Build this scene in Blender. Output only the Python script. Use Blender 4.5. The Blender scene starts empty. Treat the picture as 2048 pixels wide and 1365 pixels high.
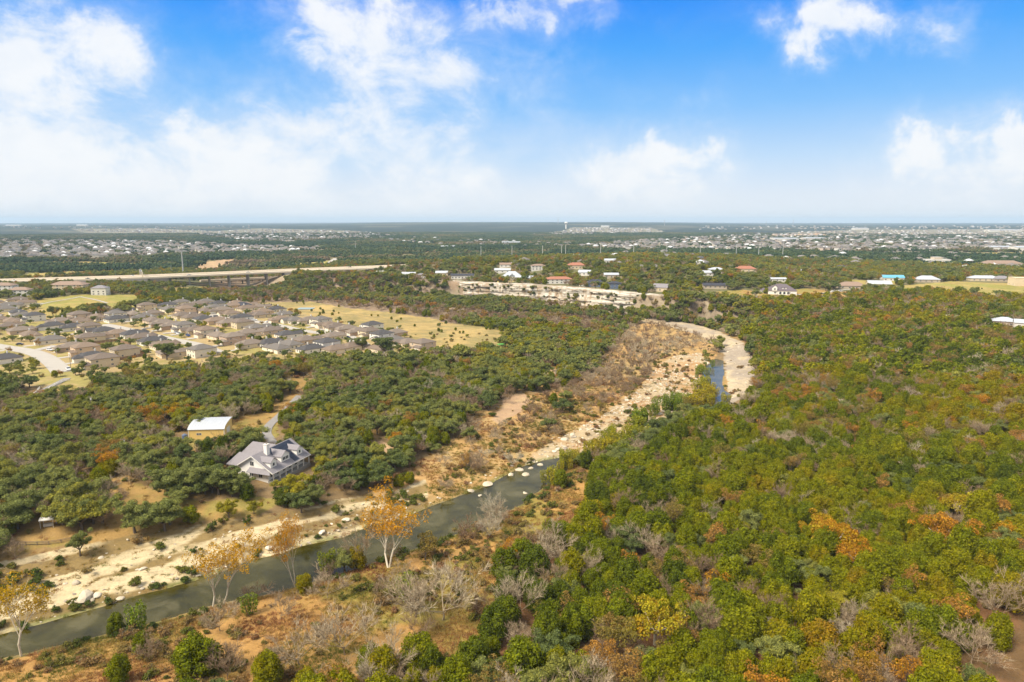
import bpy, bmesh, math, random
import numpy as np
from mathutils import Vector, Matrix

# ------------------------------------------------------------------ camera, sky, sun, exposure
scn = bpy.context.scene
COL = scn.collection
W0, H0, F0 = 2048.0, 1365.0, 1365.0
CZ = 100.0
EYE_V = 443.5
PITCH = math.atan((H0 / 2 - EYE_V) / F0)
CP, SP = math.cos(PITCH), math.sin(PITCH)

cam_d = bpy.data.cameras.new('camera')
cam_d.sensor_width = 36.0
cam_d.lens = 36.0 * F0 / W0
cam_d.clip_start = 1.0
cam_d.clip_end = 90000.0
cam = bpy.data.objects.new('camera', cam_d)
cam.location = (0, 0, CZ)
cam.rotation_euler = (math.pi / 2 - PITCH, 0, 0)
COL.objects.link(cam)
scn.camera = cam

SUN_EL, SUN_AZ = math.radians(52), math.radians(-125)   # azimuth from +Y, clockwise: behind and to the left
sun_d = bpy.data.lights.new('sun', 'SUN')
sun_d.energy = 3.8
sun_d.angle = math.radians(24)
sun_d.color = (1.0, 0.92, 0.78)
sun = bpy.data.objects.new('sun', sun_d)
sdir = Vector((math.sin(SUN_AZ) * math.cos(SUN_EL), math.cos(SUN_AZ) * math.cos(SUN_EL), math.sin(SUN_EL)))
sun.rotation_euler = sdir.to_track_quat('Z', 'Y').to_euler()
COL.objects.link(sun)

vs = scn.view_settings
vs.view_transform = 'Standard'
vs.look = 'None'
vs.exposure = 0.82
vs.gamma = 1.0
vs.use_curve_mapping = False
scn.cycles.max_bounces = 3
scn.cycles.diffuse_bounces = 2
scn.cycles.glossy_bounces = 2
scn.cycles.transmission_bounces = 2
scn.cycles.transparent_max_bounces = 6
scn.cycles.volume_bounces = 0
scn.cycles.use_denoising = True
scn.cycles.use_adaptive_sampling = True
scn.cycles.adaptive_threshold = 0.02


class NT:
    """small helper for node trees"""
    def __init__(self, tree):
        self.t = tree
        self.n = tree.nodes
        self.l = tree.links
        self.n.clear()

    def new(self, kind, **kw):
        nd = self.n.new(kind)
        for k, v in kw.items():
            setattr(nd, k, v)
        return nd

    def put(self, sock, v):
        if hasattr(v, 'is_output') or isinstance(v, bpy.types.NodeSocket):
            self.l.new(v, sock)
        else:
            sock.default_value = v

    def math(self, op, a, b=0.0, c=None, clamp=False):
        nd = self.new('ShaderNodeMath', operation=op, use_clamp=clamp)
        self.put(nd.inputs[0], a)
        self.put(nd.inputs[1], b)
        if c is not None:
            self.put(nd.inputs[2], c)
        return nd.outputs[0]

    def mixc(self, f, a, b, blend='MIX'):
        nd = self.new('ShaderNodeMix', data_type='RGBA', blend_type=blend)
        self.put(nd.inputs[0], f)
        self.put(nd.inputs[6], a if not isinstance(a, tuple) else (*a, 1)[:4])
        self.put(nd.inputs[7], b if not isinstance(b, tuple) else (*b, 1)[:4])
        return nd.outputs[2]

    def ramp(self, f, stops, interp='LINEAR'):
        nd = self.new('ShaderNodeValToRGB')
        cr = nd.color_ramp
        cr.interpolation = interp
        while len(cr.elements) < len(stops):
            cr.elements.new(0.5)
        for e, (p, c) in zip(cr.elements, stops):
            e.position = p
            e.color = (*c, 1)[:4] if len(c) == 3 else c
        self.put(nd.inputs[0], f)
        return nd.outputs[0]

    def smooth(self, x, a, b):
        nd = self.new('ShaderNodeMapRange', interpolation_type='SMOOTHSTEP')
        self.put(nd.inputs[0], x)
        nd.inputs[1].default_value = a
        nd.inputs[2].default_value = b
        return nd.outputs[0]

    def noise(self, vec, scale, detail=3, rough=0.55, dist=0.0):
        nd = self.new('ShaderNodeTexNoise')
        if vec is not None:
            self.l.new(vec, nd.inputs['Vector'])
        nd.inputs['Scale'].default_value = scale
        nd.inputs['Detail'].default_value = detail
        nd.inputs['Roughness'].default_value = rough
        nd.inputs['Distortion'].default_value = dist
        return nd.outputs['Fac']


def build_world():
    w = bpy.data.worlds.new('World')
    scn.world = w
    w.use_nodes = True
    t = NT(w.node_tree)
    tc = t.new('ShaderNodeTexCoord')
    sep = t.new('ShaderNodeSeparateXYZ')
    t.l.new(tc.outputs['Generated'], sep.inputs[0])
    X, Y, Z = sep.outputs
    az = t.math('ARCTAN2', X, Y)
    el = t.math('ARCSINE', Z)
    wv = t.noise(tc.outputs['Generated'], 8.0, 5, 0.6)
    wv2 = t.noise(tc.outputs['Generated'], 13.0, 5, 0.6, 0.5)
    azw = t.math('ADD', az, t.math('MULTIPLY', t.math('SUBTRACT', wv, 0.5), 0.30))
    elw = t.math('ADD', el, t.math('MULTIPLY', t.math('SUBTRACT', wv2, 0.5), 0.14))
    # clear sky: Nishita
    sky = t.new('ShaderNodeTexSky', sky_type='NISHITA')
    sky.sun_disc = False
    sky.sun_elevation = SUN_EL
    sky.sun_rotation = SUN_AZ
    sky.altitude = 300
    sky.air_density = 1.0
    sky.dust_density = 0.3
    sky.ozone_density = 2.0
    nish = t.new('ShaderNodeVectorMath', operation='SCALE')
    t.l.new(sky.outputs[0], nish.inputs[0])
    nish.inputs['Scale'].default_value = 0.10
    # deep autumn blue overhead paling to white at the horizon (elevation in radians)
    eln = t.math('DIVIDE', el, 0.6, clamp=True)
    grad = t.ramp(eln, [(0.0, (0.80, 0.86, 0.93)), (0.06, (0.74, 0.83, 0.95)), (0.14, (0.52, 0.73, 0.98)),
                        (0.26, (0.22, 0.54, 1.0)), (0.38, (0.07, 0.40, 1.0)), (0.50, (0.012, 0.27, 1.0)), (1.0, (0.03, 0.17, 0.62))])
    clear = t.mixc(0.06, grad, nish.outputs[0])
    # clouds: soft heaps, fixed to the sky
    nv = t.new('ShaderNodeVectorMath', operation='MULTIPLY')
    t.l.new(tc.outputs['Generated'], nv.inputs[0])
    nv.inputs[1].default_value = (1, 1, 1.5)
    n1 = t.noise(nv.outputs[0], 10.0, 12, 0.62, 0.3)
    n2 = t.noise(nv.outputs[0], 2.4, 3, 0.5)
    blobs = [(10, 300, 220, 130, .66), (60, 80, 120, 90, .65), (200, 120, 70, 60, .35), (680, 370, 380, 100, .62), (300, 380, 260, 90, .35),
             (690, 60, 120, 75, .84), (640, 230, 200, 80, .33), (830, 210, 200, 90, .35),
             (960, 120, 140, 70, .42), (1130, 8, 110, 28, .55), (960, 10, 120, 40, .36), (1270, 355, 150, 90, .74), (1325, 285, 60, 50, .5),
             (1930, 345, 100, 75, .98), (1945, 270, 45, 45, .55), (1650, 40, 75, 50, .78), (1760, 60, 70, 35, .38), (380, 270, 90, 50, .4)]
    tot = None
    for (u, v, su, sv, a) in blobs:
        d = Vector(((u - W0 / 2) / F0, CP + SP * (H0 / 2 - v) / F0, -SP + CP * (H0 / 2 - v) / F0)).normalized()
        a0, e0 = math.atan2(d.x, d.y), math.asin(d.z)
        p = t.math('MULTIPLY', t.math('SUBTRACT', azw, a0), F0 / su)
        q = t.math('MULTIPLY', t.math('SUBTRACT', elw, e0), F0 / sv)
        g = t.math('EXPONENT', t.math('MULTIPLY', t.math('ADD', t.math('MULTIPLY', p, p), t.math('MULTIPLY', q, q)), -1.0))
        g = t.math('MULTIPLY', g, a)
        tot = g if tot is None else t.math('ADD', tot, g)
    # unseen rest of the dome: heavier cloud, put in to whiten ambient light and reflections
    aaz = t.math('ABSOLUTE', az)
    inside = t.math('MULTIPLY', t.smooth(aaz, 0.95, 0.65), t.smooth(el, 0.39, 0.30))
    n5 = t.noise(nv.outputs[0], 7.5, 6, 0.58, 0.3)
    roundc = t.math('MULTIPLY', t.smooth(n5, 0.34, 0.50), 1.25)
    cover = t.math('ADD', t.math('MULTIPLY', tot, inside), t.math('MULTIPLY', roundc, t.math('SUBTRACT', 1.0, inside)))
    nn = t.math('SUBTRACT', n1, 0.5)
    dens = t.math('ADD', t.math('MULTIPLY', cover, t.math('MULTIPLY_ADD', nn, 2.6, 1.0)), t.math('MULTIPLY', nn, 0.45))
    mask = t.smooth(dens, 0.16, 0.98)
    veil = t.math('MULTIPLY', t.smooth(dens, -0.05, 0.7), 0.36)
    mask = t.math('MULTIPLY', t.math('MAXIMUM', mask, veil), 0.93)
    n3 = t.noise(nv.outputs[0], 16.0, 5, 0.55, 0.2)
    ccol = t.ramp(n3, [(0.3, (0.88, 0.92, 0.97)), (0.55, (0.97, 0.98, 0.99))])
    hazy = t.math('EXPONENT', t.math('MULTIPLY', t.math('MAXIMUM', el, 0.0), -28.0))
    col = t.mixc(mask, clear, ccol)
    col = t.mixc(t.math('MULTIPLY', hazy, 0.75), col, (0.86, 0.88, 0.91))
    bg = t.new('ShaderNodeBackground')
    t.l.new(col, bg.inputs[0])
    bg.inputs[1].default_value = 0.575
    out = t.new('ShaderNodeOutputWorld')
    t.l.new(bg.outputs[0], out.inputs[0])


build_world()

# ------------------------------------------------------------------ numeric helpers
RNG = np.random.default_rng(7)
random.seed(7)


def hash2(ix, iy, seed=0):
    h = (ix.astype(np.int64) * 374761393 + iy.astype(np.int64) * 668265263 + seed * 974711) & 0x7fffffff
    h = ((h ^ (h >> 13)) * 1274126177) & 0x7fffffff
    h = (h ^ (h >> 16)) & 0xffff
    return h / 65535.0


def vnoise(x, y, seed=0):
    ix, iy = np.floor(x), np.floor(y)
    fx, fy = x - ix, y - iy
    fx, fy = fx * fx * (3 - 2 * fx), fy * fy * (3 - 2 * fy)
    a, b = hash2(ix, iy, seed), hash2(ix + 1, iy, seed)
    c, d = hash2(ix, iy + 1, seed), hash2(ix + 1, iy + 1, seed)
    return (a * (1 - fx) + b * fx) * (1 - fy) + (c * (1 - fx) + d * fx) * fy


def fbm(x, y, scale, oct=4, seed=0):
    s, amp, tot = 0, 1.0, 0
    f = 1.0 / scale
    for k in range(oct):
        s = s + amp * vnoise(x * f + 17.3 * k, y * f + 5.1 * k, seed + k)
        tot += amp
        amp *= 0.5
        f *= 2.03
    return s / tot


def sstep(x, a, b):
    t = np.clip((x - a) / (b - a), 0, 1)
    return t * t * (3 - 2 * t)


def lerp(a, b, t):
    return a + (b - a) * t


def ray(u, v):
    a = (np.asarray(u, float) - W0 / 2) / F0
    b = (H0 / 2 - np.asarray(v, float)) / F0
    return a, CP + SP * b, -SP + CP * b


def at_z(u, v, z):
    """where the sight line through a picture point meets height z"""
    dx, dy, dz = ray(u, v)
    k = (np.asarray(z, float) - CZ) / np.minimum(dz, -1e-4)
    return dx * k, dy * k


def project(x, y, z):
    dep = y * CP + (CZ - z) * SP
    dep_s = np.where(dep > 1, dep, 1)
    u = W0 / 2 + x / dep_s * F0
    v = H0 / 2 - (y * SP - (CZ - z) * CP) / dep_s * F0
    return u, v, dep


# ------------------------------------------------------------------ terrain
CTRL = [(0, 1290, .3), (300, 1200, .3), (600, 1130, .3), (900, 1040, .3), (1100, 945, .3), (1200, 860, .9), (1300, 800, 1), (1400, 740, .7),
        (1430, 780, .2), (1470, 720, 1), (1430, 670, .6), (1340, 645, 1), (1200, 622, 1),
        (100, 1160, 2.6), (300, 1120, 2.6), (500, 1090, 2), (700, 1020, 2.5), (900, 930, 2), (1100, 840, 2.2), (1250, 740, 2.5), (1280, 680, 2.5),
        (60, 1085, 7), (300, 1045, 7), (480, 1010, 7), (560, 960, 8), (700, 960, 5), (540, 930, 9), (420, 870, 10), (800, 860, 6), (1000, 780, 5),
        (1100, 720, 5), (200, 900, 10), (100, 800, 12), (400, 780, 12), (700, 760, 9), (900, 740, 7), (-300, 900, 11), (-400, 1100, 8),
        (50, 720, 14), (300, 680, 14), (600, 670, 12), (850, 690, 9), (150, 620, 14), (450, 610, 14), (-300, 650, 15),
        (700, 630, 11), (950, 660, 8), (1100, 640, 6), (1000, 602, 3), (900, 592, 3), (750, 582, 3), (650, 572, 3), (560, 562, 4), (430, 570, 9),
        (760, 544, 28), (900, 548, 28), (1050, 554, 28), (1150, 558, 28), (1250, 570, 26), (1340, 578, 25), (1400, 584, 24), (1560, 582, 24),
        (1700, 590, 22), (1850, 570, 24), (2040, 560, 25), (2300, 570, 25),
        (1500, 680, 8), (1550, 640, 14), (1600, 760, 7), (1800, 700, 13), (2000, 700, 17), (1600, 900, 4), (1800, 900, 7), (2048, 900, 12), (2400, 900, 15),
        (1300, 1000, 3), (1500, 1100, 4), (1800, 1150, 6), (2048, 1200, 9), (1200, 1200, 4), (1600, 1365, 6), (2048, 1365, 8), (900, 1250, 4.5),
        (600, 1290, 4), (200, 1350, 4), (0, 1365, 4), (700, 1160, 1.6), (500, 1225, 1.8), (900, 1110, 1.6), (-300, 1300, 3),
        (0, 562, 18), (300, 556, 18), (640, 543, 19), (840, 533, 24), (100, 535, 17), (500, 522, 15), (1100, 520, 30), (1700, 520, 28),
        (300, 495, 20), (900, 495, 24), (1500, 497, 28), (2040, 515, 27), (-300, 540, 18)]


def solve_terrain():
    pts, zs = [], []
    for u, v, z in CTRL:
        x, y = at_z(u, v, z)
        pts.append((float(x), float(y)))
        zs.append(z)
    for a in range(-180, 180, 20):
        for r, z in ((60, 5), (3600, 24), (12000, 24), (45000, 26)):
            if r < 100 or True:
                pts.append((r * math.sin(math.radians(a)), r * math.cos(math.radians(a))))
                zs.append(z if r > 100 or abs(a) > 50 else 4)
    for a in (-180, -150, -120, -90, -70, 70, 90, 120, 150):
        for r in (250, 800, 1800):
            pts.append((r * math.sin(math.radians(a)), r * math.cos(math.radians(a))))
            zs.append(12)
    P = np.array(pts)
    Q = np.stack([np.arctan2(P[:, 0], P[:, 1]) * 1.6, np.log(np.hypot(P[:, 0], P[:, 1]))], 1)
    n = len(Q)
    d2 = ((Q[:, None] - Q[None]) ** 2).sum(-1)
    K = 0.5 * d2 * np.log(d2 + 1e-9) + np.eye(n) * 0.002
    A = np.zeros((n + 3, n + 3))
    A[:n, :n] = K
    A[:n, n] = 1
    A[:n, n + 1:] = Q
    A[n:, :n] = A[:n, n:].T
    return Q, np.linalg.solve(A, np.r_[zs, 0, 0, 0])


TQ, TW = solve_terrain()


def h_smooth(x, y):
    sh = np.shape(x)
    x, y = np.ravel(np.asarray(x, float)), np.ravel(np.asarray(y, float))
    out = np.empty(len(x))
    q = np.stack([np.arctan2(x, y) * 1.6, np.log(np.maximum(np.hypot(x, y), 3.0))], 1)
    n = len(TQ)
    for i in range(0, len(x), 40000):
        s = q[i:i + 40000]
        d2 = (s[:, :1] - TQ[None, :, 0]) ** 2 + (s[:, 1:] - TQ[None, :, 1]) ** 2
        out[i:i + 40000] = (0.5 * d2 * np.log(d2 + 1e-9)) @ TW[:n] + TW[n] + s @ TW[n + 1:]
    return out.reshape(sh)


BLUFF = [(500, 549, 20), (580, 550, 23), (660, 553, 27), (760, 557, 28), (830, 560, 28), (900, 563, 28), (970, 566, 28), (1040, 569, 28), (1110, 573, 28), (1180, 578, 27.5),
         (1260, 586, 27), (1340, 595, 25.5), (1420, 601, 24.5), (1500, 612, 22), (1580, 624, 19)]
_b = [(*(float(c) for c in at_z(u, v, z)), z) for u, v, z in BLUFF]
BLX = np.array([p[0] for p in _b])
BLY = np.array([p[1] for p in _b])
BLZ = np.array([p[2] for p in _b])


def bluff_s(x, y):
    yc = np.interp(x, BLX, BLY)
    slope = np.interp(x, BLX, np.gradient(BLY, BLX))
    return (y - yc) / np.sqrt(1 + slope * slope)


def h_base(x, y):
    """ground height without the creek channel"""
    x, y = np.asarray(x, float), np.asarray(y, float)
    h = np.maximum(h_smooth(x, y), 0.3)
    r = np.hypot(x, y)
    th = np.degrees(np.arctan2(x, y))
    # far plateau
    A = 0.42 + 0.58 * np.exp(-((th - 1) / 15.0) ** 4)
    h = h + 60 * A * sstep(r, 4600, 8600) + sstep(r, 3000, 9000) * (fbm(x, y, 2600, 3, 5) - 0.5) * 16
    # bluff
    s = bluff_s(x, y)
    fade = sstep(x, BLX[0] - 30, BLX[1]) * (1 - sstep(x, BLX[-2], BLX[-1] + 30)) * (y > 300) * (r < 2500)
    tw = np.interp(x, BLX, [34, 34, 34, 34, 30, 12, 4.5, 4.5, 4.5, 4.5, 6, 22, 32, 36, 40])
    low = np.interp(x, BLX, [4, 4, 4, 5, 6, 7, 8, 8, 7.5, 7, 6.5, 6, 5, 5, 6])
    hf = lerp(low, h, sstep(-s, tw + 10, tw + 90))
    hb = lerp(np.interp(x, BLX, BLZ), h, sstep(s, 0, 160))
    back = np.interp(x, BLX, [0, 0, 0, 0, 1.5, 4, 4.5, 4.5, 4.5, 4.5, 4, 2, 0, 0, 0])
    hh = lerp(hf, hb, sstep(s, back - tw, back))
    h = lerp(h, hh, fade)
    # rolling
    h = h + sstep(r, 120, 300) * (fbm(x, y, 70, 3, 11) - 0.5) * 1.6 * sstep(h, 1.0, 5.0)
    return h


def px(u, v):
    """ground point seen at a picture point"""
    u, v = np.atleast_1d(np.asarray(u, float)), np.atleast_1d(np.asarray(v, float))
    z = np.full(u.shape, 5.0)
    for k in range(14):
        x, y = at_z(u, v, z)
        z = 0.5 * z + 0.5 * h_base(x, y)
    return x, y


def poly(pts):
    a = np.array(pts, float)
    x, y = px(a[:, 0], a[:, 1])
    return np.stack([x, y], 1)


def inside(x, y, P):
    x, y = np.asarray(x), np.asarray(y)
    res = np.zeros(x.shape, bool)
    bb = (x >= P[:, 0].min()) & (x <= P[:, 0].max()) & (y >= P[:, 1].min()) & (y <= P[:, 1].max())
    if not bb.any():
        return res
    xs, ys = x[bb], y[bb]
    c = np.zeros(xs.shape, bool)
    n = len(P)
    for i in range(n):
        x0, y0 = P[i]
        x1, y1 = P[(i + 1) % n]
        if y0 == y1:
            continue
        k = ((y0 > ys) != (y1 > ys)) & (xs < (x1 - x0) * (ys - y0) / (y1 - y0) + x0)
        c ^= k
    res[bb] = c
    return res


def edge_dist(x, y, P, closed=True, limit=60.0):
    """distance to the outline of P (up to limit)"""
    d = np.full(np.shape(x), limit)
    bb = (x >= P[:, 0].min() - limit) & (x <= P[:, 0].max() + limit) & (y >= P[:, 1].min() - limit) & (y <= P[:, 1].max() + limit)
    if not bb.any():
        return d
    xs, ys = x[bb], y[bb]
    dd = np.full(xs.shape, limit)
    n = len(P)
    for i in range(n if closed else n - 1):
        a, b = P[i], P[(i + 1) % n]
        ab = b - a
        L2 = max((ab ** 2).sum(), 1e-9)
        t = np.clip(((xs - a[0]) * ab[0] + (ys - a[1]) * ab[1]) / L2, 0, 1)
        dd = np.minimum(dd, np.hypot(xs - a[0] - t * ab[0], ys - a[1] - t * ab[1]))
    d[bb] = dd
    return d


def wpoly(pts):
    a = np.array(pts, float)
    x, y = at_z(a[:, 0], a[:, 1], 0.0)
    return np.stack([x, y], 1)


FAR_EDGE = [(-160, 1300), (-60, 1285), (0, 1270), (80, 1250), (160, 1226), (230, 1206), (275, 1192), (330, 1178), (420, 1153), (500, 1121), (560, 1108), (600, 1094), (690, 1074),
            (745, 1050), (810, 1036), (860, 1014), (920, 992), (975, 972), (1020, 946), (1050, 932), (1085, 922), (1130, 914), (1152, 916)]
NEAR_EDGE = [(1150, 924), (1132, 940), (1108, 962), (1082, 980), (1045, 1008), (990, 1038), (930, 1062), (850, 1092), (785, 1112), (730, 1132), (640, 1160), (560, 1186),
             (490, 1196), (420, 1212), (330, 1240), (200, 1272), (130, 1288), (60, 1306), (0, 1318), (-60, 1335), (-160, 1370)]
WATERS = [wpoly(FAR_EDGE + NEAR_EDGE),
          wpoly([(1405, 744), (1416, 728), (1430, 718), (1447, 722), (1448, 748), (1444, 766), (1450, 782), (1461, 788), (1460, 808), (1452, 826), (1432, 832), (1424, 805), (1416, 782), (1404, 768)]),
          wpoly([(1388, 651), (1420, 656), (1450, 664), (1474, 673), (1478, 680), (1450, 673), (1415, 664), (1390, 657)])]
ROCK_PX = [(-120, 1160), (-30, 1128), (60, 1112), (180, 1086), (300, 1066), (420, 1046), (520, 1036), (600, 1018), (680, 1000), (760, 990), (850, 960), (862, 1010), (810, 1034), (745, 1050), (690, 1074),
           (600, 1094), (500, 1121), (420, 1153), (275, 1192), (160, 1226), (0, 1270), (-120, 1300)]
P_ROCK = poly(ROCK_PX)
P_BOULDER = poly([(1040, 940), (1070, 905), (1110, 880), (1200, 835), (1280, 775), (1310, 735), (1350, 712), (1400, 705), (1425, 735), (1412, 770), (1410, 800), (1360, 830), (1310, 870),
                  (1260, 905), (1190, 930), (1150, 918), (1110, 915), (1070, 925)])
P_GRAVEL = poly([(1330, 645), (1370, 646), (1440, 662), (1480, 682), (1506, 718), (1514, 760), (1502, 790), (1460, 806), (1456, 770), (1450, 725), (1438, 692), (1400, 672), (1330, 652)])
P_GRAVEL2 = poly([(1090, 613), (1160, 619), (1250, 632), (1330, 644), (1330, 652), (1250, 641), (1180, 629), (1090, 617)])


def h_full(x, y):
    x, y = np.asarray(x, float), np.asarray(y, float)
    h = h_base(x, y)
    # limestone steps on the near-left bank
    rk = inside(x, y, P_ROCK)
    if rk.any():
        e = np.zeros_like(h)
        e[rk] = sstep(edge_dist(x[rk], y[rk], P_ROCK, True, 10.0), 0.0, 2.5)
        hr = h + (fbm(x, y, 18, 3, 21) - 0.5) * 1.1
        st = 0.9
        q = np.floor(hr / st)
        f = hr / st - q
        hs = (q + sstep(f, 0.72, 1.0)) * st
        h = lerp(h, hs + (fbm(x, y, 1.6, 2, 5) - 0.5) * 0.12, e)
    for P, amp, sc in ((P_BOULDER, 1.0, 5.0), (P_GRAVEL, 0.35, 9.0), (P_GRAVEL2, 0.5, 9.0)):
        k = inside(x, y, P)
        if k.any():
            h[k] += (fbm(x[k], y[k], sc, 4, 31) - 0.5) * amp
    for P in WATERS:
        d = edge_dist(x, y, P, True, 30.0) + (fbm(x, y, 4.0, 2, 3) - 0.5) * 0.9
        ins = inside(x, y, P)
        bank = np.where((h < 0) | (d > 12), h, lerp(0.08, np.maximum(h, 0.35), sstep(d, 0.0, 5.0)))
        h = np.where(ins, -np.minimum(0.03 + 0.20 * np.maximum(d, 0), 1.5), bank)
    return h


def ground_z(x, y):
    return h_full(np.atleast_1d(np.asarray(x, float)), np.atleast_1d(np.asarray(y, float)))


def gp(u, v):
    """(x, y, z) on the ground at a picture point"""
    x, y = px(u, v)
    return float(x[0]), float(y[0]), float(ground_z(x, y)[0])


# ------------------------------------------------------------------ zones
WOOD, FOREST, BANK, FLOOD, ROCK, BOULD, GRAVEL, WATER, LAWN, SUBURB, FIELD, BOTTOM, SLOPE, BELT, PLATEAU, GOLD, DIRT, FARSUB, PAVED = range(1, 20)
BANK_FOREST_EDGE = [(1200, 950), (1165, 985), (1200, 1020), (1160, 1065), (1100, 1095), (1030, 1125), (985, 1165), (1000, 1240), (950, 1325), (820, 1345), (640, 1355), (480, 1380), (360, 1450)]
ZPOLY = [
    (SUBURB, [(-400, 596), (60, 598), (90, 630), (140, 640), (270, 618), (480, 604), (560, 620), (640, 638), (700, 648), (780, 662), (870, 685), (885, 705), (860, 716), (780, 722), (640, 727), (520, 737), (440, 733),
              (330, 750), (250, 770), (140, 778), (0, 772), (-400, 772)]),
    (FIELD, [(480, 604), (560, 598), (640, 606), (760, 622), (860, 636), (960, 650), (1026, 668), (1000, 700), (930, 708), (885, 705), (780, 662), (700, 648), (640, 638), (560, 620)]),
    (GOLD, [(62, 602), (150, 590), (274, 590), (278, 614), (180, 625), (90, 634), (75, 615)]),
    (BELT, [(270, 600), (420, 585), (560, 580), (700, 595), (850, 606), (1050, 612), (1150, 625), (1260, 652), (1240, 695), (1150, 702), (1022, 668), (850, 633), (700, 617), (620, 604), (500, 602), (440, 606), (276, 614)]),
    (BOTTOM, [(430, 562), (520, 556), (640, 568), (900, 584), (1100, 604), (1060, 613), (850, 606), (700, 595), (560, 580), (430, 582)]),
    (SLOPE, [(560, 552), (660, 553), (760, 557), (900, 563), (1040, 569), (1180, 578), (1260, 586), (1340, 594), (1420, 600), (1500, 611), (1490, 655), (1474, 670), (1390, 648), (1260, 628), (1100, 608), (900, 586), (640, 570), (560, 562)]),
    (FLOOD, [(690, 1020), (740, 985), (800, 940), (850, 915), (900, 890), (960, 830), (1040, 795), (1130, 775), (1190, 745), (1220, 700), (1250, 660), (1290, 645), (1400, 664), (1440, 700), (1420, 728),
             (1380, 730), (1300, 780), (1200, 850), (1110, 895), (1060, 922), (970, 972), (860, 1014), (760, 1045)]),
    (FOREST, [(1200, 950), (1275, 930), (1330, 896), (1375, 856), (1415, 845), (1440, 845), (1465, 825), (1504, 792), (1517, 760), (1508, 715), (1482, 680), (1492, 650), (1490, 615), (1510, 604), (1560, 601), (1700, 601),
              (1790, 594), (1850, 586), (1900, 590), (1990, 602), (2400, 620), (3400, 1700), (300, 1500)] + BANK_FOREST_EDGE[::-1]),
    (BANK, [(-160, 1370), (-60, 1335), (0, 1318), (130, 1288), (330, 1240), (490, 1196), (640, 1160), (785, 1112), (930, 1062), (1045, 1008), (1108, 962), (1150, 924)] + BANK_FOREST_EDGE + [(-160, 1500)]),
    (ROCK, ROCK_PX),
    (LAWN, [(228, 968), (280, 968), (345, 1000), (420, 1000), (520, 995), (565, 1005), (520, 1032), (420, 1042), (300, 1062), (180, 1082), (40, 1108), (10, 1100), (60, 1082), (190, 1062), (235, 1025)]),
    (LAWN, [(355, 890), (365, 872), (440, 872), (455, 850), (520, 828), (562, 828), (560, 850), (550, 880), (500, 880), (460, 885), (410, 925), (370, 915)]),
    (LAWN, [(566, 758), (600, 756), (632, 766), (622, 782), (578, 780)]),
    (LAWN, [(85, 792), (140, 770), (185, 782), (165, 800), (110, 806)]),
    (DIRT, [(722, 905), (760, 880), (790, 895), (770, 925), (740, 935)]),
    (DIRT, [(1010, 800), (1040, 782), (1062, 800), (1040, 825), (1000, 850), (985, 840)]),
    (DIRT, [(1060, 735), (1120, 740), (1110, 755), (1070, 752)]),
    (LAWN, [(1385, 588), (1480, 580), (1530, 585), (1620, 577), (1700, 585), (1690, 601), (1600, 601), (1480, 598), (1400, 598)]),
    (GOLD, [(1770, 574), (1900, 563), (2100, 570), (2100, 586), (1990, 596), (1900, 586), (1800, 588)]),
    (GOLD, [(1700, 560), (1800, 562), (1790, 574), (1700, 580)]),
    (GOLD, [(950, 558), (1010, 556), (1035, 562), (1000, 566), (960, 564)]),
    (LAWN, [(290, 585), (330, 576), (430, 574), (440, 582), (330, 590)]),
    (GOLD, [(25, 555), (60, 547), (300, 541), (310, 547), (200, 551), (60, 559)]),
    (GOLD, [(0, 526), (120, 524), (300, 527), (300, 530), (100, 531), (0, 531)]),
    (DIRT, [(365, 542), (400, 526), (450, 519), (480, 520), (440, 540), (400, 546)]),
    (GOLD, [(590, 527), (660, 522), (660, 530), (600, 533)]),
    (GOLD, [(980, 517), (1100, 515), (1180, 515), (1180, 519), (1060, 520), (990, 520)]),
    (GOLD, [(1720, 504), (1840, 502), (1860, 508), (1760, 510)]),
    (GOLD, [(1900, 508), (2060, 503), (2060, 512), (1950, 513)]),
    (FARSUB, [(-300, 474), (0, 474), (160, 478), (330, 480), (480, 490), (640, 495), (660, 502), (540, 506), (380, 508), (250, 517), (120, 520), (0, 517), (-300, 517)]),
    (FARSUB, [(380, 465), (520, 457), (700, 462), (800, 472), (720, 478), (560, 486), (420, 478)]),
    (FARSUB, [(140, 458), (300, 457), (440, 463), (300, 468), (170, 466)]),
    (FARSUB, [(1060, 470), (1125, 462), (1145, 455), (1300, 456), (1330, 464), (1250, 469), (1140, 471)]),
    (FARSUB, [(1150, 493), (1250, 483), (1400, 474), (1500, 468), (1700, 460), (2100, 458), (2100, 506), (1900, 506), (1700, 506), (1500, 503), (1350, 501), (1200, 500)]),
    (DIRT, [(1530, 470), (1640, 467), (1660, 472), (1560, 475)]),
]
ZONES = [(k, poly(p)) for k, p in ZPOLY]
ZONES += [(BOULD, P_BOULDER), (GRAVEL, P_GRAVEL), (BOULD, P_GRAVEL2)]
ROADS = []          # (world polyline, half width): filled below, kept free of plants
BLOCKS = []         # (x, y, radius): houses and the like, kept free of plants


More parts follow.
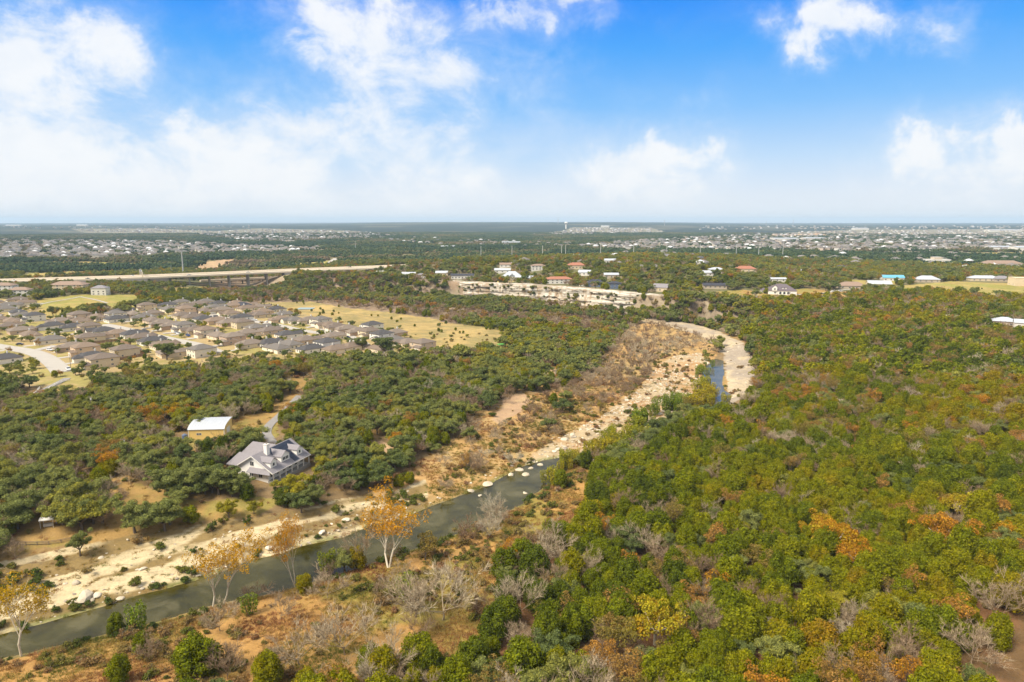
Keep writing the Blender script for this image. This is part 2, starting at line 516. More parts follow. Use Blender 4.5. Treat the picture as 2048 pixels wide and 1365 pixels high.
def zone_at(x, y):
    x, y = np.asarray(x, float), np.asarray(y, float)
    r = np.hypot(x, y)
    z = np.where(r < 640, WOOD, PLATEAU)
    s = bluff_s(x, y)
    z = np.where((s < 0) & (x > BLX[0]) & (x < BLX[-1]) & (r < 1300), WOOD, z)
    for k, P in ZONES:
        z = np.where(inside(x, y, P), k, z)
    span = (x > BLX[0]) & (x < BLX[-1]) & (y > 300) & (r < 1500)
    soft = np.isin(z, (WOOD, PLATEAU, BOTTOM, SLOPE, BELT)) | (np.isin(z, (LAWN, GOLD, FOREST)) & (x < BLX[13]))
    z = np.where(span & (s < 0) & (s > -62) & soft, SLOPE, z)
    z = np.where(span & (s <= -62) & (s > -150) & (x < BLX[9]) & soft, BOTTOM, z)
    for P in WATERS:
        z = np.where(inside(x, y, P), WATER, z)
    return z


def line_px(pts):
    return poly(pts)


def smooth_line(P, n=6):
    """Catmull-Rom through the points"""
    P = np.asarray(P, float)
    out = []
    for i in range(len(P) - 1):
        p0, p1, p2, p3 = P[max(i - 1, 0)], P[i], P[i + 1], P[min(i + 2, len(P) - 1)]
        for k in range(n):
            t = k / n
            out.append(0.5 * ((2 * p1) + (-p0 + p2) * t + (2 * p0 - 5 * p1 + 4 * p2 - p3) * t * t + (-p0 + 3 * p1 - 3 * p2 + p3) * t ** 3))
    out.append(P[-1])
    return np.array(out)


# ------------------------------------------------------------------ materials
MATS = {}


def nmat(name):
    m = bpy.data.materials.new(name)
    m.use_nodes = True
    MATS[name] = m
    return m, NT(m.node_tree)


def finish(t, shader):
    out = t.new('ShaderNodeOutputMaterial')
    t.l.new(shader, out.inputs[0])


def principled(t, col, rough=0.8, metallic=0.0, spec=0.3, normal=None):
    b = t.new('ShaderNodeBsdfPrincipled')
    t.put(b.inputs['Base Color'], col if not isinstance(col, tuple) else (*col, 1)[:4])
    t.put(b.inputs['Roughness'], rough)
    b.inputs['Metallic'].default_value = metallic
    b.inputs['Specular IOR Level'].default_value = spec
    if normal is not None:
        t.l.new(normal, b.inputs['Normal'])
    return b.outputs[0]


def plain(name, col, rough=0.8, var=0.15, scale=2.0, metallic=0.0, spec=0.3, bump=0.0, tintvar=None):
    """paint-like surface with uneven tone; tintvar: list of colours picked by the thing's own tint"""
    if name in MATS:
        return MATS[name]
    m, t = nmat(name)
    tc = t.new('ShaderNodeTexCoord')
    n = t.noise(tc.outputs['Object'], scale, 5, 0.6)
    base = col
    if tintvar:
        at = t.new('ShaderNodeAttribute', attribute_type='INSTANCER', attribute_name='tint')
        k = len(tintvar)
        base = t.ramp(at.outputs['Fac'], [(i / k, c) for i, c in enumerate(tintvar)], 'CONSTANT')
    f = t.math('MULTIPLY_ADD', n, 2 * var, 1 - var)
    c = t.mixc(1.0, base, t_gray(t, f), 'MULTIPLY')
    nrm = None
    if bump:
        bp = t.new('ShaderNodeBump')
        bp.inputs['Strength'].default_value = bump
        bp.inputs['Distance'].default_value = 0.05
        t.l.new(n, bp.inputs['Height'])
        nrm = bp.outputs[0]
    finish(t, principled(t, c, rough, metallic, spec, nrm))
    return m


def t_gray(t, f):
    nd = t.new('ShaderNodeCombineColor')
    for i in range(3):
        t.l.new(f, nd.inputs[i])
    return nd.outputs[0]


def leaf_mat(name, stops, trans=0.32, var=0.5):
    m, t = nmat(name)
    at = t.new('ShaderNodeAttribute', attribute_type='INSTANCER', attribute_name='tint')
    lv = t.new('ShaderNodeAttribute', attribute_type='GEOMETRY', attribute_name='leafv')
    tc = t.new('ShaderNodeTexCoord')
    n = t.noise(tc.outputs['Object'], 0.45, 2, 0.5)
    f = t.math('ADD', at.outputs['Fac'], t.math('MULTIPLY', t.math('SUBTRACT', n, 0.5), 0.45))
    f = t.math('ADD', f, t.math('MULTIPLY', t.math('SUBTRACT', lv.outputs['Fac'], 0.5), 0.22), clamp=True)
    c = t.ramp(f, stops)
    g = t.math('MULTIPLY_ADD', lv.outputs['Fac'], 2 * var, 1 - var)
    c = t.mixc(1.0, c, t_gray(t, g), 'MULTIPLY')
    d = t.new('ShaderNodeBsdfDiffuse')
    t.l.new(c, d.inputs[0])
    tr = t.new('ShaderNodeBsdfTranslucent')
    t.l.new(c, tr.inputs[0])
    mx = t.new('ShaderNodeMixShader')
    mx.inputs[0].default_value = trans
    t.l.new(d.outputs[0], mx.inputs[1])
    t.l.new(tr.outputs[0], mx.inputs[2])
    finish(t, mx.outputs[0])
    return m


CEDAR_STOPS = [(0.0, (0.082, 0.105, 0.012)), (0.3, (0.158, 0.178, 0.009)), (0.55, (0.235, 0.22, 0.008)), (0.75, (0.26, 0.195, 0.009)), (1.0, (0.29, 0.165, 0.016))]
OAK_STOPS = [(0.0, (0.125, 0.155, 0.048)), (0.5, (0.23, 0.24, 0.066)), (1.0, (0.32, 0.275, 0.022))]
AUTUMN_STOPS = [(0.0, (0.22, 0.18, 0.035)), (0.35, (0.28, 0.185, 0.05)), (0.60, (0.34, 0.18, 0.045)), (0.8, (0.46, 0.21, 0.015)), (1.0, (0.36, 0.30, 0.02))]
TWIG_STOPS = [(0.0, (0.20, 0.125, 0.075)), (0.4, (0.29, 0.205, 0.125)), (0.75, (0.39, 0.31, 0.20)), (1.0, (0.47, 0.41, 0.30))]
leaf_mat('cedar_leaf', CEDAR_STOPS)
leaf_mat('oak_leaf', OAK_STOPS)
leaf_mat('autumn_leaf', AUTUMN_STOPS)
leaf_mat('golden_leaf', [(0.0, (0.36, 0.25, 0.015)), (0.5, (0.48, 0.28, 0.015)), (1.0, (0.52, 0.24, 0.012))])
leaf_mat('willow_leaf', [(0.0, (0.14, 0.20, 0.02)), (0.5, (0.28, 0.27, 0.02)), (1.0, (0.40, 0.29, 0.02))])
leaf_mat('twig', TWIG_STOPS, 0.0, 0.3)
leaf_mat('brush_leaf', [(0.0, (0.09, 0.12, 0.025)), (0.35, (0.17, 0.17, 0.03)), (0.6, (0.27, 0.20, 0.06)), (1.0, (0.28, 0.15, 0.07))])
leaf_mat('grass_blade', [(0.0, (0.15, 0.17, 0.03)), (0.3, (0.30, 0.22, 0.05)), (0.6, (0.36, 0.22, 0.07)), (1.0, (0.30, 0.13, 0.06))], 0.2, 0.35)
leaf_mat('far_leaf', [(0.0, (0.03, 0.052, 0.028)), (0.35, (0.05, 0.075, 0.032)), (0.55, (0.09, 0.10, 0.034)), (0.72, (0.14, 0.11, 0.06)), (1.0, (0.18, 0.125, 0.085))], 0.1, 0.5)
plain('bark', (0.13, 0.10, 0.075), 0.9, 0.35, 3.0)
plain('pale_bark', (0.52, 0.45, 0.34), 0.85, 0.35, 1.2)


def ground_material():
    m, t = nmat('ground')
    at = t.new('ShaderNodeAttribute', attribute_type='GEOMETRY', attribute_name='gcol')
    rk = t.new('ShaderNodeAttribute', attribute_type='GEOMETRY', attribute_name='rocky')
    tc = t.new('ShaderNodeTexCoord')
    P = tc.outputs['Object']
    a = t.noise(P, 0.25, 5, 0.62)
    b = t.noise(P, 1.7, 4, 0.65)
    c2 = t.noise(P, 0.035, 4, 0.6)
    f = t.math('ADD', t.math('MULTIPLY', a, 0.7), t.math('MULTIPLY', b, 0.75))
    f = t.math('ADD', f, t.math('MULTIPLY_ADD', c2, 0.5, -0.03))
    col = t.mixc(1.0, at.outputs['Color'], t_gray(t, f), 'MULTIPLY')
    # cracks and dark seams of weathered limestone
    st = t.new('ShaderNodeMapping')
    st.inputs['Rotation'].default_value = (0, 0, 0.42)
    st.inputs['Scale'].default_value = (0.10, 0.9, 2.0)
    t.l.new(P, st.inputs[0])
    seam = t.noise(st.outputs[0], 1.0, 5, 0.65, 0.6)
    sf = t.math('MULTIPLY', t.smooth(seam, 0.54, 0.66), t.math('MULTIPLY', rk.outputs['Fac'], 0.6))
    col = t.mixc(sf, col, (0.16, 0.12, 0.075))
    bp = t.new('ShaderNodeBump')
    bp.inputs['Strength'].default_value = 0.6
    bp.inputs['Distance'].default_value = 0.5
    t.l.new(b, bp.inputs['Height'])
    finish(t, principled(t, col, 0.95, 0, 0.1, bp.outputs[0]))
    return m


def water_material(name='creek_water', pale=False):
    m, t = nmat(name)
    tc = t.new('ShaderNodeTexCoord')
    P = tc.outputs['Object']
    n = t.noise(P, 0.07, 5, 0.6, 1.2)
    murk = t.ramp(n, [(0.38, (0.034, 0.032, 0.003)), (0.52, (0.075, 0.066, 0.010)), (0.66, (0.15, 0.13, 0.05))])
    if pale:      # shallow water over pale gravel
        murk = t.ramp(n, [(0.35, (0.13, 0.125, 0.09)), (0.65, (0.22, 0.20, 0.15))])
    w = t.noise(P, 1.6, 3, 0.6)
    bp = t.new('ShaderNodeBump')
    bp.inputs['Strength'].default_value = 0.10
    bp.inputs['Distance'].default_value = 0.06
    t.l.new(w, bp.inputs['Height'])
    d = t.new('ShaderNodeBsdfDiffuse')
    t.l.new(murk, d.inputs[0])
    tr = t.new('ShaderNodeBsdfTransparent')
    tr.inputs[0].default_value = (0.55, 0.50, 0.26, 1)
    mx = t.new('ShaderNodeMixShader')
    mx.inputs[0].default_value = 0.6
    t.l.new(tr.outputs[0], mx.inputs[1])
    t.l.new(d.outputs[0], mx.inputs[2])
    gl = t.new('ShaderNodeBsdfGlossy')
    gl.inputs['Roughness'].default_value = 0.11
    t.l.new(bp.outputs[0], gl.inputs['Normal'])
    fr = t.new('ShaderNodeFresnel')
    fr.inputs['IOR'].default_value = 1.33
    mx2 = t.new('ShaderNodeMixShader')
    t.l.new(fr.outputs[0], mx2.inputs[0])
    t.l.new(mx.outputs[0], mx2.inputs[1])
    t.l.new(gl.outputs[0], mx2.inputs[2])
    finish(t, mx2.outputs[0])
    return m


def cliff_material():
    m, t = nmat('limestone_face')
    tc = t.new('ShaderNodeTexCoord')
    P = tc.outputs['Object']
    mp = t.new('ShaderNodeMapping')
    mp.inputs['Scale'].default_value = (0.03, 0.03, 0.55)
    t.l.new(P, mp.inputs[0])
    strata = t.noise(mp.outputs[0], 1.0, 5, 0.6, 0.4)
    mv = t.new('ShaderNodeMapping')
    mv.inputs['Scale'].default_value = (0.22, 0.22, 0.03)
    t.l.new(P, mv.inputs[0])
    streak = t.noise(mv.outputs[0], 1.0, 4, 0.6)
    n = t.noise(P, 0.25, 5, 0.6)
    c = t.ramp(strata, [(0.32, (0.24, 0.19, 0.13)), (0.44, (0.45, 0.39, 0.30)), (0.62, (0.58, 0.53, 0.45))])
    c = t.mixc(t.math('MULTIPLY', t.smooth(streak, 0.48, 0.62), 0.7), c, (0.30, 0.20, 0.11))
    c = t.mixc(t.math('MULTIPLY', t.smooth(n, 0.55, 0.7), 0.55), c, (0.30, 0.25, 0.19))
    bp = t.new('ShaderNodeBump')
    bp.inputs['Strength'].default_value = 0.8
    bp.inputs['Distance'].default_value = 1.0
    t.l.new(strata, bp.inputs['Height'])
    finish(t, principled(t, c, 0.95, 0, 0.1, bp.outputs[0]))
    return m


def rock_material():
    m, t = nmat('boulder_stone')
    tc = t.new('ShaderNodeTexCoord')
    at = t.new('ShaderNodeAttribute', attribute_type='INSTANCER', attribute_name='tint')
    n = t.noise(tc.outputs['Object'], 1.5, 5, 0.65)
    c = t.ramp(at.outputs['Fac'], [(0, (0.30, 0.25, 0.19)), (0.4, (0.50, 0.42, 0.30)), (1, (0.66, 0.58, 0.45))])
    c = t.mixc(1.0, c, t_gray(t, t.math('MULTIPLY_ADD', n, 0.8, 0.6)), 'MULTIPLY')
    finish(t, principled(t, c, 0.92, 0, 0.15))
    return m


ground_material()
water_material()
water_material('pool_water', True)
cliff_material()
rock_material()
ROOFS = [(0.15, 0.115, 0.088), (0.175, 0.128, 0.092), (0.19, 0.15, 0.115), (0.14, 0.122, 0.105), (0.20, 0.145, 0.102), (0.07, 0.065, 0.064), (0.16, 0.125, 0.098), (0.185, 0.145, 0.112)]
WALLS = [(0.62, 0.50, 0.33), (0.70, 0.59, 0.42), (0.50, 0.36, 0.25), (0.72, 0.64, 0.50), (0.64, 0.46, 0.30), (0.74, 0.69, 0.60), (0.54, 0.42, 0.30), (0.68, 0.55, 0.38)]
plain('shingle_roof', ROOFS[0], 0.9, 0.25, 1.2, tintvar=ROOFS)
plain('stucco_wall', WALLS[0], 0.9, 0.12, 0.8, tintvar=WALLS)
plain('white_paint', (0.66, 0.62, 0.55), 0.6, 0.08, 0.7)
plain('white_siding', (0.78, 0.74, 0.67), 0.6, 0.07, 0.7)
plain('grey_shingle', (0.225, 0.205, 0.21), 0.85, 0.22, 1.5)
plain('dark_shingle', (0.045, 0.045, 0.055), 0.85, 0.2, 1.5)
plain('purple_shingle', (0.13, 0.105, 0.115), 0.85, 0.2, 1.5)
plain('red_tile', (0.33, 0.14, 0.085), 0.85, 0.25, 1.5)
plain('tan_roof', (0.26, 0.18, 0.13), 0.85, 0.25, 1.5)
plain('metal_roof', (0.42, 0.435, 0.45), 0.42, 0.08, 0.5, spec=0.5)
plain('silver_roof', (0.42, 0.44, 0.47), 0.45, 0.08, 0.5, spec=0.5)
plain('teal_roof', (0.12, 0.36, 0.48), 0.45, 0.08, 0.5, spec=0.5)
plain('barn_yellow', (0.66, 0.46, 0.16), 0.6, 0.08, 0.7)
plain('glass', (0.03, 0.035, 0.045), 0.12, 0.1, 1.0, spec=0.8)
plain('solar_glass', (0.012, 0.018, 0.035), 0.3, 0.15, 1.0, spec=0.35)
plain('solar_blue', (0.03, 0.06, 0.18), 0.25, 0.15, 1.0, spec=0.6)
plain('garage_paint', (0.70, 0.64, 0.53), 0.6, 0.06, 1.0)
plain('door_wood', (0.13, 0.07, 0.04), 0.6, 0.15, 2.0)
plain('stone_trim', (0.46, 0.38, 0.28), 0.9, 0.3, 2.5)
plain('concrete', (0.38, 0.345, 0.295), 0.9, 0.14, 0.15)
plain('bridge_concrete', (0.62, 0.53, 0.40), 0.9, 0.12, 0.08)
plain('dark_concrete', (0.26, 0.24, 0.21), 0.9, 0.2, 0.2)
plain('gravel_drive', (0.25, 0.23, 0.21), 0.95, 0.25, 0.6)
plain('fence_wood', (0.24, 0.15, 0.09), 0.9, 0.3, 2.0)
plain('new_fence', (0.42, 0.22, 0.08), 0.9, 0.2, 2.0)
plain('pole_grey', (0.42, 0.41, 0.39), 0.6, 0.12, 1.0)
plain('pole_wood', (0.20, 0.15, 0.11), 0.9, 0.2, 2.0)
plain('tyre', (0.02, 0.02, 0.02), 0.8, 0.1, 2.0)
plain('sign_green', (0.02, 0.20, 0.12), 0.5, 0.05, 2.0)
plain('path_dirt', (0.40, 0.25, 0.15), 0.95, 0.25, 0.5)
plain('blue_court', (0.24, 0.31, 0.32), 0.8, 0.1, 0.2)
plain('play_green', (0.10, 0.36, 0.06), 0.5, 0.1, 1.0)
plain('play_yellow', (0.6, 0.5, 0.05), 0.5, 0.1, 1.0)
plain('slate_blue', (0.10, 0.13, 0.20), 0.7, 0.1, 1.0)
for nm, c in (('car_white', (0.75, 0.75, 0.74)), ('car_black', (0.02, 0.02, 0.025)), ('car_silver', (0.4, 0.41, 0.43)), ('car_red', (0.35, 0.02, 0.02)), ('car_blue', (0.03, 0.07, 0.25))):
    plain(nm, c, 0.3, 0.03, 1.0, spec=0.6)


# ------------------------------------------------------------------ mesh and object helpers
class MB:
    """collects faces for ONE mesh; materials by name"""
    def __init__(self):
        self.v, self.f, self.m, self.names = [], [], [], []

    def mi(self, mat):
        if mat not in self.names:
            self.names.append(mat)
        return self.names.index(mat)

    def face(self, pts, mat):
        i = len(self.v)
        self.v += [tuple(p) for p in pts]
        self.f.append(tuple(range(i, i + len(pts))))
        self.m.append(self.mi(mat))

    def box(self, x0, x1, y0, y1, z0, z1, mat):
        p = [(x0, y0, z0), (x1, y0, z0), (x1, y1, z0), (x0, y1, z0), (x0, y0, z1), (x1, y0, z1), (x1, y1, z1), (x0, y1, z1)]
        self.solid(p, [(0, 3, 2, 1), (4, 5, 6, 7), (0, 1, 5, 4), (1, 2, 6, 5), (2, 3, 7, 6), (3, 0, 4, 7)], mat)

    def solid(self, pts, faces, mat):
        i = len(self.v)
        self.v += [tuple(p) for p in pts]
        k = self.mi(mat)
        for f in faces:
            self.f.append(tuple(i + a for a in f))
            self.m.append(k)

    def tube(self, a, b, ra, rb, mat, n=8, cap=True):
        a, b = Vector(a), Vector(b)
        d = (b - a).normalized()
        u = d.orthogonal().normalized()
        w = d.cross(u)
        i = len(self.v)
        for c, r in ((a, ra), (b, rb)):
            for k in range(n):
                t = 2 * math.pi * k / n
                self.v.append(tuple(c + (u * math.cos(t) + w * math.sin(t)) * r))
        k = self.mi(mat)
        for j in range(n):
            self.f.append((i + j, i + (j + 1) % n, i + n + (j + 1) % n, i + n + j))
            self.m.append(k)
        if cap:
            self.f.append(tuple(i + n + j for j in range(n)))
            self.m.append(k)
            self.f.append(tuple(i + j for j in reversed(range(n))))
            self.m.append(k)

    def slab(self, quad, thick, mat):
        """a plate whose top is the quad and which goes straight down by thick"""
        q = [Vector(p) for p in quad]
        lo = [p - Vector((0, 0, thick)) for p in q]
        n = len(q)
        self.solid(q + lo, [tuple(range(n)), tuple(range(2 * n - 1, n - 1, -1))] + [(i, n + i, n + (i + 1) % n, (i + 1) % n) for i in range(n)], mat)

    def mesh(self, name):
        me = bpy.data.meshes.new(name)
        me.from_pydata(self.v, [], self.f)
        for n in self.names:
            me.materials.append(MATS[n])
        me.polygons.foreach_set('material_index', self.m)
        me.update()
        return me

    def build(self, name, parent=None, tint=None):
        return mobj(name, self.mesh(name), parent, tint)


def mobj(name, mesh, parent=None, tint=None):
    o = bpy.data.objects.new(name, mesh)
    COL.objects.link(o)
    if parent is not None:
        o.parent = parent
    if tint is not None:
        o['tint'] = float(tint)
    return o


def tag(o, label, cat, group=None):
    o['label'] = label
    o['category'] = cat
    if group:
        o['group'] = group
    return o


def thing(name, label, cat, loc=(0, 0, 0), rotz=0.0, group=None, scale=None):
    o = bpy.data.objects.new(name, None)
    o.empty_display_size = 0.5
    COL.objects.link(o)
    o.location = loc
    o.rotation_euler = (0, 0, rotz)
    if scale is not None:
        o.scale = scale
    return tag(o, label, cat, group)


def struct(o, kind='structure'):
    o['kind'] = kind
    return o


ORD = ['first', 'second', 'third', 'fourth', 'fifth', 'sixth', 'seventh', 'eighth', 'ninth', 'tenth', 'eleventh', 'twelfth', 'thirteenth', 'fourteenth', 'fifteenth',
       'sixteenth', 'seventeenth', 'eighteenth', 'nineteenth', 'twentieth', 'twenty-first', 'twenty-second', 'twenty-third', 'twenty-fourth', 'twenty-fifth', 'twenty-sixth']

# ------------------------------------------------------------------ ground sheet
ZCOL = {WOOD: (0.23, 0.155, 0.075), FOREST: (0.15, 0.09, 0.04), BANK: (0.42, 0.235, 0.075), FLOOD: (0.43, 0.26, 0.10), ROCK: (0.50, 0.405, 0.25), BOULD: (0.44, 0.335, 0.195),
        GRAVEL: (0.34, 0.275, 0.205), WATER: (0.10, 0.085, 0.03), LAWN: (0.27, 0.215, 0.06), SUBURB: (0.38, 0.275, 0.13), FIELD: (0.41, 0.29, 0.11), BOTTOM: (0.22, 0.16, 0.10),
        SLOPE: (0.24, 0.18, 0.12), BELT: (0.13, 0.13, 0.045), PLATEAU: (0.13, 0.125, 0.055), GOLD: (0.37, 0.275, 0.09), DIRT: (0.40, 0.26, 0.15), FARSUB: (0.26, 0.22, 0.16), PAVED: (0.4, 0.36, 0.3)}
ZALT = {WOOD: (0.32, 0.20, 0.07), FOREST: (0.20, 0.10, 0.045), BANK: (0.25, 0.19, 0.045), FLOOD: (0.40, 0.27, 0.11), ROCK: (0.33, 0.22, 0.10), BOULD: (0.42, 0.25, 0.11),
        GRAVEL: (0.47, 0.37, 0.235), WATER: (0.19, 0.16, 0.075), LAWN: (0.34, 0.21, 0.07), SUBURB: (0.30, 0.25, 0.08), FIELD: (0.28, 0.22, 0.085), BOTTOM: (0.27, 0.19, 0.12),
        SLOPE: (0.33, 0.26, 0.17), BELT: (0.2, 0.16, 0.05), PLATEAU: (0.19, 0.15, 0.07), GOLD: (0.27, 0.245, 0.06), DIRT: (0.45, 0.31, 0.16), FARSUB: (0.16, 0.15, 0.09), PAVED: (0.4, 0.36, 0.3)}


def build_ground():
    rs = [2.0, 20.0, 50.0, 75.0, 90.0]
    while rs[-1] < 420:
        rs.append(rs[-1] + (0.75 if rs[-1] > 105 else 2.5))
    while rs[-1] < 1300:
        rs.append(rs[-1] * 1.0036)
    while rs[-1] < 9500:
        rs.append(rs[-1] * 1.017)
    while rs[-1] < 27000:
        rs.append(rs[-1] * 1.09)
    rs = np.array(rs)
    fine = np.arange(-43, 43.001, 0.135)
    th = np.radians(np.r_[np.arange(-180, -43, 3.0), fine, np.arange(44.5, 180, 3.0)])
    R, T = np.meshgrid(rs, th, indexing='ij')
    X, Y = (R * np.sin(T)).ravel(), (R * np.cos(T)).ravel()
    Z = h_full(X, Y)
    nr, nt = len(rs), len(th)
    wob = 3.0 * sstep(np.hypot(X, Y), 300, 900) + 1.6
    zx = X + (fbm(X, Y, 6, 3, 41) - 0.5) * 2 * wob
    zy = Y + (fbm(X, Y, 6, 3, 43) - 0.5) * 2 * wob
    zn = zone_at(zx, zy)
    for P in WATERS:
        zn[inside(X, Y, P)] = WATER
    base = np.zeros((len(X), 3))
    alt = np.zeros((len(X), 3))
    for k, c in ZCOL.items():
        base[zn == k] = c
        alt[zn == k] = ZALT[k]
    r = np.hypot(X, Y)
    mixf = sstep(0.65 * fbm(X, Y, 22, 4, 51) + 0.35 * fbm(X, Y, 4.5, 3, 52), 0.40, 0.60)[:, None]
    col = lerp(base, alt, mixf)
    # limestone shelves and brushy strips run along the creek
    dw = edge_dist(X, Y, WATERS[0], True, 60.0)
    rb = zn == ROCK
    al = X * 0.80 + Y * 0.60
    band = fbm(al, dw * 6.0 + 3 * fbm(X, Y, 12, 2, 8), 26, 4, 57)
    shelf = sstep(band, 0.42, 0.54)[:, None]
    col[rb] = lerp(np.array((0.24, 0.165, 0.065)), np.array((0.54, 0.43, 0.25)), shelf)[rb]
    # far country: dark evergreen with paler open patches
    fa = sstep(r, 3200, 5200)[:, None] * (zn == PLATEAU)[:, None]
    fcol = lerp(np.array((0.026, 0.040, 0.030)), np.array((0.11, 0.105, 0.07)), sstep(fbm(X, Y, 420, 4, 61), 0.55, 0.72)[:, None])
    col = lerp(col, fcol, fa)
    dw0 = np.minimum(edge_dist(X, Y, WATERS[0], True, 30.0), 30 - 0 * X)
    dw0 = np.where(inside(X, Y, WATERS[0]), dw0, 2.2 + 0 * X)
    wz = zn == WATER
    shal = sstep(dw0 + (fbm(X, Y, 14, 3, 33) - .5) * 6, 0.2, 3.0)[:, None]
    col[wz] = lerp(np.array((0.36, 0.27, 0.13)), np.array((0.10, 0.085, 0.026)), shal)[wz]  # sandy shallows; deeper bed painted darker for algae and light lost with depth
    # green growth along the water's edge
    for P in WATERS[:1]:
        d = edge_dist(X, Y, P, True, 12.0)
        g = (1 - sstep(d, 0.2, 3.5)) * (zn != WATER) * sstep(fbm(X, Y, 13, 2, 71), 0.38, 0.62)
        col = lerp(col, np.array((0.14, 0.16, 0.035)), 0.8 * g[:, None])
    rocky = np.isin(zn, (ROCK, BOULD)).astype(float) * (1 - mixf[:, 0] * 0.6)
    idx = np.arange(nr * nt).reshape(nr, nt)
    a, b = idx[:-1, :], idx[1:, :]
    quads = np.stack([a, np.roll(a, -1, 1), np.roll(b, -1, 1), b], -1).reshape(-1, 4)[:, ::-1]
    me = bpy.data.meshes.new('ground')
    me.vertices.add(len(X))
    me.vertices.foreach_set('co', np.stack([X, Y, Z], 1).ravel())
    me.loops.add(quads.size)
    me.loops.foreach_set('vertex_index', quads.ravel().astype(np.int32))
    me.polygons.add(len(quads))
    me.polygons.foreach_set('loop_start', np.arange(0, quads.size, 4, dtype=np.int32))
    me.polygons.foreach_set('use_smooth', np.ones(len(quads), bool))
    me.update()
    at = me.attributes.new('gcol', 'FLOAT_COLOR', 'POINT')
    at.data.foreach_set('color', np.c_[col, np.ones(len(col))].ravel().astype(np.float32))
    a2 = me.attributes.new('rocky', 'FLOAT', 'POINT')
    a2.data.foreach_set('value', rocky.astype(np.float32))
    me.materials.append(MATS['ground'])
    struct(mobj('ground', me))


build_ground()


def build_water():
    for P, nm in zip(WATERS, ('creek_water', 'pool_water', 'pool_water')):
        bm = bmesh.new()
        # outward by 1.2 m so that the bank cuts the shoreline
        c = P
        n = len(c)
        area = 0.5 * sum(c[i][0] * c[(i + 1) % n][1] - c[(i + 1) % n][0] * c[i][1] for i in range(n))
        sg = 1 if area > 0 else -1
        vs_ = []
        for i in range(n):
            e = c[(i + 1) % n] - c[i - 1]
            e = e / max(np.hypot(*e), 1e-6)
            vs_.append(bm.verts.new((c[i][0] + sg * e[1] * 1.0, c[i][1] - sg * e[0] * 1.0, 0.0)))
        f = bm.faces.new(vs_)
        bmesh.ops.triangulate(bm, faces=[f])
        bmesh.ops.recalc_face_normals(bm, faces=bm.faces)
        for f in bm.faces:
            if f.normal.z < 0:
                f.normal_flip()
        me = bpy.data.meshes.new(nm)
        bm.to_mesh(me)
        bm.free()
        me.materials.append(MATS[nm])
        struct(mobj(nm, me))


build_water()


def build_cliff():
    """limestone face below the bluff-top houses"""
    x0, x1 = np.interp([900, 1325], [b[0] for b in BLUFF], BLX)
    n, m = 420, 34
    xs = np.linspace(x0, x1, n)
    yc = np.interp(xs, BLX, BLY)
    k = np.ones(15) / 15
    yc = np.convolve(np.pad(yc, 7, 'edge'), k, 'valid')
    sl = np.gradient(yc, xs)
    nx, ny = sl / np.sqrt(1 + sl * sl), -1 / np.sqrt(1 + sl * sl)      # towards the valley
    top = np.interp(xs, BLX, BLZ) + 0.25 + (fbm(xs, xs * 0, 14, 3, 5) - 0.5) * 1.4
    endf = np.minimum(sstep(np.arange(n), 0, 50), sstep(n - np.arange(n), 0, 60))
    v = []
    for j in range(m):
        t = j / (m - 1)
        z = top * (1 - t) + 3.0 * t
        lay = np.floor(z / 2.6 + 2.2 * fbm(xs, z, 40, 3, 77))
        off = 1.2 + 3.2 * t * t + 2.4 * (hash2(lay, np.floor(xs / 17 + 3 * fbm(xs, z, 20, 2, 3)), 9) - 0.4) + 7.0 * (fbm(xs, z * 1.5, 16, 4, 13) - 0.5) + 6 * (fbm(xs, z * 0.1, 45, 2, 19) - 0.5)
        off = off * (0.25 + 0.75 * min(1.0, j / 3)) * endf - (1 - endf) * 4 - (8.0 if j == 0 else 0)
        v.append(np.stack([xs + nx * off, yc + ny * off, z], 1))
    V = np.array(v)
    idx = np.arange(m * n).reshape(m, n)
    q = np.stack([idx[:-1, :-1], idx[1:, :-1], idx[1:, 1:], idx[:-1, 1:]], -1).reshape(-1, 4)
    me = bpy.data.meshes.new('cliff')
    me.from_pydata(V.reshape(-1, 3).tolist(), [], q.tolist())
    me.materials.append(MATS['limestone_face'])
    struct(mobj('cliff', me))
    return V


CLIFF_V = build_cliff()

# ------------------------------------------------------------------ roads
def ribbon(name, P, half, lift, mat, thick=0.0, zfun=None):
    P = np.asarray(P)
    d = np.gradient(P, axis=0)
    d /= np.linalg.norm(d, axis=1)[:, None]
    nrm = np.stack([d[:, 1], -d[:, 0]], 1)
    cols = np.linspace(-1, 1, 5)
    V = []
    for c in cols:
        q = P + nrm * half * c
        z = (ground_z(q[:, 0], q[:, 1]) if zfun is None else zfun(q)) + lift
        V.append(np.stack([q[:, 0], q[:, 1], z], 1))
    V = np.array(V)
    n = len(P)
    idx = np.arange(5 * n).reshape(5, n)
    q = np.stack([idx[:-1, :-1], idx[1:, :-1], idx[1:, 1:], idx[:-1, 1:]], -1).reshape(-1, 4)[:, ::-1]
    me = bpy.data.meshes.new(name)
    me.from_pydata(V.reshape(-1, 3).tolist(), [], q.tolist())
    me.materials.append(MATS[mat])
    return me


def kerb_mesh(name, P, off, lift):
    P = np.asarray(P)
    d = np.gradient(P, axis=0)
    d /= np.linalg.norm(d, axis=1)[:, None]
    nrm = np.stack([d[:, 1], -d[:, 0]], 1)
    mb = MB()
    A, B = P + nrm * (off - 0.2), P + nrm * (off + 0.2)
    za = ground_z(P[:, 0], P[:, 1]) + lift
    for i in range(len(P) - 1):
        mb.slab([(A[i][0], A[i][1], za[i]), (B[i][0], B[i][1], za[i]), (B[i + 1][0], B[i + 1][1], za[i + 1]), (A[i + 1][0], A[i + 1][1], za[i + 1])], 0.5, 'concrete')
    return mb.mesh(name)


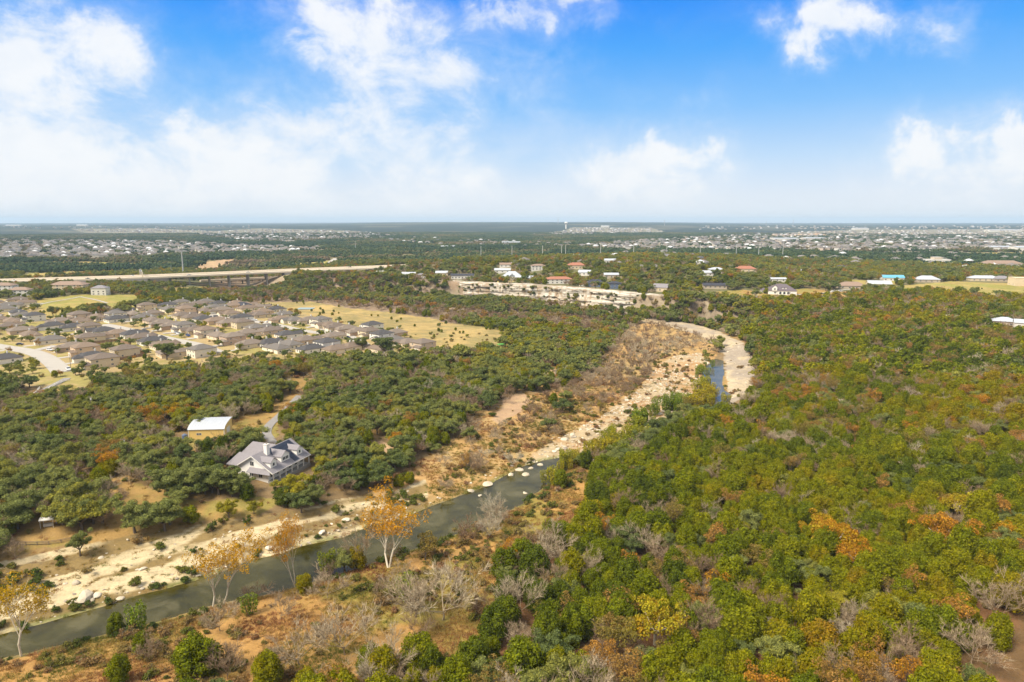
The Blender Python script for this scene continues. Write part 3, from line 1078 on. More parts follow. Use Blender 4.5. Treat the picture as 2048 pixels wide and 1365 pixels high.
def road(name, pts, half, mat, kerbs=False, lift=0.22):
    P = smooth_line(line_px(pts), 8)
    ROADS.append((P, half + 2.5))
    o = struct(mobj(name, ribbon(name, P, half, lift, mat)))
    if kerbs:
        for s in (-1, 1):
            mobj('kerb', kerb_mesh('kerb', P, s * half, lift + 0.13), o)
    return o, P


road('street', [(-160, 668), (-60, 684), (0, 694), (50, 702), (85, 713), (108, 728), (124, 745)], 5.2, 'concrete', True)
road('street', [(205, 650), (250, 659), (300, 671), (350, 681), (400, 692), (436, 706)], 4.6, 'concrete', True)
road('street', [(50, 706), (90, 697), (112, 692)], 3.4, 'concrete')
road('street', [(600, 640), (640, 655), (680, 668), (712, 680), (728, 690)], 4.2, 'concrete', True)
road('street', [(395, 628), (430, 632), (470, 637), (520, 645), (560, 652), (600, 661), (650, 668)], 4.0, 'concrete', True)
road('driveway', [(600, 792), (578, 815), (560, 832), (540, 850), (533, 866), (541, 880), (548, 890)], 2.0, 'gravel_drive')
road('driveway', [(60, 795), (85, 783), (110, 770), (135, 757)], 2.0, 'gravel_drive')
road('driveway', [(1590, 590), (1640, 588), (1690, 580), (1740, 578)], 2.0, 'concrete')
road('dirt_path', [(2112, 1460), (2090, 1370), (2084, 1290), (2100, 1210)], 3.0, 'path_dirt')
road('dirt_path', [(70, 612), (100, 605), (130, 600), (160, 594)], 1.4, 'concrete')
road('dirt_path', [(160, 594), (190, 600), (215, 607)], 1.4, 'concrete')
road('dirt_path', [(1860, 582), (1920, 584), (1960, 590), (1990, 600)], 1.8, 'path_dirt')
road('far_road', [(648, 534), (660, 527), (668, 521), (674, 517)], 8.0, 'concrete')
road('far_road', [(560, 482), (620, 483), (700, 481), (745, 482), (780, 480)], 16.0, 'concrete', lift=1.5)
# ------------------------------------------------------------------ plant shapes
def unit(v):
    return v / np.maximum(np.linalg.norm(v, axis=-1, keepdims=True), 1e-9)


def ico():
    bm = bmesh.new()
    bmesh.ops.create_icosphere(bm, subdivisions=1, radius=1.0)
    V = np.array([v.co[:] for v in bm.verts])
    Fc = np.array([[v.index for v in f.verts] for f in bm.faces])
    bm.free()
    return V, Fc


ICO_V, ICO_F = ico()


class Foliage:
    """vertices, faces, per-vertex leafv; several materials"""
    def __init__(self):
        self.V, self.Q, self.T, self.L, self.qm, self.tm, self.n = [], [], [], [], [], [], 0

    def add(self, V, faces, lv, mat):
        faces = np.asarray(faces) + self.n
        (self.Q if faces.shape[1] == 4 else self.T).append(faces)
        (self.qm if faces.shape[1] == 4 else self.tm).append(np.full(len(faces), mat, np.int32))
        self.V.append(V)
        self.L.append(np.broadcast_to(lv, (len(V),)))
        self.n += len(V)

    def leaves(self, rng, C, Rr, dens, size, mat=0, low=-0.45, droop=0.6, core=True):
        """small leaf-spray faces over the skin of many clumps; C centres, Rr radii (n,3)"""
        C, Rr = np.asarray(C, float), np.asarray(Rr, float)
        P, N, B = [], [], []
        for i in range(len(C)):
            rad = Rr[i].mean()
            k = max(6, int(dens * 12.6 * rad * rad))
            d = unit(rng.normal(size=(k * 2, 3)))
            d = d[d[:, 2] > low][:k]
            p = C[i] + d * Rr[i] * rng.uniform(0.72, 1.12, (len(d), 1))
            keep = np.ones(len(p), bool)
            for j in range(len(C)):
                if j != i:
                    keep &= (((p - C[j]) / Rr[j]) ** 2).sum(1) > 0.55
            P.append(p[keep])
            N.append(d[keep])
            B.append(np.full(keep.sum(), rng.uniform(-0.12, 0.12)))
        P, N, B = np.concatenate(P), np.concatenate(N), np.concatenate(B)
        k = len(P)
        N = unit(N + rng.normal(size=(k, 3)) * droop)
        t1 = unit(np.cross(N, rng.normal(size=(k, 3))))
        t2 = np.cross(N, t1)
        s = size * rng.uniform(0.55, 1.35, (k, 1))
        V = np.stack([P - t1 * s * .55, P + t2 * s * .38, P + t1 * s * .55, P - t2 * s * .38], 1).reshape(-1, 3)
        lv = np.clip(np.repeat(rng.uniform(0.15, 0.85, k) + B, 4), 0, 1)
        self.add(V, np.arange(4 * k).reshape(-1, 4), lv, mat)
        if core:
            for i in range(len(C)):
                self.add(C[i] + ICO_V * Rr[i] * 0.66, ICO_F, 0.4, mat)

    def tubes(self, segs, mat, n=5, lv=0.5):
        """segs: (a, b, ra, rb)"""
        for a, b, ra, rb in segs:
            a, b = np.asarray(a, float), np.asarray(b, float)
            d = unit(b - a)
            u = unit(np.cross(d, (0.3, 0.9, 0.31) if abs(d[1]) < 0.9 else (1, 0, 0)))
            w = np.cross(d, u)
            ang = np.arange(n) * 2 * math.pi / n
            ring = np.cos(ang)[:, None] * u + np.sin(ang)[:, None] * w
            V = np.concatenate([a + ring * ra, b + ring * rb])
            i = np.arange(n)
            self.add(V, np.stack([i, (i + 1) % n, n + (i + 1) % n, n + i], 1), lv, mat)

    def slivers(self, A, Bp, width, rng, mat):
        """twigs: one thin tapering face each"""
        A, Bp = np.asarray(A), np.asarray(Bp)
        k = len(A)
        d = unit(Bp - A)
        s = unit(np.cross(d, rng.normal(size=(k, 3)))) * width * rng.uniform(0.6, 1.3, (k, 1))
        V = np.stack([A - s, A + s, Bp], 1).reshape(-1, 3)
        self.add(V, np.arange(3 * k).reshape(-1, 3), np.repeat(rng.uniform(0.1, 0.9, k), 3), mat)

    def mesh(self, name, mats):
        me = bpy.data.meshes.new(name)
        V = np.concatenate(self.V)
        L = np.concatenate(self.L)
        Q = np.concatenate(self.Q) if self.Q else np.zeros((0, 4), int)
        T = np.concatenate(self.T) if self.T else np.zeros((0, 3), int)
        me.vertices.add(len(V))
        me.vertices.foreach_set('co', V.ravel())
        lo = np.r_[Q.ravel(), T.ravel()].astype(np.int32)
        me.loops.add(len(lo))
        me.loops.foreach_set('vertex_index', lo)
        me.polygons.add(len(Q) + len(T))
        st = np.r_[np.arange(len(Q)) * 4, len(Q) * 4 + np.arange(len(T)) * 3].astype(np.int32)
        me.polygons.foreach_set('loop_start', st)
        me.polygons.foreach_set('material_index', np.concatenate((self.qm or [np.zeros(0, np.int32)]) + (self.tm or [np.zeros(0, np.int32)])).astype(np.int32))
        me.update()
        a = me.attributes.new('leafv', 'FLOAT', 'POINT')
        a.data.foreach_set('value', L.astype(np.float32))
        for m in mats:
            me.materials.append(MATS[m])
        me.validate()
        return me


def skeleton(rng, h, spread, trunk_h, levels=4, kids=(5, 5, 4, 4), lean=0.1, up=0.35, r0=None, forks=1):
    """branches per level as (a, b, ra, rb)"""
    r0 = r0 or h * 0.028
    segs = [[] for _ in range(levels)]
    stems = []
    for k in range(forks):
        d = unit(np.array([rng.normal() * lean * (2 if forks > 1 else 1), rng.normal() * lean * (2 if forks > 1 else 1), 1.0]))
        base = np.array([rng.normal() * 0.15 * (forks > 1), rng.normal() * 0.15 * (forks > 1), -0.3])
        tip = base + d * trunk_h
        mid = (base + tip) / 2 + rng.normal(size=3) * 0.06 * trunk_h * np.array([1, 1, 0.2])
        segs[0] += [(base, mid, r0, r0 * 0.85), (mid, tip, r0 * 0.85, r0 * 0.7)]
        stems.append((mid, tip, d, h - trunk_h, r0 * 0.66))
    cur = stems
    for lv in range(1, levels):
        nxt = []
        for (m, p, d, L, r) in cur:
            n = kids[lv - 1] + int(rng.integers(-1, 2))
            ph = rng.uniform(0, 6.28)
            for k in range(max(2, n)):
                a = ph + 6.283 * k / max(2, n) + rng.normal() * 0.3
                side = np.array([math.cos(a), math.sin(a), 0.0])
                spreadk = spread * (0.35 + 0.9 * rng.random()) if lv == 1 else 0.75 * rng.uniform(0.5, 1.3)
                nd = unit(d * (1.0 if lv > 1 else up + rng.random() * 0.6) + side * spreadk + np.array([0, 0, 0.22]) + rng.normal(size=3) * 0.18)
                ln = L * rng.uniform(0.42, 0.75) if lv == 1 else L * rng.uniform(0.4, 0.72)
                t = rng.uniform(0.35, 1.0) if k else 1.0
                s = m + (p - m) * t
                q = s + nd * ln
                segs[lv].append((s, q, r * 0.62, r * 0.32))
                nxt.append((s, q, nd, ln, r * 0.36))
        cur = nxt
    return segs


def crown_clumps(rng, kind, h):
    if kind == 'cedar':
        C, Rr = [], []
        R = h * rng.uniform(0.36, 0.46)
        n = int(rng.integers(17, 23))
        for k in range(n):
            t = (k + 0.5) / n
            z = h * (0.14 + 0.76 * t)
            prof = math.sqrt(max(0.03, 1 - (abs(t - 0.33) / 0.75) ** 2))
            a = k * 2.4 + rng.normal() * 0.3
            rr = R * prof * rng.uniform(0.5, 0.78)
            c = R * rng.uniform(0.30, 0.46) * (0.75 + 0.4 * prof)
            C.append((rr * math.cos(a), rr * math.sin(a), z))
            Rr.append((c, c, c * rng.uniform(1.0, 1.45)))
        C.append((0, 0, h * 0.5))
        Rr.append((R * 0.6, R * 0.6, h * 0.38))
        return C, Rr
    if kind == 'oak':
        R = h * rng.uniform(0.55, 0.72)
        C, Rr = [], []
        nl = int(rng.integers(5, 8))
        lob = [(0.0, 0.0, h * 0.84)]
        for k in range(nl):
            a = k * 6.283 / nl + rng.normal() * 0.35
            rr = R * rng.uniform(0.42, 0.85)
            lob.append((rr * math.cos(a), rr * math.sin(a), h * rng.uniform(0.45, 0.84)))
        for lx, ly, lz in lob:
            for k in range(int(rng.integers(4, 8))):
                o = rng.normal(size=3) * np.array([0.14, 0.14, 0.075]) * h
                c = h * rng.uniform(0.085, 0.165)
                C.append((lx + o[0], ly + o[1], lz + o[2]))
                Rr.append((c * 1.12, c * 1.12, c * 0.92))
        C.append((0, 0, h * 0.52))
        Rr.append((R * 0.5, R * 0.5, h * 0.2))
        return C, Rr


def tree_meshes(kind, seed, lod):
    """(trunk mesh or None, crown mesh, whole mesh) for one shape of a kind; about true size in metres"""
    rng = np.random.default_rng(seed * 101 + {'cedar': 1, 'oak': 2, 'autumn': 3, 'bare': 4}.get(kind, 9))
    tr, cr = Foliage(), Foliage()
    fine = lod == 0
    if kind == 'cedar':
        h = 6.0
        C, Rr = crown_clumps(rng, 'cedar', h)
        cr.leaves(rng, C, Rr, 19 if fine else 3.2, 0.27 if fine else 0.68, 0)
        tr.tubes([((0, 0, -0.4), (0.05, 0, h * 0.45), 0.17, 0.10)] + [((0, 0, 0.5 + k * 0.3), (math.cos(k * 2.4) * 1.3, math.sin(k * 2.4) * 1.3, 1.4 + k * 0.5), 0.07, 0.03) for k in range(5)], 0, 6)
        mats = ('cedar_leaf', 'bark')
    elif kind == 'oak':
        h = 7.0
        C, Rr = crown_clumps(rng, 'oak', h)
        cr.leaves(rng, C, Rr, 16 if fine else 3.0, 0.29 if fine else 0.72, 0, -0.3)
        tr.tubes([((0, 0, -0.4), (0.1, 0.1, 1.9), 0.34, 0.26)] + [((0.1, 0.1, 1.7), (math.cos(k * 1.3) * 2.4, math.sin(k * 1.3) * 2.4, 3.9), 0.2, 0.08) for k in range(5)], 0, 7)
        mats = ('oak_leaf', 'bark')
    elif kind == 'autumn':
        h = 7.0
        s = skeleton(rng, h, 0.9, 1.9, 3, (6, 5, 4), up=0.6, r0=0.17)
        tr.tubes(s[0], 0, 6)
        cr.tubes(s[1] + (s[2] if fine else []), 1, 4)
        ends = np.array([q for a, q, _, _ in s[2]] + [q for a, q, _, _ in s[1]])
        k = rng.permutation(len(ends))[:30]
        c = rng.uniform(0.55, 0.95, (len(k), 1)) * np.array([[1.1, 1.1, 0.85]])
        cr.leaves(rng, ends[k], c, 12 if fine else 2.2, 0.27 if fine else 0.8, 0, -0.6, 0.9, core=False)
        mats = ('autumn_leaf', 'bark')
    elif kind == 'bare':
        h = 7.0
        s = skeleton(rng, h, 1.15, 1.5, 4 if fine else 3, (7, 6, 5), up=0.5, r0=0.12, lean=0.12)
        tr.tubes(s[0], 0, 6)
        cr.tubes(s[1], 0, 4)
        cr.tubes(s[2], 0, 3, 0.6)
        if fine:
            cr.slivers([a for a, *_ in s[3]], [b for _, b, *_ in s[3]], 0.03, rng, 0)
        src = s[3] if fine else s[2]
        A, B = np.array([a for a, *_ in src]), np.array([b for _, b, *_ in src])
        n_tw = 11 if fine else 10
        t = rng.uniform(0.25, 1.0, (len(A) * n_tw, 1))
        S = np.repeat(A, n_tw, 0) * (1 - t) + np.repeat(B, n_tw, 0) * t
        D = unit(np.repeat(unit(B - A), n_tw, 0) + rng.normal(size=S.shape) * 0.55 + np.array([0, 0, 0.25]))
        cr.slivers(S, S + D * rng.uniform(0.5, 1.15, (len(S), 1)) * (1 if fine else 1.3), 0.024 if fine else 0.07, rng, 0)
        mats = ('twig', 'twig')
    elif kind == 'sycamore':
        h = 15.0
        s = skeleton(rng, h, 0.55, 5.5, 4, (5, 5, 4), up=1.1, r0=0.21, lean=0.10, forks=2 if seed % 2 else 1)
        tr.tubes(s[0], 0, 8)
        cr.tubes(s[1], 1, 6)
        cr.tubes(s[2], 1, 4)
        cr.slivers([a for a, *_ in s[3]], [b for _, b, *_ in s[3]], 0.05, rng, 1)
        ends = np.array([q for _, q, *_ in s[3]] + [q for _, q, *_ in s[2]])
        k = rng.permutation(len(ends))[:int(len(ends) * 0.8)]
        cr.leaves(rng, ends[k], np.full((len(k), 3), 0.72) * rng.uniform(0.6, 1.35, (len(k), 1)), 6.5, 0.26, 0, -0.8, 1.0, core=False)
        mats = ('golden_leaf', 'pale_bark')
    elif kind == 'willow':
        h = 5.0
        st = []
        C, Rr = [], []
        for k in range(7):
            a = rng.uniform(0, 6.28)
            b = np.array([math.cos(a) * 0.3, math.sin(a) * 0.3, -0.2])
            e = np.array([math.cos(a) * rng.uniform(0.4, 1.2), math.sin(a) * rng.uniform(0.4, 1.2), h * rng.uniform(0.7, 1.0)])
            st.append((b, e, 0.05, 0.02))
            for t in (0.3, 0.5, 0.7, 0.88, 1.0):
                C.append(b + (e - b) * t)
                w = 0.78 * (1.15 - 0.6 * abs(t - 0.45))
                Rr.append((w * 0.8, w * 0.8, w))
        tr.tubes(st, 0, 4)
        cr.leaves(rng, C, Rr, 13, 0.26, 0, -0.9, 0.9, core=False)
        mats = ('willow_leaf', 'bark')
    elif kind == 'shrub':
        C = [(rng.normal() * 0.5, rng.normal() * 0.5, rng.uniform(0.35, 1.0)) for _ in range(8)]
        Rr = [(r, r, r * 0.85) for r in rng.uniform(0.35, 0.62, 8)]
        cr.leaves(rng, C, Rr, 16 if fine else 5, 0.26 if fine else 0.5, 0, -0.5, 0.9)
        k = 60
        A = np.c_[rng.normal(size=(k, 2)) * 0.3, np.zeros(k)]
        cr.slivers(A, A + np.c_[rng.normal(size=(k, 2)) * 0.5, rng.uniform(0.8, 1.7, k)], 0.03, rng, 1)
        mats = ('brush_leaf', 'twig')
    elif kind == 'tuft':
        k = 46
        A = np.c_[rng.normal(size=(k, 2)) * 0.42, np.zeros(k) - 0.05]
        cr.slivers(A, A + np.c_[rng.normal(size=(k, 2)) * 0.28, rng.uniform(0.25, 0.75, k)], 0.05, rng, 0)
        mats = ('grass_blade',)
    nm = kind
    crown = cr.mesh(nm + '_crown', mats)
    trunk = None
    if tr.n:
        if kind in ('cedar', 'oak', 'autumn', 'willow'):
            trunk = tr.mesh(nm + '_trunk', ('bark',))
        else:
            trunk = tr.mesh(nm + '_trunk', ('twig',) if kind == 'bare' else ('pale_bark',))
    whole = None
    if kind not in ('sycamore',):
        for lst in (tr.qm, tr.tm):
            for a in lst:
                a[:] = min(1, len(mats) - 1)
        n0 = cr.n
        for V, L in zip(tr.V, tr.L):
            cr.V.append(V)
            cr.L.append(L)
        cr.Q += [q + n0 for q in tr.Q]
        cr.T += [q + n0 for q in tr.T]
        cr.qm += tr.qm
        cr.tm += tr.tm
        whole = cr.mesh(nm + '_plant', mats)
    return trunk, crown, whole


def far_clump(seed):
    """a patch of far woodland, about 40 m across: a dozen rough crowns"""
    rng = np.random.default_rng(900 + seed)
    f = Foliage()
    for k in range(17):
        a, rr = k * 2.4, 20 * math.sqrt((k + 0.5) / 17) + rng.normal() * 1.5
        R = rng.uniform(2.6, 4.6)
        hgt = rng.uniform(4.0, 7.5)
        c = np.array([rr * math.cos(a), rr * math.sin(a), hgt - R * 0.8])
        tone = rng.uniform(0.1, 0.9)
        C = [c + rng.normal(size=3) * R * 0.38 for _ in range(4)]
        Rr = [np.array([1, 1, 0.9]) * R * rng.uniform(0.5, 0.75) for _ in range(4)]
        for cc, rc in zip(C, Rr):
            f.add(cc + ICO_V * rc * rng.uniform(0.75, 1.1, (len(ICO_V), 1)), ICO_F, tone, 0)
        n = 46
        d = unit(rng.normal(size=(n, 3)))
        d[:, 2] = np.abs(d[:, 2]) * 0.9 - 0.1
        P = c + d * R * rng.uniform(0.8, 1.1, (n, 1))
        N = unit(d + rng.normal(size=(n, 3)) * 0.6)
        t1 = unit(np.cross(N, rng.normal(size=(n, 3))))
        t2 = np.cross(N, t1)
        s = 1.3
        V = np.stack([P - t1 * s * .55, P + t2 * s * .4, P + t1 * s * .55, P - t2 * s * .4], 1).reshape(-1, 3)
        f.add(V, np.arange(4 * n).reshape(-1, 4), np.clip(np.repeat(rng.uniform(-0.2, 0.2, n) + tone, 4), 0, 1), 0)
    return f.mesh('woodland_patch', ('far_leaf',))


SHAPES = {}
for kind, n in (('cedar', 6), ('oak', 6), ('autumn', 5), ('bare', 6), ('shrub', 4)):
    SHAPES[kind, 0] = [tree_meshes(kind, s, 0) for s in range(n)]
    SHAPES[kind, 1] = [tree_meshes(kind, s + 20, 1) for s in range(max(3, n - 2))]
SHAPES['sycamore', 0] = [tree_meshes('sycamore', s, 0) for s in range(4)]
SHAPES['willow', 0] = [tree_meshes('willow', s, 0) for s in range(4)]
SHAPES['tuft', 0] = [tree_meshes('tuft', s, 0) for s in range(4)]
SHAPES['far', 0] = [(None, None, far_clump(s)) for s in range(6)]


def scatter_group():
    if 'scatter' in bpy.data.node_groups:
        return bpy.data.node_groups['scatter']
    g = bpy.data.node_groups.new('scatter', 'GeometryNodeTree')
    g.interface.new_socket('Geometry', in_out='INPUT', socket_type='NodeSocketGeometry')
    g.interface.new_socket('Kinds', in_out='INPUT', socket_type='NodeSocketCollection')
    g.interface.new_socket('Geometry', in_out='OUTPUT', socket_type='NodeSocketGeometry')
    N, L = g.nodes, g.links
    gi, go = N.new('NodeGroupInput'), N.new('NodeGroupOutput')
    ci = N.new('GeometryNodeCollectionInfo')
    ci.inputs['Separate Children'].default_value = True
    ci.inputs['Reset Children'].default_value = True
    L.new(gi.outputs['Kinds'], ci.inputs['Collection'])

    def attr(nm, ty):
        a = N.new('GeometryNodeInputNamedAttribute')
        a.data_type = ty
        a.inputs['Name'].default_value = nm
        return a.outputs['Attribute']
    iop = N.new('GeometryNodeInstanceOnPoints')
    iop.inputs['Pick Instance'].default_value = True
    L.new(gi.outputs['Geometry'], iop.inputs['Points'])
    L.new(ci.outputs[0], iop.inputs['Instance'])
    L.new(attr('pick', 'INT'), iop.inputs['Instance Index'])
    er = N.new('FunctionNodeEulerToRotation')
    L.new(attr('rot', 'FLOAT_VECTOR'), er.inputs[0])
    L.new(er.outputs[0], iop.inputs['Rotation'])
    L.new(attr('scl', 'FLOAT_VECTOR'), iop.inputs['Scale'])
    L.new(iop.outputs[0], go.inputs[0])
    return g


def scatter(name, P, rot, scl, pick, tint, meshes, label, cat):
    """ONE mass of uncountable plants or stones"""
    if len(P) == 0:
        return
    c = bpy.data.collections.new(name + '_shapes')
    for i, m in enumerate(meshes):
        c.objects.link(bpy.data.objects.new('%s_shape_%02d' % (name, i), m))
    me = bpy.data.meshes.new(name)
    me.vertices.add(len(P))
    me.vertices.foreach_set('co', np.asarray(P, np.float32).ravel())
    for nm, ty, key, data in (('pick', 'INT', 'value', np.asarray(pick, np.int32)), ('rot', 'FLOAT_VECTOR', 'vector', np.asarray(rot, np.float32)),
                              ('scl', 'FLOAT_VECTOR', 'vector', np.asarray(scl, np.float32)), ('tint', 'FLOAT', 'value', np.asarray(tint, np.float32))):
        a = me.attributes.new(nm, ty, 'POINT')
        a.data.foreach_set(key, data.ravel())
    me.update()
    o = mobj(name, me)
    md = o.modifiers.new('scatter', 'NODES')
    md.node_group = scatter_group()
    for it in md.node_group.interface.items_tree:
        if it.in_out == 'INPUT' and it.name == 'Kinds':
            md[it.identifier] = c
    o['kind'] = 'stuff'
    o['label'] = label
    o['category'] = cat
    return o
#%%PART3
# ------------------------------------------------------------------ buildings
def hip_roof(mb, x0, x1, y0, y1, z, rise, mat, o=0.5, t=0.18, gable=None):
    """roof over a rectangle; gable None = hips, 'x' or 'y' = ridge direction with gable ends"""
    x0, x1, y0, y1 = x0 - o, x1 + o, y0 - o, y1 + o
    w, d = x1 - x0, y1 - y0
    if gable == 'x' or (gable is None and w >= d):
        k = 0 if gable else d / 2
        r0, r1 = (x0 + k, (y0 + y1) / 2, z + rise), (x1 - k, (y0 + y1) / 2, z + rise)
        a, b, c, e = (x0, y0, z), (x1, y0, z), (x1, y1, z), (x0, y1, z)
        mb.slab([a, b, r1, r0], t, mat)
        mb.slab([c, e, r0, r1], t, mat)
        if not gable:
            mb.slab([b, c, r1], t, mat)
            mb.slab([e, a, r0], t, mat)
    else:
        k = 0 if gable else w / 2
        r0, r1 = ((x0 + x1) / 2, y0 + k, z + rise), ((x0 + x1) / 2, y1 - k, z + rise)
        a, b, c, e = (x0, y0, z), (x1, y0, z), (x1, y1, z), (x0, y1, z)
        mb.slab([e, a, r0, r1], t, mat)
        mb.slab([b, c, r1, r0], t, mat)
        if not gable:
            mb.slab([a, b, r0], t, mat)
            mb.slab([c, e, r1], t, mat)


def gable_wall(mb, x0, x1, y0, y1, z, rise, mat, axis):
    e = 0.12
    if axis == 'x':
        for x in (x0, x1):
            s = e if x == x0 else -e
            mb.solid([(x, y0, z), (x, y1, z), (x, (y0 + y1) / 2, z + rise - .1), (x + s, y0, z), (x + s, y1, z), (x + s, (y0 + y1) / 2, z + rise - .1)],
                     [(0, 1, 2), (3, 5, 4), (0, 3, 4, 1), (1, 4, 5, 2), (2, 5, 3, 0)], mat)
    else:
        for y in (y0, y1):
            s = e if y == y0 else -e
            mb.solid([(x0, y, z), (x1, y, z), ((x0 + x1) / 2, y, z + rise - .1), (x0, y + s, z), (x1, y + s, z), ((x0 + x1) / 2, y + s, z + rise - .1)],
                     [(0, 1, 2), (3, 5, 4), (0, 3, 4, 1), (1, 4, 5, 2), (2, 5, 3, 0)], mat)


WIN = {}


def window_mesh(w, h, frame='white_paint', n=2):
    """window in the xz plane, facing -y, centred at origin's bottom: frame, sill and panes"""
    k = (round(w, 2), round(h, 2), frame, n)
    if k in WIN:
        return WIN[k]
    mb = MB()
    f = 0.09
    mb.box(-w / 2, w / 2, -0.03, 0.05, f, h - f, 'glass')
    mb.box(-w / 2 - 0.02, w / 2 + 0.02, -0.08, 0.05, h - f, h, frame)
    mb.box(-w / 2 - 0.06, w / 2 + 0.06, -0.12, 0.05, 0, f, frame)
    for i in range(n + 1):
        x = -w / 2 + w * i / n
        mb.box(x - f / 2, x + f / 2, -0.07, 0.05, f, h - f, frame)
    WIN[k] = mb.mesh('window')
    return WIN[k]


def put_window(parent, x, y, z, face, w=1.2, h=1.4, frame='white_paint', n=2, name='window'):
    o = mobj(name, window_mesh(w, h, frame, n), parent)
    o.location = (x, y, z)
    o.rotation_euler = (0, 0, {'-y': 0, '+x': math.pi / 2, '+y': math.pi, '-x': -math.pi / 2}[face])
    return o


def copy_part(o, parent, tint=None):
    c = o.copy()
    COL.objects.link(c)
    c.parent = parent
    if tint is not None:
        c['tint'] = float(tint)
    return c


def copy_thing(root, loc, rotz, label, tint=None):
    r = root.copy()
    COL.objects.link(r)
    r.location = loc
    r.rotation_euler = (0, 0, rotz)
    r['label'] = label
    r.scale = (0.92, 0.92, 0.96)
    for ch in list(root.children):
        c = copy_part(ch, r, tint)
        for g in ch.children:
            copy_part(g, c, tint)
    return r


def suburban(variant):
    """a one- or two-storey tract house, front towards -y; returns its Empty"""
    w = (12.5, 13.5, 12.0, 14.0, 12.5)[variant]
    d = (17.5, 16.0, 18.5, 15.5, 16.0)[variant]
    two = variant in (3, 4)
    t = thing('suburban_house', 'tan house', 'house', group='tract houses in the subdivision')
    h = 5.6 if two else 2.9
    mb = MB()
    mb.box(-w / 2, w / 2, -d / 2, d / 2, -1.0, h, 'stucco_wall')
    gx0, gx1 = (0.3, w / 2 - 0.2) if variant % 2 == 0 else (-w / 2 + 0.2, -0.3)
    if two:
        gx0, gx1 = (0.3, w / 2 + 1.5)
    mb.box(gx0, gx1, -d / 2 - 3.2, -d / 2 + 0.4, -1.0, 2.85, 'stucco_wall')
    mb.build('wall', t)
    mb = MB()
    mb.box(-w / 2 + 0.5, -w / 2 + 3.5, -d / 2 - 0.25, -d / 2 - 0.003, -1, 1.3, 'stone_trim')
    mb.build('stone_skirt', t)
    mb = MB()
    hip_roof(mb, -w / 2, w / 2, -d / 2, d / 2, h + 0.1, 2.9 if not two else 2.6, 'shingle_roof')
    rf = mb.build('roof', t)
    mb = MB()
    hip_roof(mb, gx0, gx1, -d / 2 - 3.2, -d / 2 + (3 if not two else 0.5), 2.95, 2.2 if not two else 1.5, 'shingle_roof', gable='y' if variant in (1, 4) else None)
    mb.build('garage_roof', t)
    if variant in (1, 4):
        mb = MB()
        gable_wall(mb, gx0, gx1, -d / 2 - 3.15, -d / 2, 2.85, 2.2 if not two else 1.5, 'stucco_wall', 'y')
        mb.build('garage_gable', t)
    if variant in (0, 2):
        mb = MB()
        mb.box(-0.45, 0.45, 2.0, 2.9, h + 1.2, h + 4.3, 'white_paint')
        mb.build('chimney', rf)
    mb = MB()
    mb.box((gx0 + gx1) / 2 - 2.3, (gx0 + gx1) / 2 + 2.3, -d / 2 - 3.26, -d / 2 - 3.19, 0, 2.2, 'garage_paint')
    for k in range(1, 4):
        mb.box((gx0 + gx1) / 2 - 2.3, (gx0 + gx1) / 2 + 2.3, -d / 2 - 3.28, -d / 2 - 3.25, 0.55 * k - 0.02, 0.55 * k + 0.02, 'concrete')
    mb.build('garage_door', t)
    mb = MB()
    mb.box((gx0 + gx1) / 2 - 2.7, (gx0 + gx1) / 2 + 2.7, -d / 2 - 10.5, -d / 2 - 3.3, -1.0, 0.12, 'concrete')
    mb.build('driveway', t)
    mb = MB()
    sx = -1 if gx0 > 0 else 1
    mb.box(sx * 1.6 - 0.5, sx * 1.6 + 0.5, -d / 2 - 0.07, -d / 2 + 0.02, 0, 2.1, 'door_wood')
    mb.build('front_door', t)
    put_window(t, sx * (w / 2 - 2.0), -d / 2 - 0.2, 0.9, '-y', 1.6, 1.4)
    for yy in (-4.5, 3.5):
        put_window(t, w / 2, yy, 0.9, '+x', 1.2, 1.3)
        put_window(t, -w / 2, yy, 0.9, '-x', 1.2, 1.3)
    for xx in (-3.6, 0.4, 3.6):
        put_window(t, xx, d / 2, 0.9, '+y', 1.4, 1.3)
    if two:
        for xx in (-3.8, 0.2, 3.8):
            put_window(t, xx, d / 2, 3.7, '+y', 1.3, 1.3)
        put_window(t, -3.4, -d / 2, 3.7, '-y', 1.3, 1.3)
        for yy in (-4.5, 3.5):
            put_window(t, w / 2, yy, 3.7, '+x', 1.2, 1.2)
    return t


# rows of tract houses as they lie in the subdivision (picture points of house centres)
ROWS = [
    ('at left edge by green field', [(18, 616), (36, 630), (24, 648)], 40, None),
    ('in row below green field', [(120, 648), (160, 640), (196, 640), (232, 638), (268, 634), (306, 632), (338, 624), (376, 618)], -43, None),
    ('in row behind leftmost street', [(62, 676), (104, 686), (150, 660), (180, 664), (208, 668), (236, 673)], -43, None),
    ('in row nearest oak wood', [(146, 700), (172, 708), (184, 720), (206, 732), (8, 725)], -43, None),
    ('on near side of middle street', [(268, 674), (284, 681), (304, 688), (330, 697), (404, 712)], 137, None),
    ('on far side of middle street', [(306, 647), (326, 652), (347, 656.5), (369, 661.5), (391, 666.5), (414, 672), (438, 678), (466, 686), (500, 694)], -43, None),
    ('in row behind middle street', [(366, 636), (386, 640), (408, 643.5), (432, 647), (458, 651), (486, 656), (512, 661), (540, 667), (574, 675)], 137, None),
    ('in topmost row by park', [(372, 628), (412, 627), (446, 625), (462, 632), (484, 640), (520, 635), (560, 644), (590, 646)], -43, None),
    ('between park and golden field', [(618, 646), (642, 650), (660, 656)], -43, None),
    ('in row against golden field', [(672, 659), (694, 663), (716, 668.5), (740, 674), (764, 680), (790, 686), (815, 691), (846, 698)], -43, None),
    ('behind oaks at wood edge', [(540, 692), (556, 703), (582, 695), (612, 686), (622, 704), (654, 697), (672, 705), (706, 699), (760, 704)], 137, None),
]
ROW_MASK = []
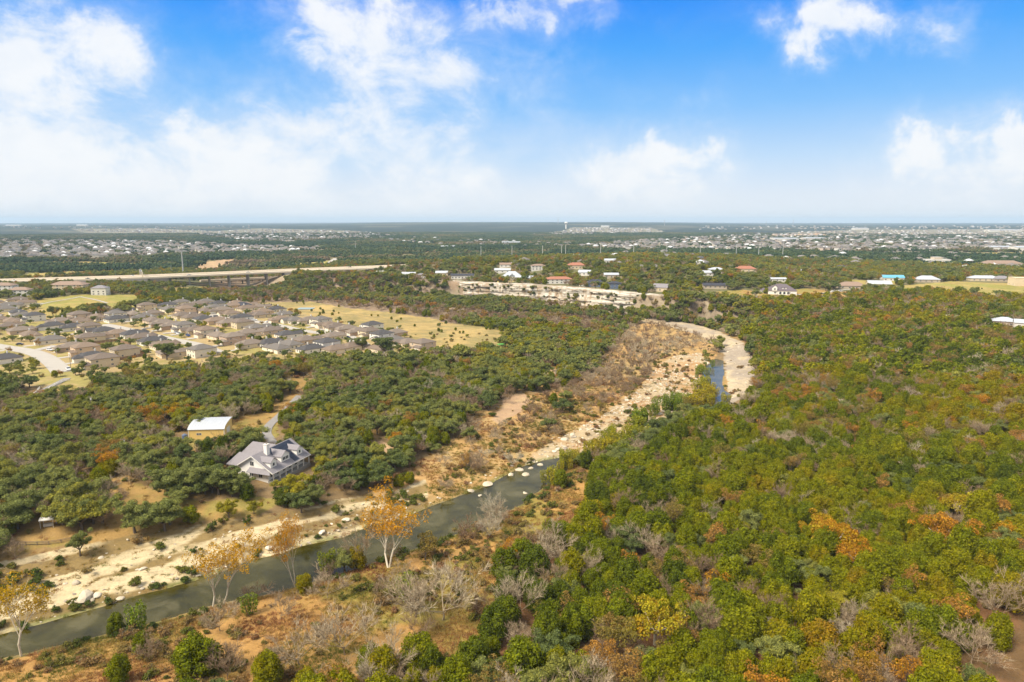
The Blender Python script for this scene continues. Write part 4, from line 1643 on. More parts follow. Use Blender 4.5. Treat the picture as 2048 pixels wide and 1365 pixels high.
protos = [suburban(k) for k in range(5)]
proto_used = [False] * 5
ROOFWORD = ['grey-brown', 'brown', 'tan-brown', 'grey', 'light brown', 'dark slate', 'grey-brown', 'tan-brown']
WALLWORD = ['tan', 'cream', 'brick', 'pale', 'orange-tan', 'off-white', 'brown', 'beige']
hrng = np.random.default_rng(21)
hcount = 0
for where, pts, rot, _ in ROWS:
    order = np.argsort([p[0] for p in pts])
    for rank, i in enumerate(order):
        u, v = pts[i]
        x, y, z = gp(u, v)
        var = int(hrng.choice([0, 1, 2, 3, 4], p=[.30, .22, .28, .08, .12]))
        if (u, v) == (654, 697) or (u, v) == (846, 698) or (u, v) == (206, 732):
            var = 3
        tint = (hrng.integers(0, 8) + 0.5) / 8
        ti = int(tint * 8)
        label = '%s house with %s roof, %s from left %s' % (WALLWORD[ti], ROOFWORD[ti], ORD[rank], where)
        rz = math.radians(rot + hrng.normal() * 3 + (90 if var == 2 and hrng.random() < 0.3 else 0))
        if not proto_used[var]:
            proto_used[var] = True
            o = protos[var]
            o.location, o.rotation_euler, o['label'] = (x, y, z), (0, 0, rz), label
            for c in o.children_recursive:
                c['tint'] = tint
        else:
            copy_thing(protos[var], (x, y, z), rz, label, tint)
        BLOCKS.append((x, y, 10.5))
        # a concrete drive from the garage
        hcount += 1
# houses between those rows, where plots are left
SUBP = next(P for k, P in ZONES if k == SUBURB)
ca, sa = math.cos(math.radians(-43)), math.sin(math.radians(-43))
cand = [(i * 16.0 + (j % 2) * 6, j * 23.0) for i in range(-60, 60) for j in range(-60, 60)]
cx = np.array([a * ca - b * sa for a, b in cand]) - 250 + hrng.normal(size=len(cand)) * 1.2
cy = np.array([a * sa + b * ca for a, b in cand]) + 560 + hrng.normal(size=len(cand)) * 1.2
okc = inside(cx, cy, SUBP)
cu, cv, _d = project(cx, cy, 14.0 + 0 * cx)
okc &= (cu > -60) & (cv < 712 + 0.05 * (400 - cu)) & (cv > 606)
for P, half in ROADS:
    okc &= edge_dist(cx, cy, P, False, 60.0) > half + 6
fill = []
for i in np.where(okc)[0]:
    if edge_dist(cx[i:i + 1], cy[i:i + 1], SUBP, True, 60.0)[0] < 9:
        continue
    if all((cx[i] - bx) ** 2 + (cy[i] - by) ** 2 > 18.5 ** 2 for bx, by, _ in BLOCKS):
        BLOCKS.append((cx[i], cy[i], 10.0))
        fill.append((cu[i], cx[i], cy[i], int(hrng.integers(0, 8)), int(hrng.choice([0, 1, 2, 4], p=[.35, .25, .3, .1]))))
fill.sort()
seen = {}
for uu, x, y, ti, var in fill:
    k = seen[ti] = seen.get(ti, -1) + 1
    label = '%s house with %s roof amid the subdivision plots, %s such from left' % (WALLWORD[ti], ROOFWORD[ti], ORD[min(k, 25)])
    copy_thing(protos[var], (x, y, float(ground_z(x, y)[0])), math.radians(-43 + 180 * int(hrng.integers(0, 2)) + hrng.normal() * 3), label, (ti + .5) / 8)
print('fill houses', len(fill))
for k in range(5):
    if not proto_used[k]:
        for c in list(protos[k].children_recursive) + [protos[k]]:
            bpy.data.objects.remove(c)


def custom_house(name, u, v, w, d, h, rot, wall, roof, style, label, cat='house', rise=2.6, wins=4, storeys=1, extra=None):
    x, y, z = gp(u, v)
    t = thing(name, label, cat, (x, y, z), math.radians(rot))
    mb = MB()
    mb.box(-w / 2, w / 2, -d / 2, d / 2, -2.0, h, wall)
    mb.build('wall', t)
    mb = MB()
    if style == 'hip':
        hip_roof(mb, -w / 2, w / 2, -d / 2, d / 2, h + 0.1, rise, roof, 0.6)
    elif style == 'gable':
        hip_roof(mb, -w / 2, w / 2, -d / 2, d / 2, h + 0.1, rise, roof, 0.5, gable='x' if w >= d else 'y')
    elif style == 'flat':
        mb.box(-w / 2 - .2, w / 2 + .2, -d / 2 - .2, d / 2 + .2, h, h + 0.5, roof)
    elif style == 'arch':
        n = 12
        for i in range(n):
            a0, a1 = math.pi * i / n, math.pi * (i + 1) / n
            p = [(-w / 2, -math.cos(a) * d / 2, h + math.sin(a) * rise) for a in (a0, a1)]
            mb.slab([p[0], (w / 2, *p[0][1:]), (w / 2, *p[1][1:]), p[1]], 0.15, roof)
    mb.build('roof', t)
    if style == 'gable':
        mb = MB()
        gable_wall(mb, -w / 2, w / 2, -d / 2, d / 2, h, rise, wall, 'x' if w >= d else 'y')
        mb.build('gable', t)
    if style == 'arch':
        mb = MB()
        for x_ in (-w / 2 + 0.02, w / 2 - 0.02):
            q = [(x_, -math.cos(math.pi * i / 12) * (d / 2 - .05), h + math.sin(math.pi * i / 12) * (rise - .15)) for i in range(13)]
            mb.face(q, wall)
            mb.face(q[::-1], wall)
        mb.build('end_wall', t)
    for s in range(storeys):
        for i in range(wins):
            put_window(t, -w / 2 + w * (i + 0.5) / wins, -d / 2, 0.8 + s * 2.8, '-y', min(1.8, w / wins * 0.55), 1.5)
        for i in range(2):
            put_window(t, -w / 2, -d / 4 + i * d / 2, 0.9 + s * 2.8, '-x', 1.2, 1.3)
            put_window(t, w / 2, -d / 4 + i * d / 2, 0.9 + s * 2.8, '+x', 1.2, 1.3)
    if extra:
        extra(t, w, d, h)
    BLOCKS.append((x, y, max(w, d) * 0.5 + 1.5))
    r = math.hypot(x, y)
    for k in (0.5 * d + 7, 0.5 * d + 16, 0.5 * d + 24):
        BLOCKS.append((x - x / r * k, y - y / r * k, w * 0.42))
    return t


def add_wing(x0, x1, y0, y1, h, wall, roof, rise=2.0, style=None):
    def f(t, w, d, hh):
        mb = MB()
        mb.box(x0, x1, y0, y1, -2, h, wall)
        mb.build('wing_wall', t)
        mb = MB()
        if style == 'flat':
            mb.box(x0 - .2, x1 + .2, y0 - .2, y1 + .2, h + 0.003, h + 0.4, roof)
        else:
            hip_roof(mb, x0, x1, y0, y1, h + 0.1, rise, roof, 0.4, gable=style)
            if style:
                gable_wall(mb, x0, x1, y0, y1, h, rise, wall, style)
        mb.build('wing_roof', t)
        for i in range(2):
            put_window(t, x0 + (x1 - x0) * (i + .5) / 2, y0, 0.8, '-y', 1.3, 1.4)
    return f


def manor_extra(t, w, d, h):
    # dormers, arched entrance bay, cupola dormer on the hip
    for i, xx in enumerate((0.5, 3.5)):
        mb = MB()
        mb.box(xx - 0.9, xx + 0.9, -d / 2 + 2.2, -d / 2 + 5.5, h, h + 2.9, 'white_siding')
        hip_roof(mb, xx - 0.9, xx + 0.9, -d / 2 + 2.0, -d / 2 + 6.5, h + 2.9, 0.8, 'purple_shingle', 0.2, gable='y')
        mb.build('dormer', t)
    mb = MB()
    mb.box(-10.5, -5.5, -d / 2 - 1.2, -d / 2 + 4, h, h + 3.4, 'white_siding')
    hip_roof(mb, -10.5, -5.5, -d / 2 - 1.2, -d / 2 + 6, h + 3.4, 2.6, 'purple_shingle', 0.3, gable='y')
    gable_wall(mb, -10.5, -5.5, -d / 2 - 1.15, -d / 2 + 4, h + 3.4, 2.6, 'white_siding', 'y')
    mb.build('entrance_gable', t)
    put_window(t, -8, -d / 2 - 1.2, h + 0.8, '-y', 1.6, 1.8)
    for xx in (-2, 2, 6):
        mb = MB()
        pts = [(xx - 1.1, 0), (xx + 1.1, 0), (xx + 1.1, 1.8)] + [(xx + 1.1 * math.cos(a), 1.8 + 0.9 * math.sin(a)) for a in (0.6, 1.2, 1.57, 1.94, 2.54)] + [(xx - 1.1, 1.8)]
        mb.solid([(p, -d / 2 - 0.06, q) for p, q in pts] + [(p, -d / 2 + 0.02, q) for p, q in pts],
                 [tuple(range(len(pts)))] + [(i, (i + 1) % len(pts), len(pts) + (i + 1) % len(pts), len(pts) + i) for i in range(len(pts))], 'glass')
        mb.build('arched_window', t)
    add_wing(-w / 2 - 7, -w / 2 - .01, -4, 5, 3.2, 'white_siding', 'purple_shingle', 2.4)(t, w, d, h)


def columns_extra(t, w, d, h):
    for i in range(5):
        mb = MB()
        mb.tube((-w / 2 + w * (i + .5) / 5, -d / 2 - 2.4, -1), (-w / 2 + w * (i + .5) / 5, -d / 2 - 2.4, h - 0.2), 0.2, 0.2, 'white_paint')
        mb.build('porch_post', t)
    mb = MB()
    mb.box(-w / 2, w / 2, -d / 2 - 2.8, -d / 2 - 0.01, h - 0.2, h + 0.003, 'white_paint')
    mb.build('porch_roof', t)


def aframe_extra(t, w, d, h):
    mb = MB()
    q = [(-4.5, -d / 2 - 0.5, h + 0.3), (4.5, -d / 2 - 0.5, h + 0.3), (0, -d / 2 - 0.5, h + 5.2)]
    mb.solid(q + [(a, -d / 2 + 3.5, c) for a, b, c in q], [(0, 1, 2), (0, 2, 5, 3), (1, 4, 5, 2)], 'silver_roof')
    mb.build('front_gable', t)
    for xx in (-2.4, 0, 2.4):
        put_window(t, xx, -d / 2 - 0.55, h + 0.6, '-y', 1.7, 1.9 if xx else 3.0)
    columns_extra(t, w, d, h)


CH = custom_house
CH('bluff_house', 762, 552, 13, 10, 6.2, 12, 'white_paint', 'white_paint', 'flat', 'white two-storey modern house on the bluff, leftmost of the bluff houses', wins=2, storeys=2,
   extra=add_wing(6.51, 22, -3, 5, 3.4, 'white_paint', 'silver_roof', 1.4, 'x'))
CH('arched_barn', 818, 554, 20, 12, 3.2, 4, 'metal_roof', 'metal_roof', 'arch', 'grey arched metal barn with dark door on the bluff', 'barn', 3.6, wins=0)
CH('bluff_house', 843, 557, 14, 10, 4.6, 4, 'white_paint', 'grey_shingle', 'hip', 'small white house standing beside the grey arched metal barn', rise=2.2, wins=3)
CH('bluff_house', 884, 551, 17, 11, 3.6, 0, 'stucco_wall', 'metal_roof', 'gable', 'house with pale metal roof between arched barn and long white house', rise=2.6, wins=3)
CH('bluff_house', 925, 557, 31, 11, 4.0, 3, 'white_paint', 'dark_shingle', 'gable', 'long low white house with dark roof on the bluff edge', rise=2.4, wins=7)
CH('bluff_house', 1024, 559, 26, 17, 3.6, 0, 'white_paint', 'silver_roof', 'hip', 'house with tall silver hipped roof and gabled glass front above the cliff', rise=7.0, wins=5, extra=aframe_extra)
CH('bluff_house', 1060, 560, 12, 9, 3.0, 8, 'white_paint', 'silver_roof', 'gable', 'small white outbuilding right of the tall silver-roofed house', rise=2.2, wins=2)
CH('villa', 1117, 567, 33, 14, 5.6, 4, 'white_paint', 'red_tile', 'hip', 'white two-storey villa with red tile roof above the cliff', rise=2.8, wins=6, storeys=2,
   extra=add_wing(-24, -16.51, -6, 5, 3.6, 'white_paint', 'silver_roof', 2.0))
CH('bluff_house', 1190, 573, 23, 14, 3.8, -6, 'slate_blue', 'dark_shingle', 'hip', 'dark slate house with grey hipped roof right of the red-roofed villa', rise=4.6, wins=4,
   extra=add_wing(-19, -11.51, -6, 3, 2.6, 'white_paint', 'white_paint', 1.8, 'x'))
CH('bluff_house', 1229, 577, 15, 11, 6.0, -8, 'slate_blue', 'dark_shingle', 'hip', 'dark two-storey house perched at the cliff edge with a deck', rise=2.2, wins=3, storeys=2)
CH('bluff_house', 1322, 582, 16, 12, 4.0, -24, 'stucco_wall', 'grey_shingle', 'gable', 'tan gabled house where the white cliff ends', rise=4.0, wins=3,
   extra=add_wing(-18, -8.01, -5, 2, 1.6, 'stone_trim', 'stone_trim', 0.6, 'flat'))
CH('bluff_house', 1428, 576, 26, 12, 3.0, -4, 'stone_trim', 'dark_shingle', 'gable', 'low house with long dark roof beyond the pale retaining wall', rise=2.4, wins=5)
CH('plateau_house', 1076, 540, 19, 12, 6.0, 4, 'white_paint', 'tan_roof', 'hip', 'white two-storey house among trees behind the silver-roofed house', rise=2.0, wins=4, storeys=2)
CH('plateau_house', 1152, 537, 24, 13, 4.4, 2, 'stucco_wall', 'red_tile', 'hip', 'cream house with terracotta roof among trees above the red-roofed villa', rise=3.4, wins=5)
CH('plateau_house', 1158, 520, 20, 10, 4.0, 2, 'white_paint', 'metal_roof', 'gable', 'white barn beyond the far clearing with poles', rise=3.6, wins=2)
CH('plateau_house', 952, 526, 18, 12, 4.0, 0, 'stucco_wall', 'tan_roof', 'hip', 'small pinkish house alone in the far woods', rise=3, wins=3)
CH('plateau_house', 1012, 534, 18, 11, 3.4, 0, 'white_paint', 'tan_roof', 'gable', 'pale low house in woods behind the bluff', rise=2.4, wins=3)
CH('plateau_house', 1005, 545, 22, 10, 3.4, 0, 'white_paint', 'metal_roof', 'gable', 'white house with chimney behind the silver-roofed house', rise=2.4, wins=3)
CH('plateau_house', 1170, 550, 16, 10, 3.4, -20, 'white_paint', 'metal_roof', 'gable', 'white metal-roofed house upslope of the red-roofed villa', rise=3, wins=3)
CH('plateau_house', 1222, 555, 18, 10, 3.4, 0, 'stone_trim', 'silver_roof', 'gable', 'grey-roofed house hidden in trees behind the dark slate house', rise=2.2, wins=3)
CH('plateau_house', 1220, 526, 16, 10, 3.4, 0, 'white_paint', 'metal_roof', 'gable', 'tiny white house in far woods right of the pole clearing', rise=2.4, wins=2)
CH('plateau_house', 1490, 544, 26, 13, 4.2, -6, 'stucco_wall', 'red_tile', 'hip', 'tan house with terracotta roof in trees above the big lawn', rise=3.4, wins=4)
CH('plateau_house', 1432, 545, 18, 11, 3.8, 0, 'white_paint', 'silver_roof', 'hip', 'pale house in trees left of the terracotta-roofed tan house', rise=2.4, wins=3)
CH('plateau_house', 1418, 551, 16, 10, 3.4, 0, 'white_paint', 'metal_roof', 'gable', 'low white house just above the dark-roofed house', rise=2.4, wins=3)
CH('manor_house', 1562, 587, 29, 20, 3.8, -14, 'white_siding', 'purple_shingle', 'hip', 'large white manor with purple-grey hipped roof, dormers and arched windows on the lawn', rise=6.4, wins=2, extra=manor_extra)
CH('plateau_house', 1552, 563, 22, 8, 3.0, 0, 'white_paint', 'metal_roof', 'gable', 'low white outbuilding directly behind the large manor', rise=1.6, wins=3)
CH('ranch_house', 1702, 577, 30, 16, 3.4, -10, 'stone_trim', 'tan_roof', 'hip', 'brick ranch house with brown hipped roof right of the manor lawn', rise=4.2, wins=4,
   extra=add_wing(15.01, 22, -9, 2, 3.2, 'stone_trim', 'tan_roof', 3.0, 'y'))
CH('ranch_house', 1757, 574, 25, 14, 3.8, -14, 'stucco_wall', 'metal_roof', 'gable', 'cream house with white metal roof right of the brick ranch house', rise=3.6, wins=4)
CH('ranch_house', 1784, 561, 26, 11, 3.6, -8, 'white_paint', 'teal_roof', 'gable', 'house with turquoise metal roof on the plateau', rise=3.2, wins=4)
CH('ranch_house', 1852, 564, 27, 15, 3.4, -6, 'stone_trim', 'silver_roof', 'hip', 'stone house with silver hipped roof on the tan field', rise=4.4, wins=4)
CH('ranch_house', 1966, 562, 34, 13, 3.6, -8, 'stucco_wall', 'silver_roof', 'hip', 'long cream house with silver roof at far right of the plateau', rise=3.2, wins=5)
CH('ranch_house', 2002, 563, 20, 13, 3.6, -8, 'stone_trim', 'grey_shingle', 'hip', 'grey-roofed stone house next to the long cream house', rise=3.4, wins=3)
CH('tan_warehouse', 2042, 571, 22, 16, 9.0, -8, 'stucco_wall', 'stucco_wall', 'flat', 'tall plain tan box building at the right edge', 'building', wins=0)
CH('plateau_house', 1872, 526, 42, 18, 6.0, 0, 'white_paint', 'white_paint', 'flat', 'white modern estate with stepped blocks in the right distance', wins=6,
   extra=add_wing(-6, 8, -4, 8, 10, 'stone_trim', 'white_paint', 1, 'flat'))
CH('plateau_house', 2000, 532, 62, 20, 4.0, -4, 'white_paint', 'tan_roof', 'hip', 'long house with brown roof at the far right beyond the tan field', rise=5.0, wins=7)
CH('forest_cabin', 2008, 650, 16, 12, 3.4, -30, 'stone_trim', 'silver_roof', 'hip', 'cabin with blue-grey metal roof amid the right forest', 'cabin', rise=2.8, wins=2)
CH('forest_cabin', 2046, 655, 12, 10, 3.8, -30, 'white_paint', 'metal_roof', 'gable', 'white shed roof poking out of forest at the right edge', 'cabin', rise=2.4, wins=2)
CH('apartment_block', 8, 585, 26, 14, 8.5, 8, 'white_paint', 'tan_roof', 'hip', 'white three-storey apartment block at the left edge', 'building', rise=3, wins=5, storeys=3)
CH('apartment_block', 42, 590, 22, 12, 6.0, 8, 'white_paint', 'tan_roof', 'hip', 'cream apartment block half hidden by oaks right of the leftmost block', 'building', rise=3, wins=4, storeys=2)
CH('apartment_block', 140, 578, 40, 18, 5.4, 6, 'stucco_wall', 'tan_roof', 'hip', 'long brown-roofed building behind the oaks near the highway', 'building', rise=4, wins=6, storeys=2)
CH('apartment_block', 202, 590, 16, 12, 8.2, 8, 'white_paint', 'grey_shingle', 'hip', 'tall narrow white building standing alone by the green field', 'building', rise=3, wins=3, storeys=2)
CH('park_pavilion', 486, 617, 16, 10, 3.4, -30, 'stone_trim', 'dark_shingle', 'hip', 'dark-roofed open pavilion at the top of the subdivision', 'pavilion', rise=3, wins=0)


def shed(u, v, label):
    x, y, z = gp(u, v)
    t = thing('garden_canopy', label, 'canopy', (x, y, z), 0.3)
    mb = MB()
    hip_roof(mb, -1.9, 1.9, -1.5, 1.5, 2.5, 0.5, 'white_paint', 0.1, gable='x')
    mb.build('roof', t)
    for sx in (-1.7, 1.7):
        for sy in (-1.3, 1.3):
            mb = MB()
            mb.box(sx - .06, sx + .06, sy - .06, sy + .06, -0.3, 2.55, 'white_paint')
            mb.build('post', t)
    mb = MB()
    mb.box(-1.2, 1.2, -0.5, 0.5, 0.0, 0.8, 'white_paint')
    mb.build('bench', t)
    BLOCKS.append((x, y, 3.5))
    for k in range(1, 5):
        BLOCKS.append((x - x / y * 2.5 * k, y - 2.5 * k, 2.6))


shed(97, 1052, 'small white canopy on posts under the oaks at lower left')


# ---- the creek house
def creek_house():
    W_, L_ = Vector((0.94, -0.34, 0)), Vector((0.34, 0.94, 0))
    C0 = Vector((-84.6, 229.5, 0))
    org = C0 - W_ * 9.0
    z0 = float(ground_z(-93, 242)[0])
    t = thing('creek_house', 'white house with grey roof, dormers, chimney and solar panels above the creek', 'house', (org.x, org.y, z0), math.atan2(W_.y, W_.x))
    RZ, RE, LE = 8.6, 3.1, 3.9          # ridge, right eave, left eave heights
    Ln = 22.0
    XR, XL = 9.0, -7.6
    zr = lambda x: RZ + (RE - RZ) * x / XR
    zl = lambda x: RZ + (LE - RZ) * x / XL
    mb = MB()
    mb.box(-7.0, 6.4, 0.8, Ln - 0.8, -2.5, 3.0, 'white_siding')
    for y in (0.8, Ln - 0.92):
        q = [(-7.0, 3.0), (6.4, 3.0), (6.4, zr(6.4) - .25), (0, RZ - .25), (-7.0, zl(-7.0) - .25)]
        mb.solid([(a, y, b) for a, b in q] + [(a, y + .12, b) for a, b in q], [tuple(range(5)), tuple(range(9, 4, -1))] + [(i, 5 + i, 5 + (i + 1) % 5, (i + 1) % 5) for i in range(5)], 'white_siding')
    mb.build('wall', t)
    mb = MB()
    mb.slab([(0, 0, RZ), (0, Ln, RZ), (XR, Ln, RE), (XR, 0, RE)][::-1], 0.22, 'grey_shingle')
    mb.slab([(0, 0, RZ), (XL, 0, LE), (XL, Ln, LE), (0, Ln, RZ)][::-1], 0.22, 'grey_shingle')
    roof = mb.build('roof', t)
    mb = MB()
    for a, b in (((0, -0.06, RZ), (XR, -0.06, RE)), ((0, -0.06, RZ), (XL, -0.06, LE))):
        mb.solid([(a[0], -0.10, a[2] + .02), (b[0], -0.10, b[2] + .02), (b[0], -0.10, b[2] - .4), (a[0], -0.10, a[2] - .4),
                  (a[0], 0.02, a[2] + .02), (b[0], 0.02, b[2] + .02), (b[0], 0.02, b[2] - .4), (a[0], 0.02, a[2] - .4)],
                 [(0, 1, 2, 3), (7, 6, 5, 4), (0, 4, 5, 1), (2, 6, 7, 3)], 'white_paint')
    mb.build('fascia', t)
    mb = MB()
    mb.box(XR - 0.05, XR + 0.10, 0, Ln, RE - 0.32, RE - 0.02, 'white_paint')
    mb.build('gutter', t)
    # porch
    mb = MB()
    mb.box(6.42, 9.0, 0.5, Ln - 0.5, -1.8, -0.1, 'dark_concrete')
    mb.build('porch_floor', t)
    for k in range(7):
        mb = MB()
        y = 0.8 + k * (Ln - 1.6) / 6
        mb.box(8.45, 8.75, y - 0.15, y + 0.15, -0.1, RE - 0.1, 'white_paint')
        mb.build('porch_post', t)
    for k in range(6):
        put_window(t, 6.4, 2.6 + k * 3.4, 0.7, '+x', 1.5, 1.8)
    # dormers
    for (yc, w, xf, wallz, rz, nw) in ((3.2, 3.2, 7.0, 6.7, 7.8, 1), (10.0, 4.6, 6.8, 6.8, 8.4, 2), (18.0, 3.2, 7.0, 6.7, 7.8, 1)):
        d = MB()
        x0 = (RZ - wallz) / (RZ - RE) * XR
        y0, y1 = yc - w / 2, yc + w / 2
        zb = zr(xf) - 0.3
        q = [(x0, wallz), (xf, wallz), (xf, zb)]
        for y in (y0, y1 - 0.1):
            d.solid([(a, y, b) for a, b in q] + [(a, y + .1, b) for a, b in q], [(0, 1, 2), (5, 4, 3), (0, 3, 4, 1), (1, 4, 5, 2), (2, 5, 3, 0)], 'white_siding')
        g = [(y0, zb), (y1, zb), (y1, wallz), (yc, rz - .08), (y0, wallz)]
        d.solid([(xf, a, b) for a, b in g] + [(xf - .1, a, b) for a, b in g], [tuple(range(5)), tuple(range(9, 4, -1))] + [(i, 5 + i, 5 + (i + 1) % 5, (i + 1) % 5) for i in range(5)], 'white_siding')
        dm = d.build('dormer', roof)
        d = MB()
        xr0 = (RZ - rz) / (RZ - RE) * XR - 0.3
        xe0 = x0 - 0.5
        o = 0.35
        sl = (rz - wallz) / (w / 2)
        ze = wallz - o * sl
        d.slab([(xr0, yc, rz), (xf + .35, yc, rz), (xf + .35, y0 - o, ze), (xe0, y0 - o, ze)][::-1], 0.14, 'grey_shingle')
        d.slab([(xr0, yc, rz), (xe0, y1 + o, ze), (xf + .35, y1 + o, ze), (xf + .35, yc, rz)][::-1], 0.14, 'grey_shingle')
        d.build('dormer_roof', roof)
        for k in range(nw):
            yy = yc if nw == 1 else yc - 0.85 + 1.7 * k
            put_window(roof, xf, yy, zb + 0.75, '+x', 1.0 if nw == 1 else 1.5, 1.25, n=1 if nw == 1 else 2, name='dormer_window')
    # chimney
    mb = MB()
    mb.box(0.9, 2.3, 5.6, 7.2, 5.5, 11.0, 'white_siding')
    mb.box(0.8, 2.4, 5.5, 7.3, 11.003, 11.25, 'white_paint')
    mb.tube((1.6, 6.4, 11.2), (1.6, 6.4, 11.8), 0.22, 0.22, 'dark_concrete')
    mb.build('chimney', roof)
    # solar panels, each its own plate on the roof plane
    sl = (RE - RZ) / XR
    cosl = 1 / math.sqrt(1 + sl * sl)
    pm = MB()
    pm.solid([(0, 0, .10), (1.55 * cosl, 0, .10 + 1.55 * cosl * sl), (1.55 * cosl, .95, .10 + 1.55 * cosl * sl), (0, .95, .10),
              (0, 0, .05), (1.55 * cosl, 0, .05 + 1.55 * cosl * sl), (1.55 * cosl, .95, .05 + 1.55 * cosl * sl), (0, .95, .05)],
             [(0, 1, 2, 3), (7, 6, 5, 4), (0, 4, 5, 1), (1, 5, 6, 2), (2, 6, 7, 3), (3, 7, 4, 0)], 'solar_glass')
    pmesh = pm.mesh('solar_panel')
    cells = [(0.35 + 1.38 * a, 7.6 + 1.0 * b) for a in range(2) for b in range(13)]
    cells += [(3.11 + 1.38 * a, 12.9 + 1.0 * b) for a in range(4) for b in range(3)]
    for a, b in cells:
        p = mobj('solar_panel', pmesh, roof)
        p.location = (a, b, zr(a))
    # wings on the far side from the creek
    for (x0, x1, y0, y1, ez, rz, nm) in ((-16.5, -5.0, 12.5, 21.0, 3.3, 7.4, 1), (-13.5, -5.0, 2.0, 10.0, 3.3, 7.0, 2)):
        mb = MB()
        mb.box(x0 + .5, x1, y0 + .5, y1 - .5, -2.5, ez, 'white_siding')
        mb.build('wing_wall', t)
        mb = MB()
        ym = (y0 + y1) / 2
        r0, r1 = (x0 + 3.0, ym, rz), (x1 + 2.2, ym, rz)
        mb.slab([(x0, y0, ez), (x1 + .5, y0, ez), r1, r0], .18, 'grey_shingle')
        mb.slab([(x1 + .5, y1, ez), (x0, y1, ez), r0, r1], .18, 'grey_shingle')
        mb.slab([(x0, y1, ez), (x0, y0, ez), r0], .18, 'grey_shingle')
        mb.build('wing_roof', t)
        put_window(t, (x0 + x1) / 2, y0 + .5, 0.9, '-y', 1.6, 1.5)
    # near end: hipped lean-to over the lower wall, windows in the gable
    mb = MB()
    mb.slab([(-1.5, -1.3, 2.9), (8.8, -1.3, 2.9), (7.0, 0.78, 4.1), (-1.5, 0.78, 4.1)], .15, 'grey_shingle')
    mb.build('lean_to_roof', t)
    for xx in (-4.6, -1.0, 3.0):
        put_window(t, xx, 0.8, 0.6, '-y', 1.5, 1.6)
    put_window(t, -0.5, 0.8, 4.6, '-y', 1.6, 1.7)
    for p in ((0, 3), (0, 10), (0, 18), (-8, 6), (-10, 16), (6, 10), (6, 3), (6, 18), (9, 0), (11, 6), (13, 2), (12, 12), (15, -2), (11, -4)):
        q = org + W_ * p[0] + L_ * p[1]
        BLOCKS.append((q.x, q.y, 5.0))
    return t


creek_house()


def metal_barn():
    x, y, z = gp(378, 879)
    rz = math.radians(5)
    t = thing('metal_barn', 'yellow metal barn with curved white roof among the oaks', 'barn', (x, y, z), rz)
    Wd, D, h0, h1 = 14.5, 10.5, 4.2, 6.4
    n = 14
    prof = [(D * (1 - math.cos(math.pi / 2 * i / n)) * 1.0, h0 + (h1 - h0) * math.sin(math.pi / 2 * i / n)) for i in range(n + 1)]
    mb = MB()
    mb.box(0, Wd, 0, 0.12, -1.5, h0, 'barn_yellow')
    mb.box(0, Wd, D - 0.12, D, -1.5, h1 - .1, 'barn_yellow')
    for x_ in (0.0, Wd - 0.12):
        q = [(0, -1.5)] + [(D, -1.5)] + [(a, b - .1) for a, b in prof[::-1]]
        k = len(q)
        mb.solid([(x_, a, b) for a, b in q] + [(x_ + .12, a, b) for a, b in q], [tuple(range(k)), tuple(range(2 * k - 1, k - 1, -1))] + [(i, k + i, k + (i + 1) % k, (i + 1) % k) for i in range(k)], 'barn_yellow')
    mb.build('wall', t)
    mb = MB()
    for (a, b), (c, d) in zip(prof[:-1], prof[1:]):
        mb.slab([(-.3, a - (.35 if a == 0 else 0), b), (Wd + .3, a - (.35 if a == 0 else 0), b), (Wd + .3, c, d), (-.3, c, d)], .12, 'metal_roof')
    rf = mb.build('roof', t)
    mb = MB()
    for k in range(1, 12):
        xx = Wd * k / 12
        for (a, b), (c, d) in zip(prof[:-1], prof[1:]):
            mb.slab([(xx - .04, a, b + .05), (xx + .04, a, b + .05), (xx + .04, c, d + .05), (xx - .04, c, d + .05)], .06, 'metal_roof')
    mb.build('standing_seam', rf)
    mb = MB()
    mb.box(-0.10, 0.14, -0.10, 0.0, -1.5, h0, 'white_paint')
    mb.box(Wd - .14, Wd + .10, -0.10, 0.0, -1.5, h0, 'white_paint')
    mb.box(0.15, Wd - .15, -0.06, 0.0, h0 - .35, h0 - .05, 'white_paint')
    mb.build('corner_trim', t)
    put_window(t, 4.2, 0.0, 1.7, '-y', 2.0, 0.9)
    mb = MB()
    mb.box(Wd, Wd + .08, 3.2, 7.2, -0.2, 3.6, 'white_paint')
    mb.build('roller_door', t)
    for (dx, dy) in ((3, 4), (8, 4), (12, 4), (3, -3), (8, -3), (-2, -2), (2, -8), (14, 8), (6, -8), (10, -9), (4, -12), (15, -1), (14, -6)):
        BLOCKS.append((x + dx, y + dy, 5.0))
    wt = thing('water_tank', 'dark round water tank at the left end of the yellow barn', 'tank', (x - 1.6, y - 0.2, z))
    mb = MB()
    mb.tube((0, 0, -0.5), (0, 0, 2.0), 1.1, 1.1, 'slate_blue', 16)
    mb.build('body', wt)
    mb = MB()
    mb.tube((0, 0, 1.98), (0, 0, 2.5), 1.1, 0.25, 'slate_blue', 16)
    mb.build('lid', wt)


metal_barn()


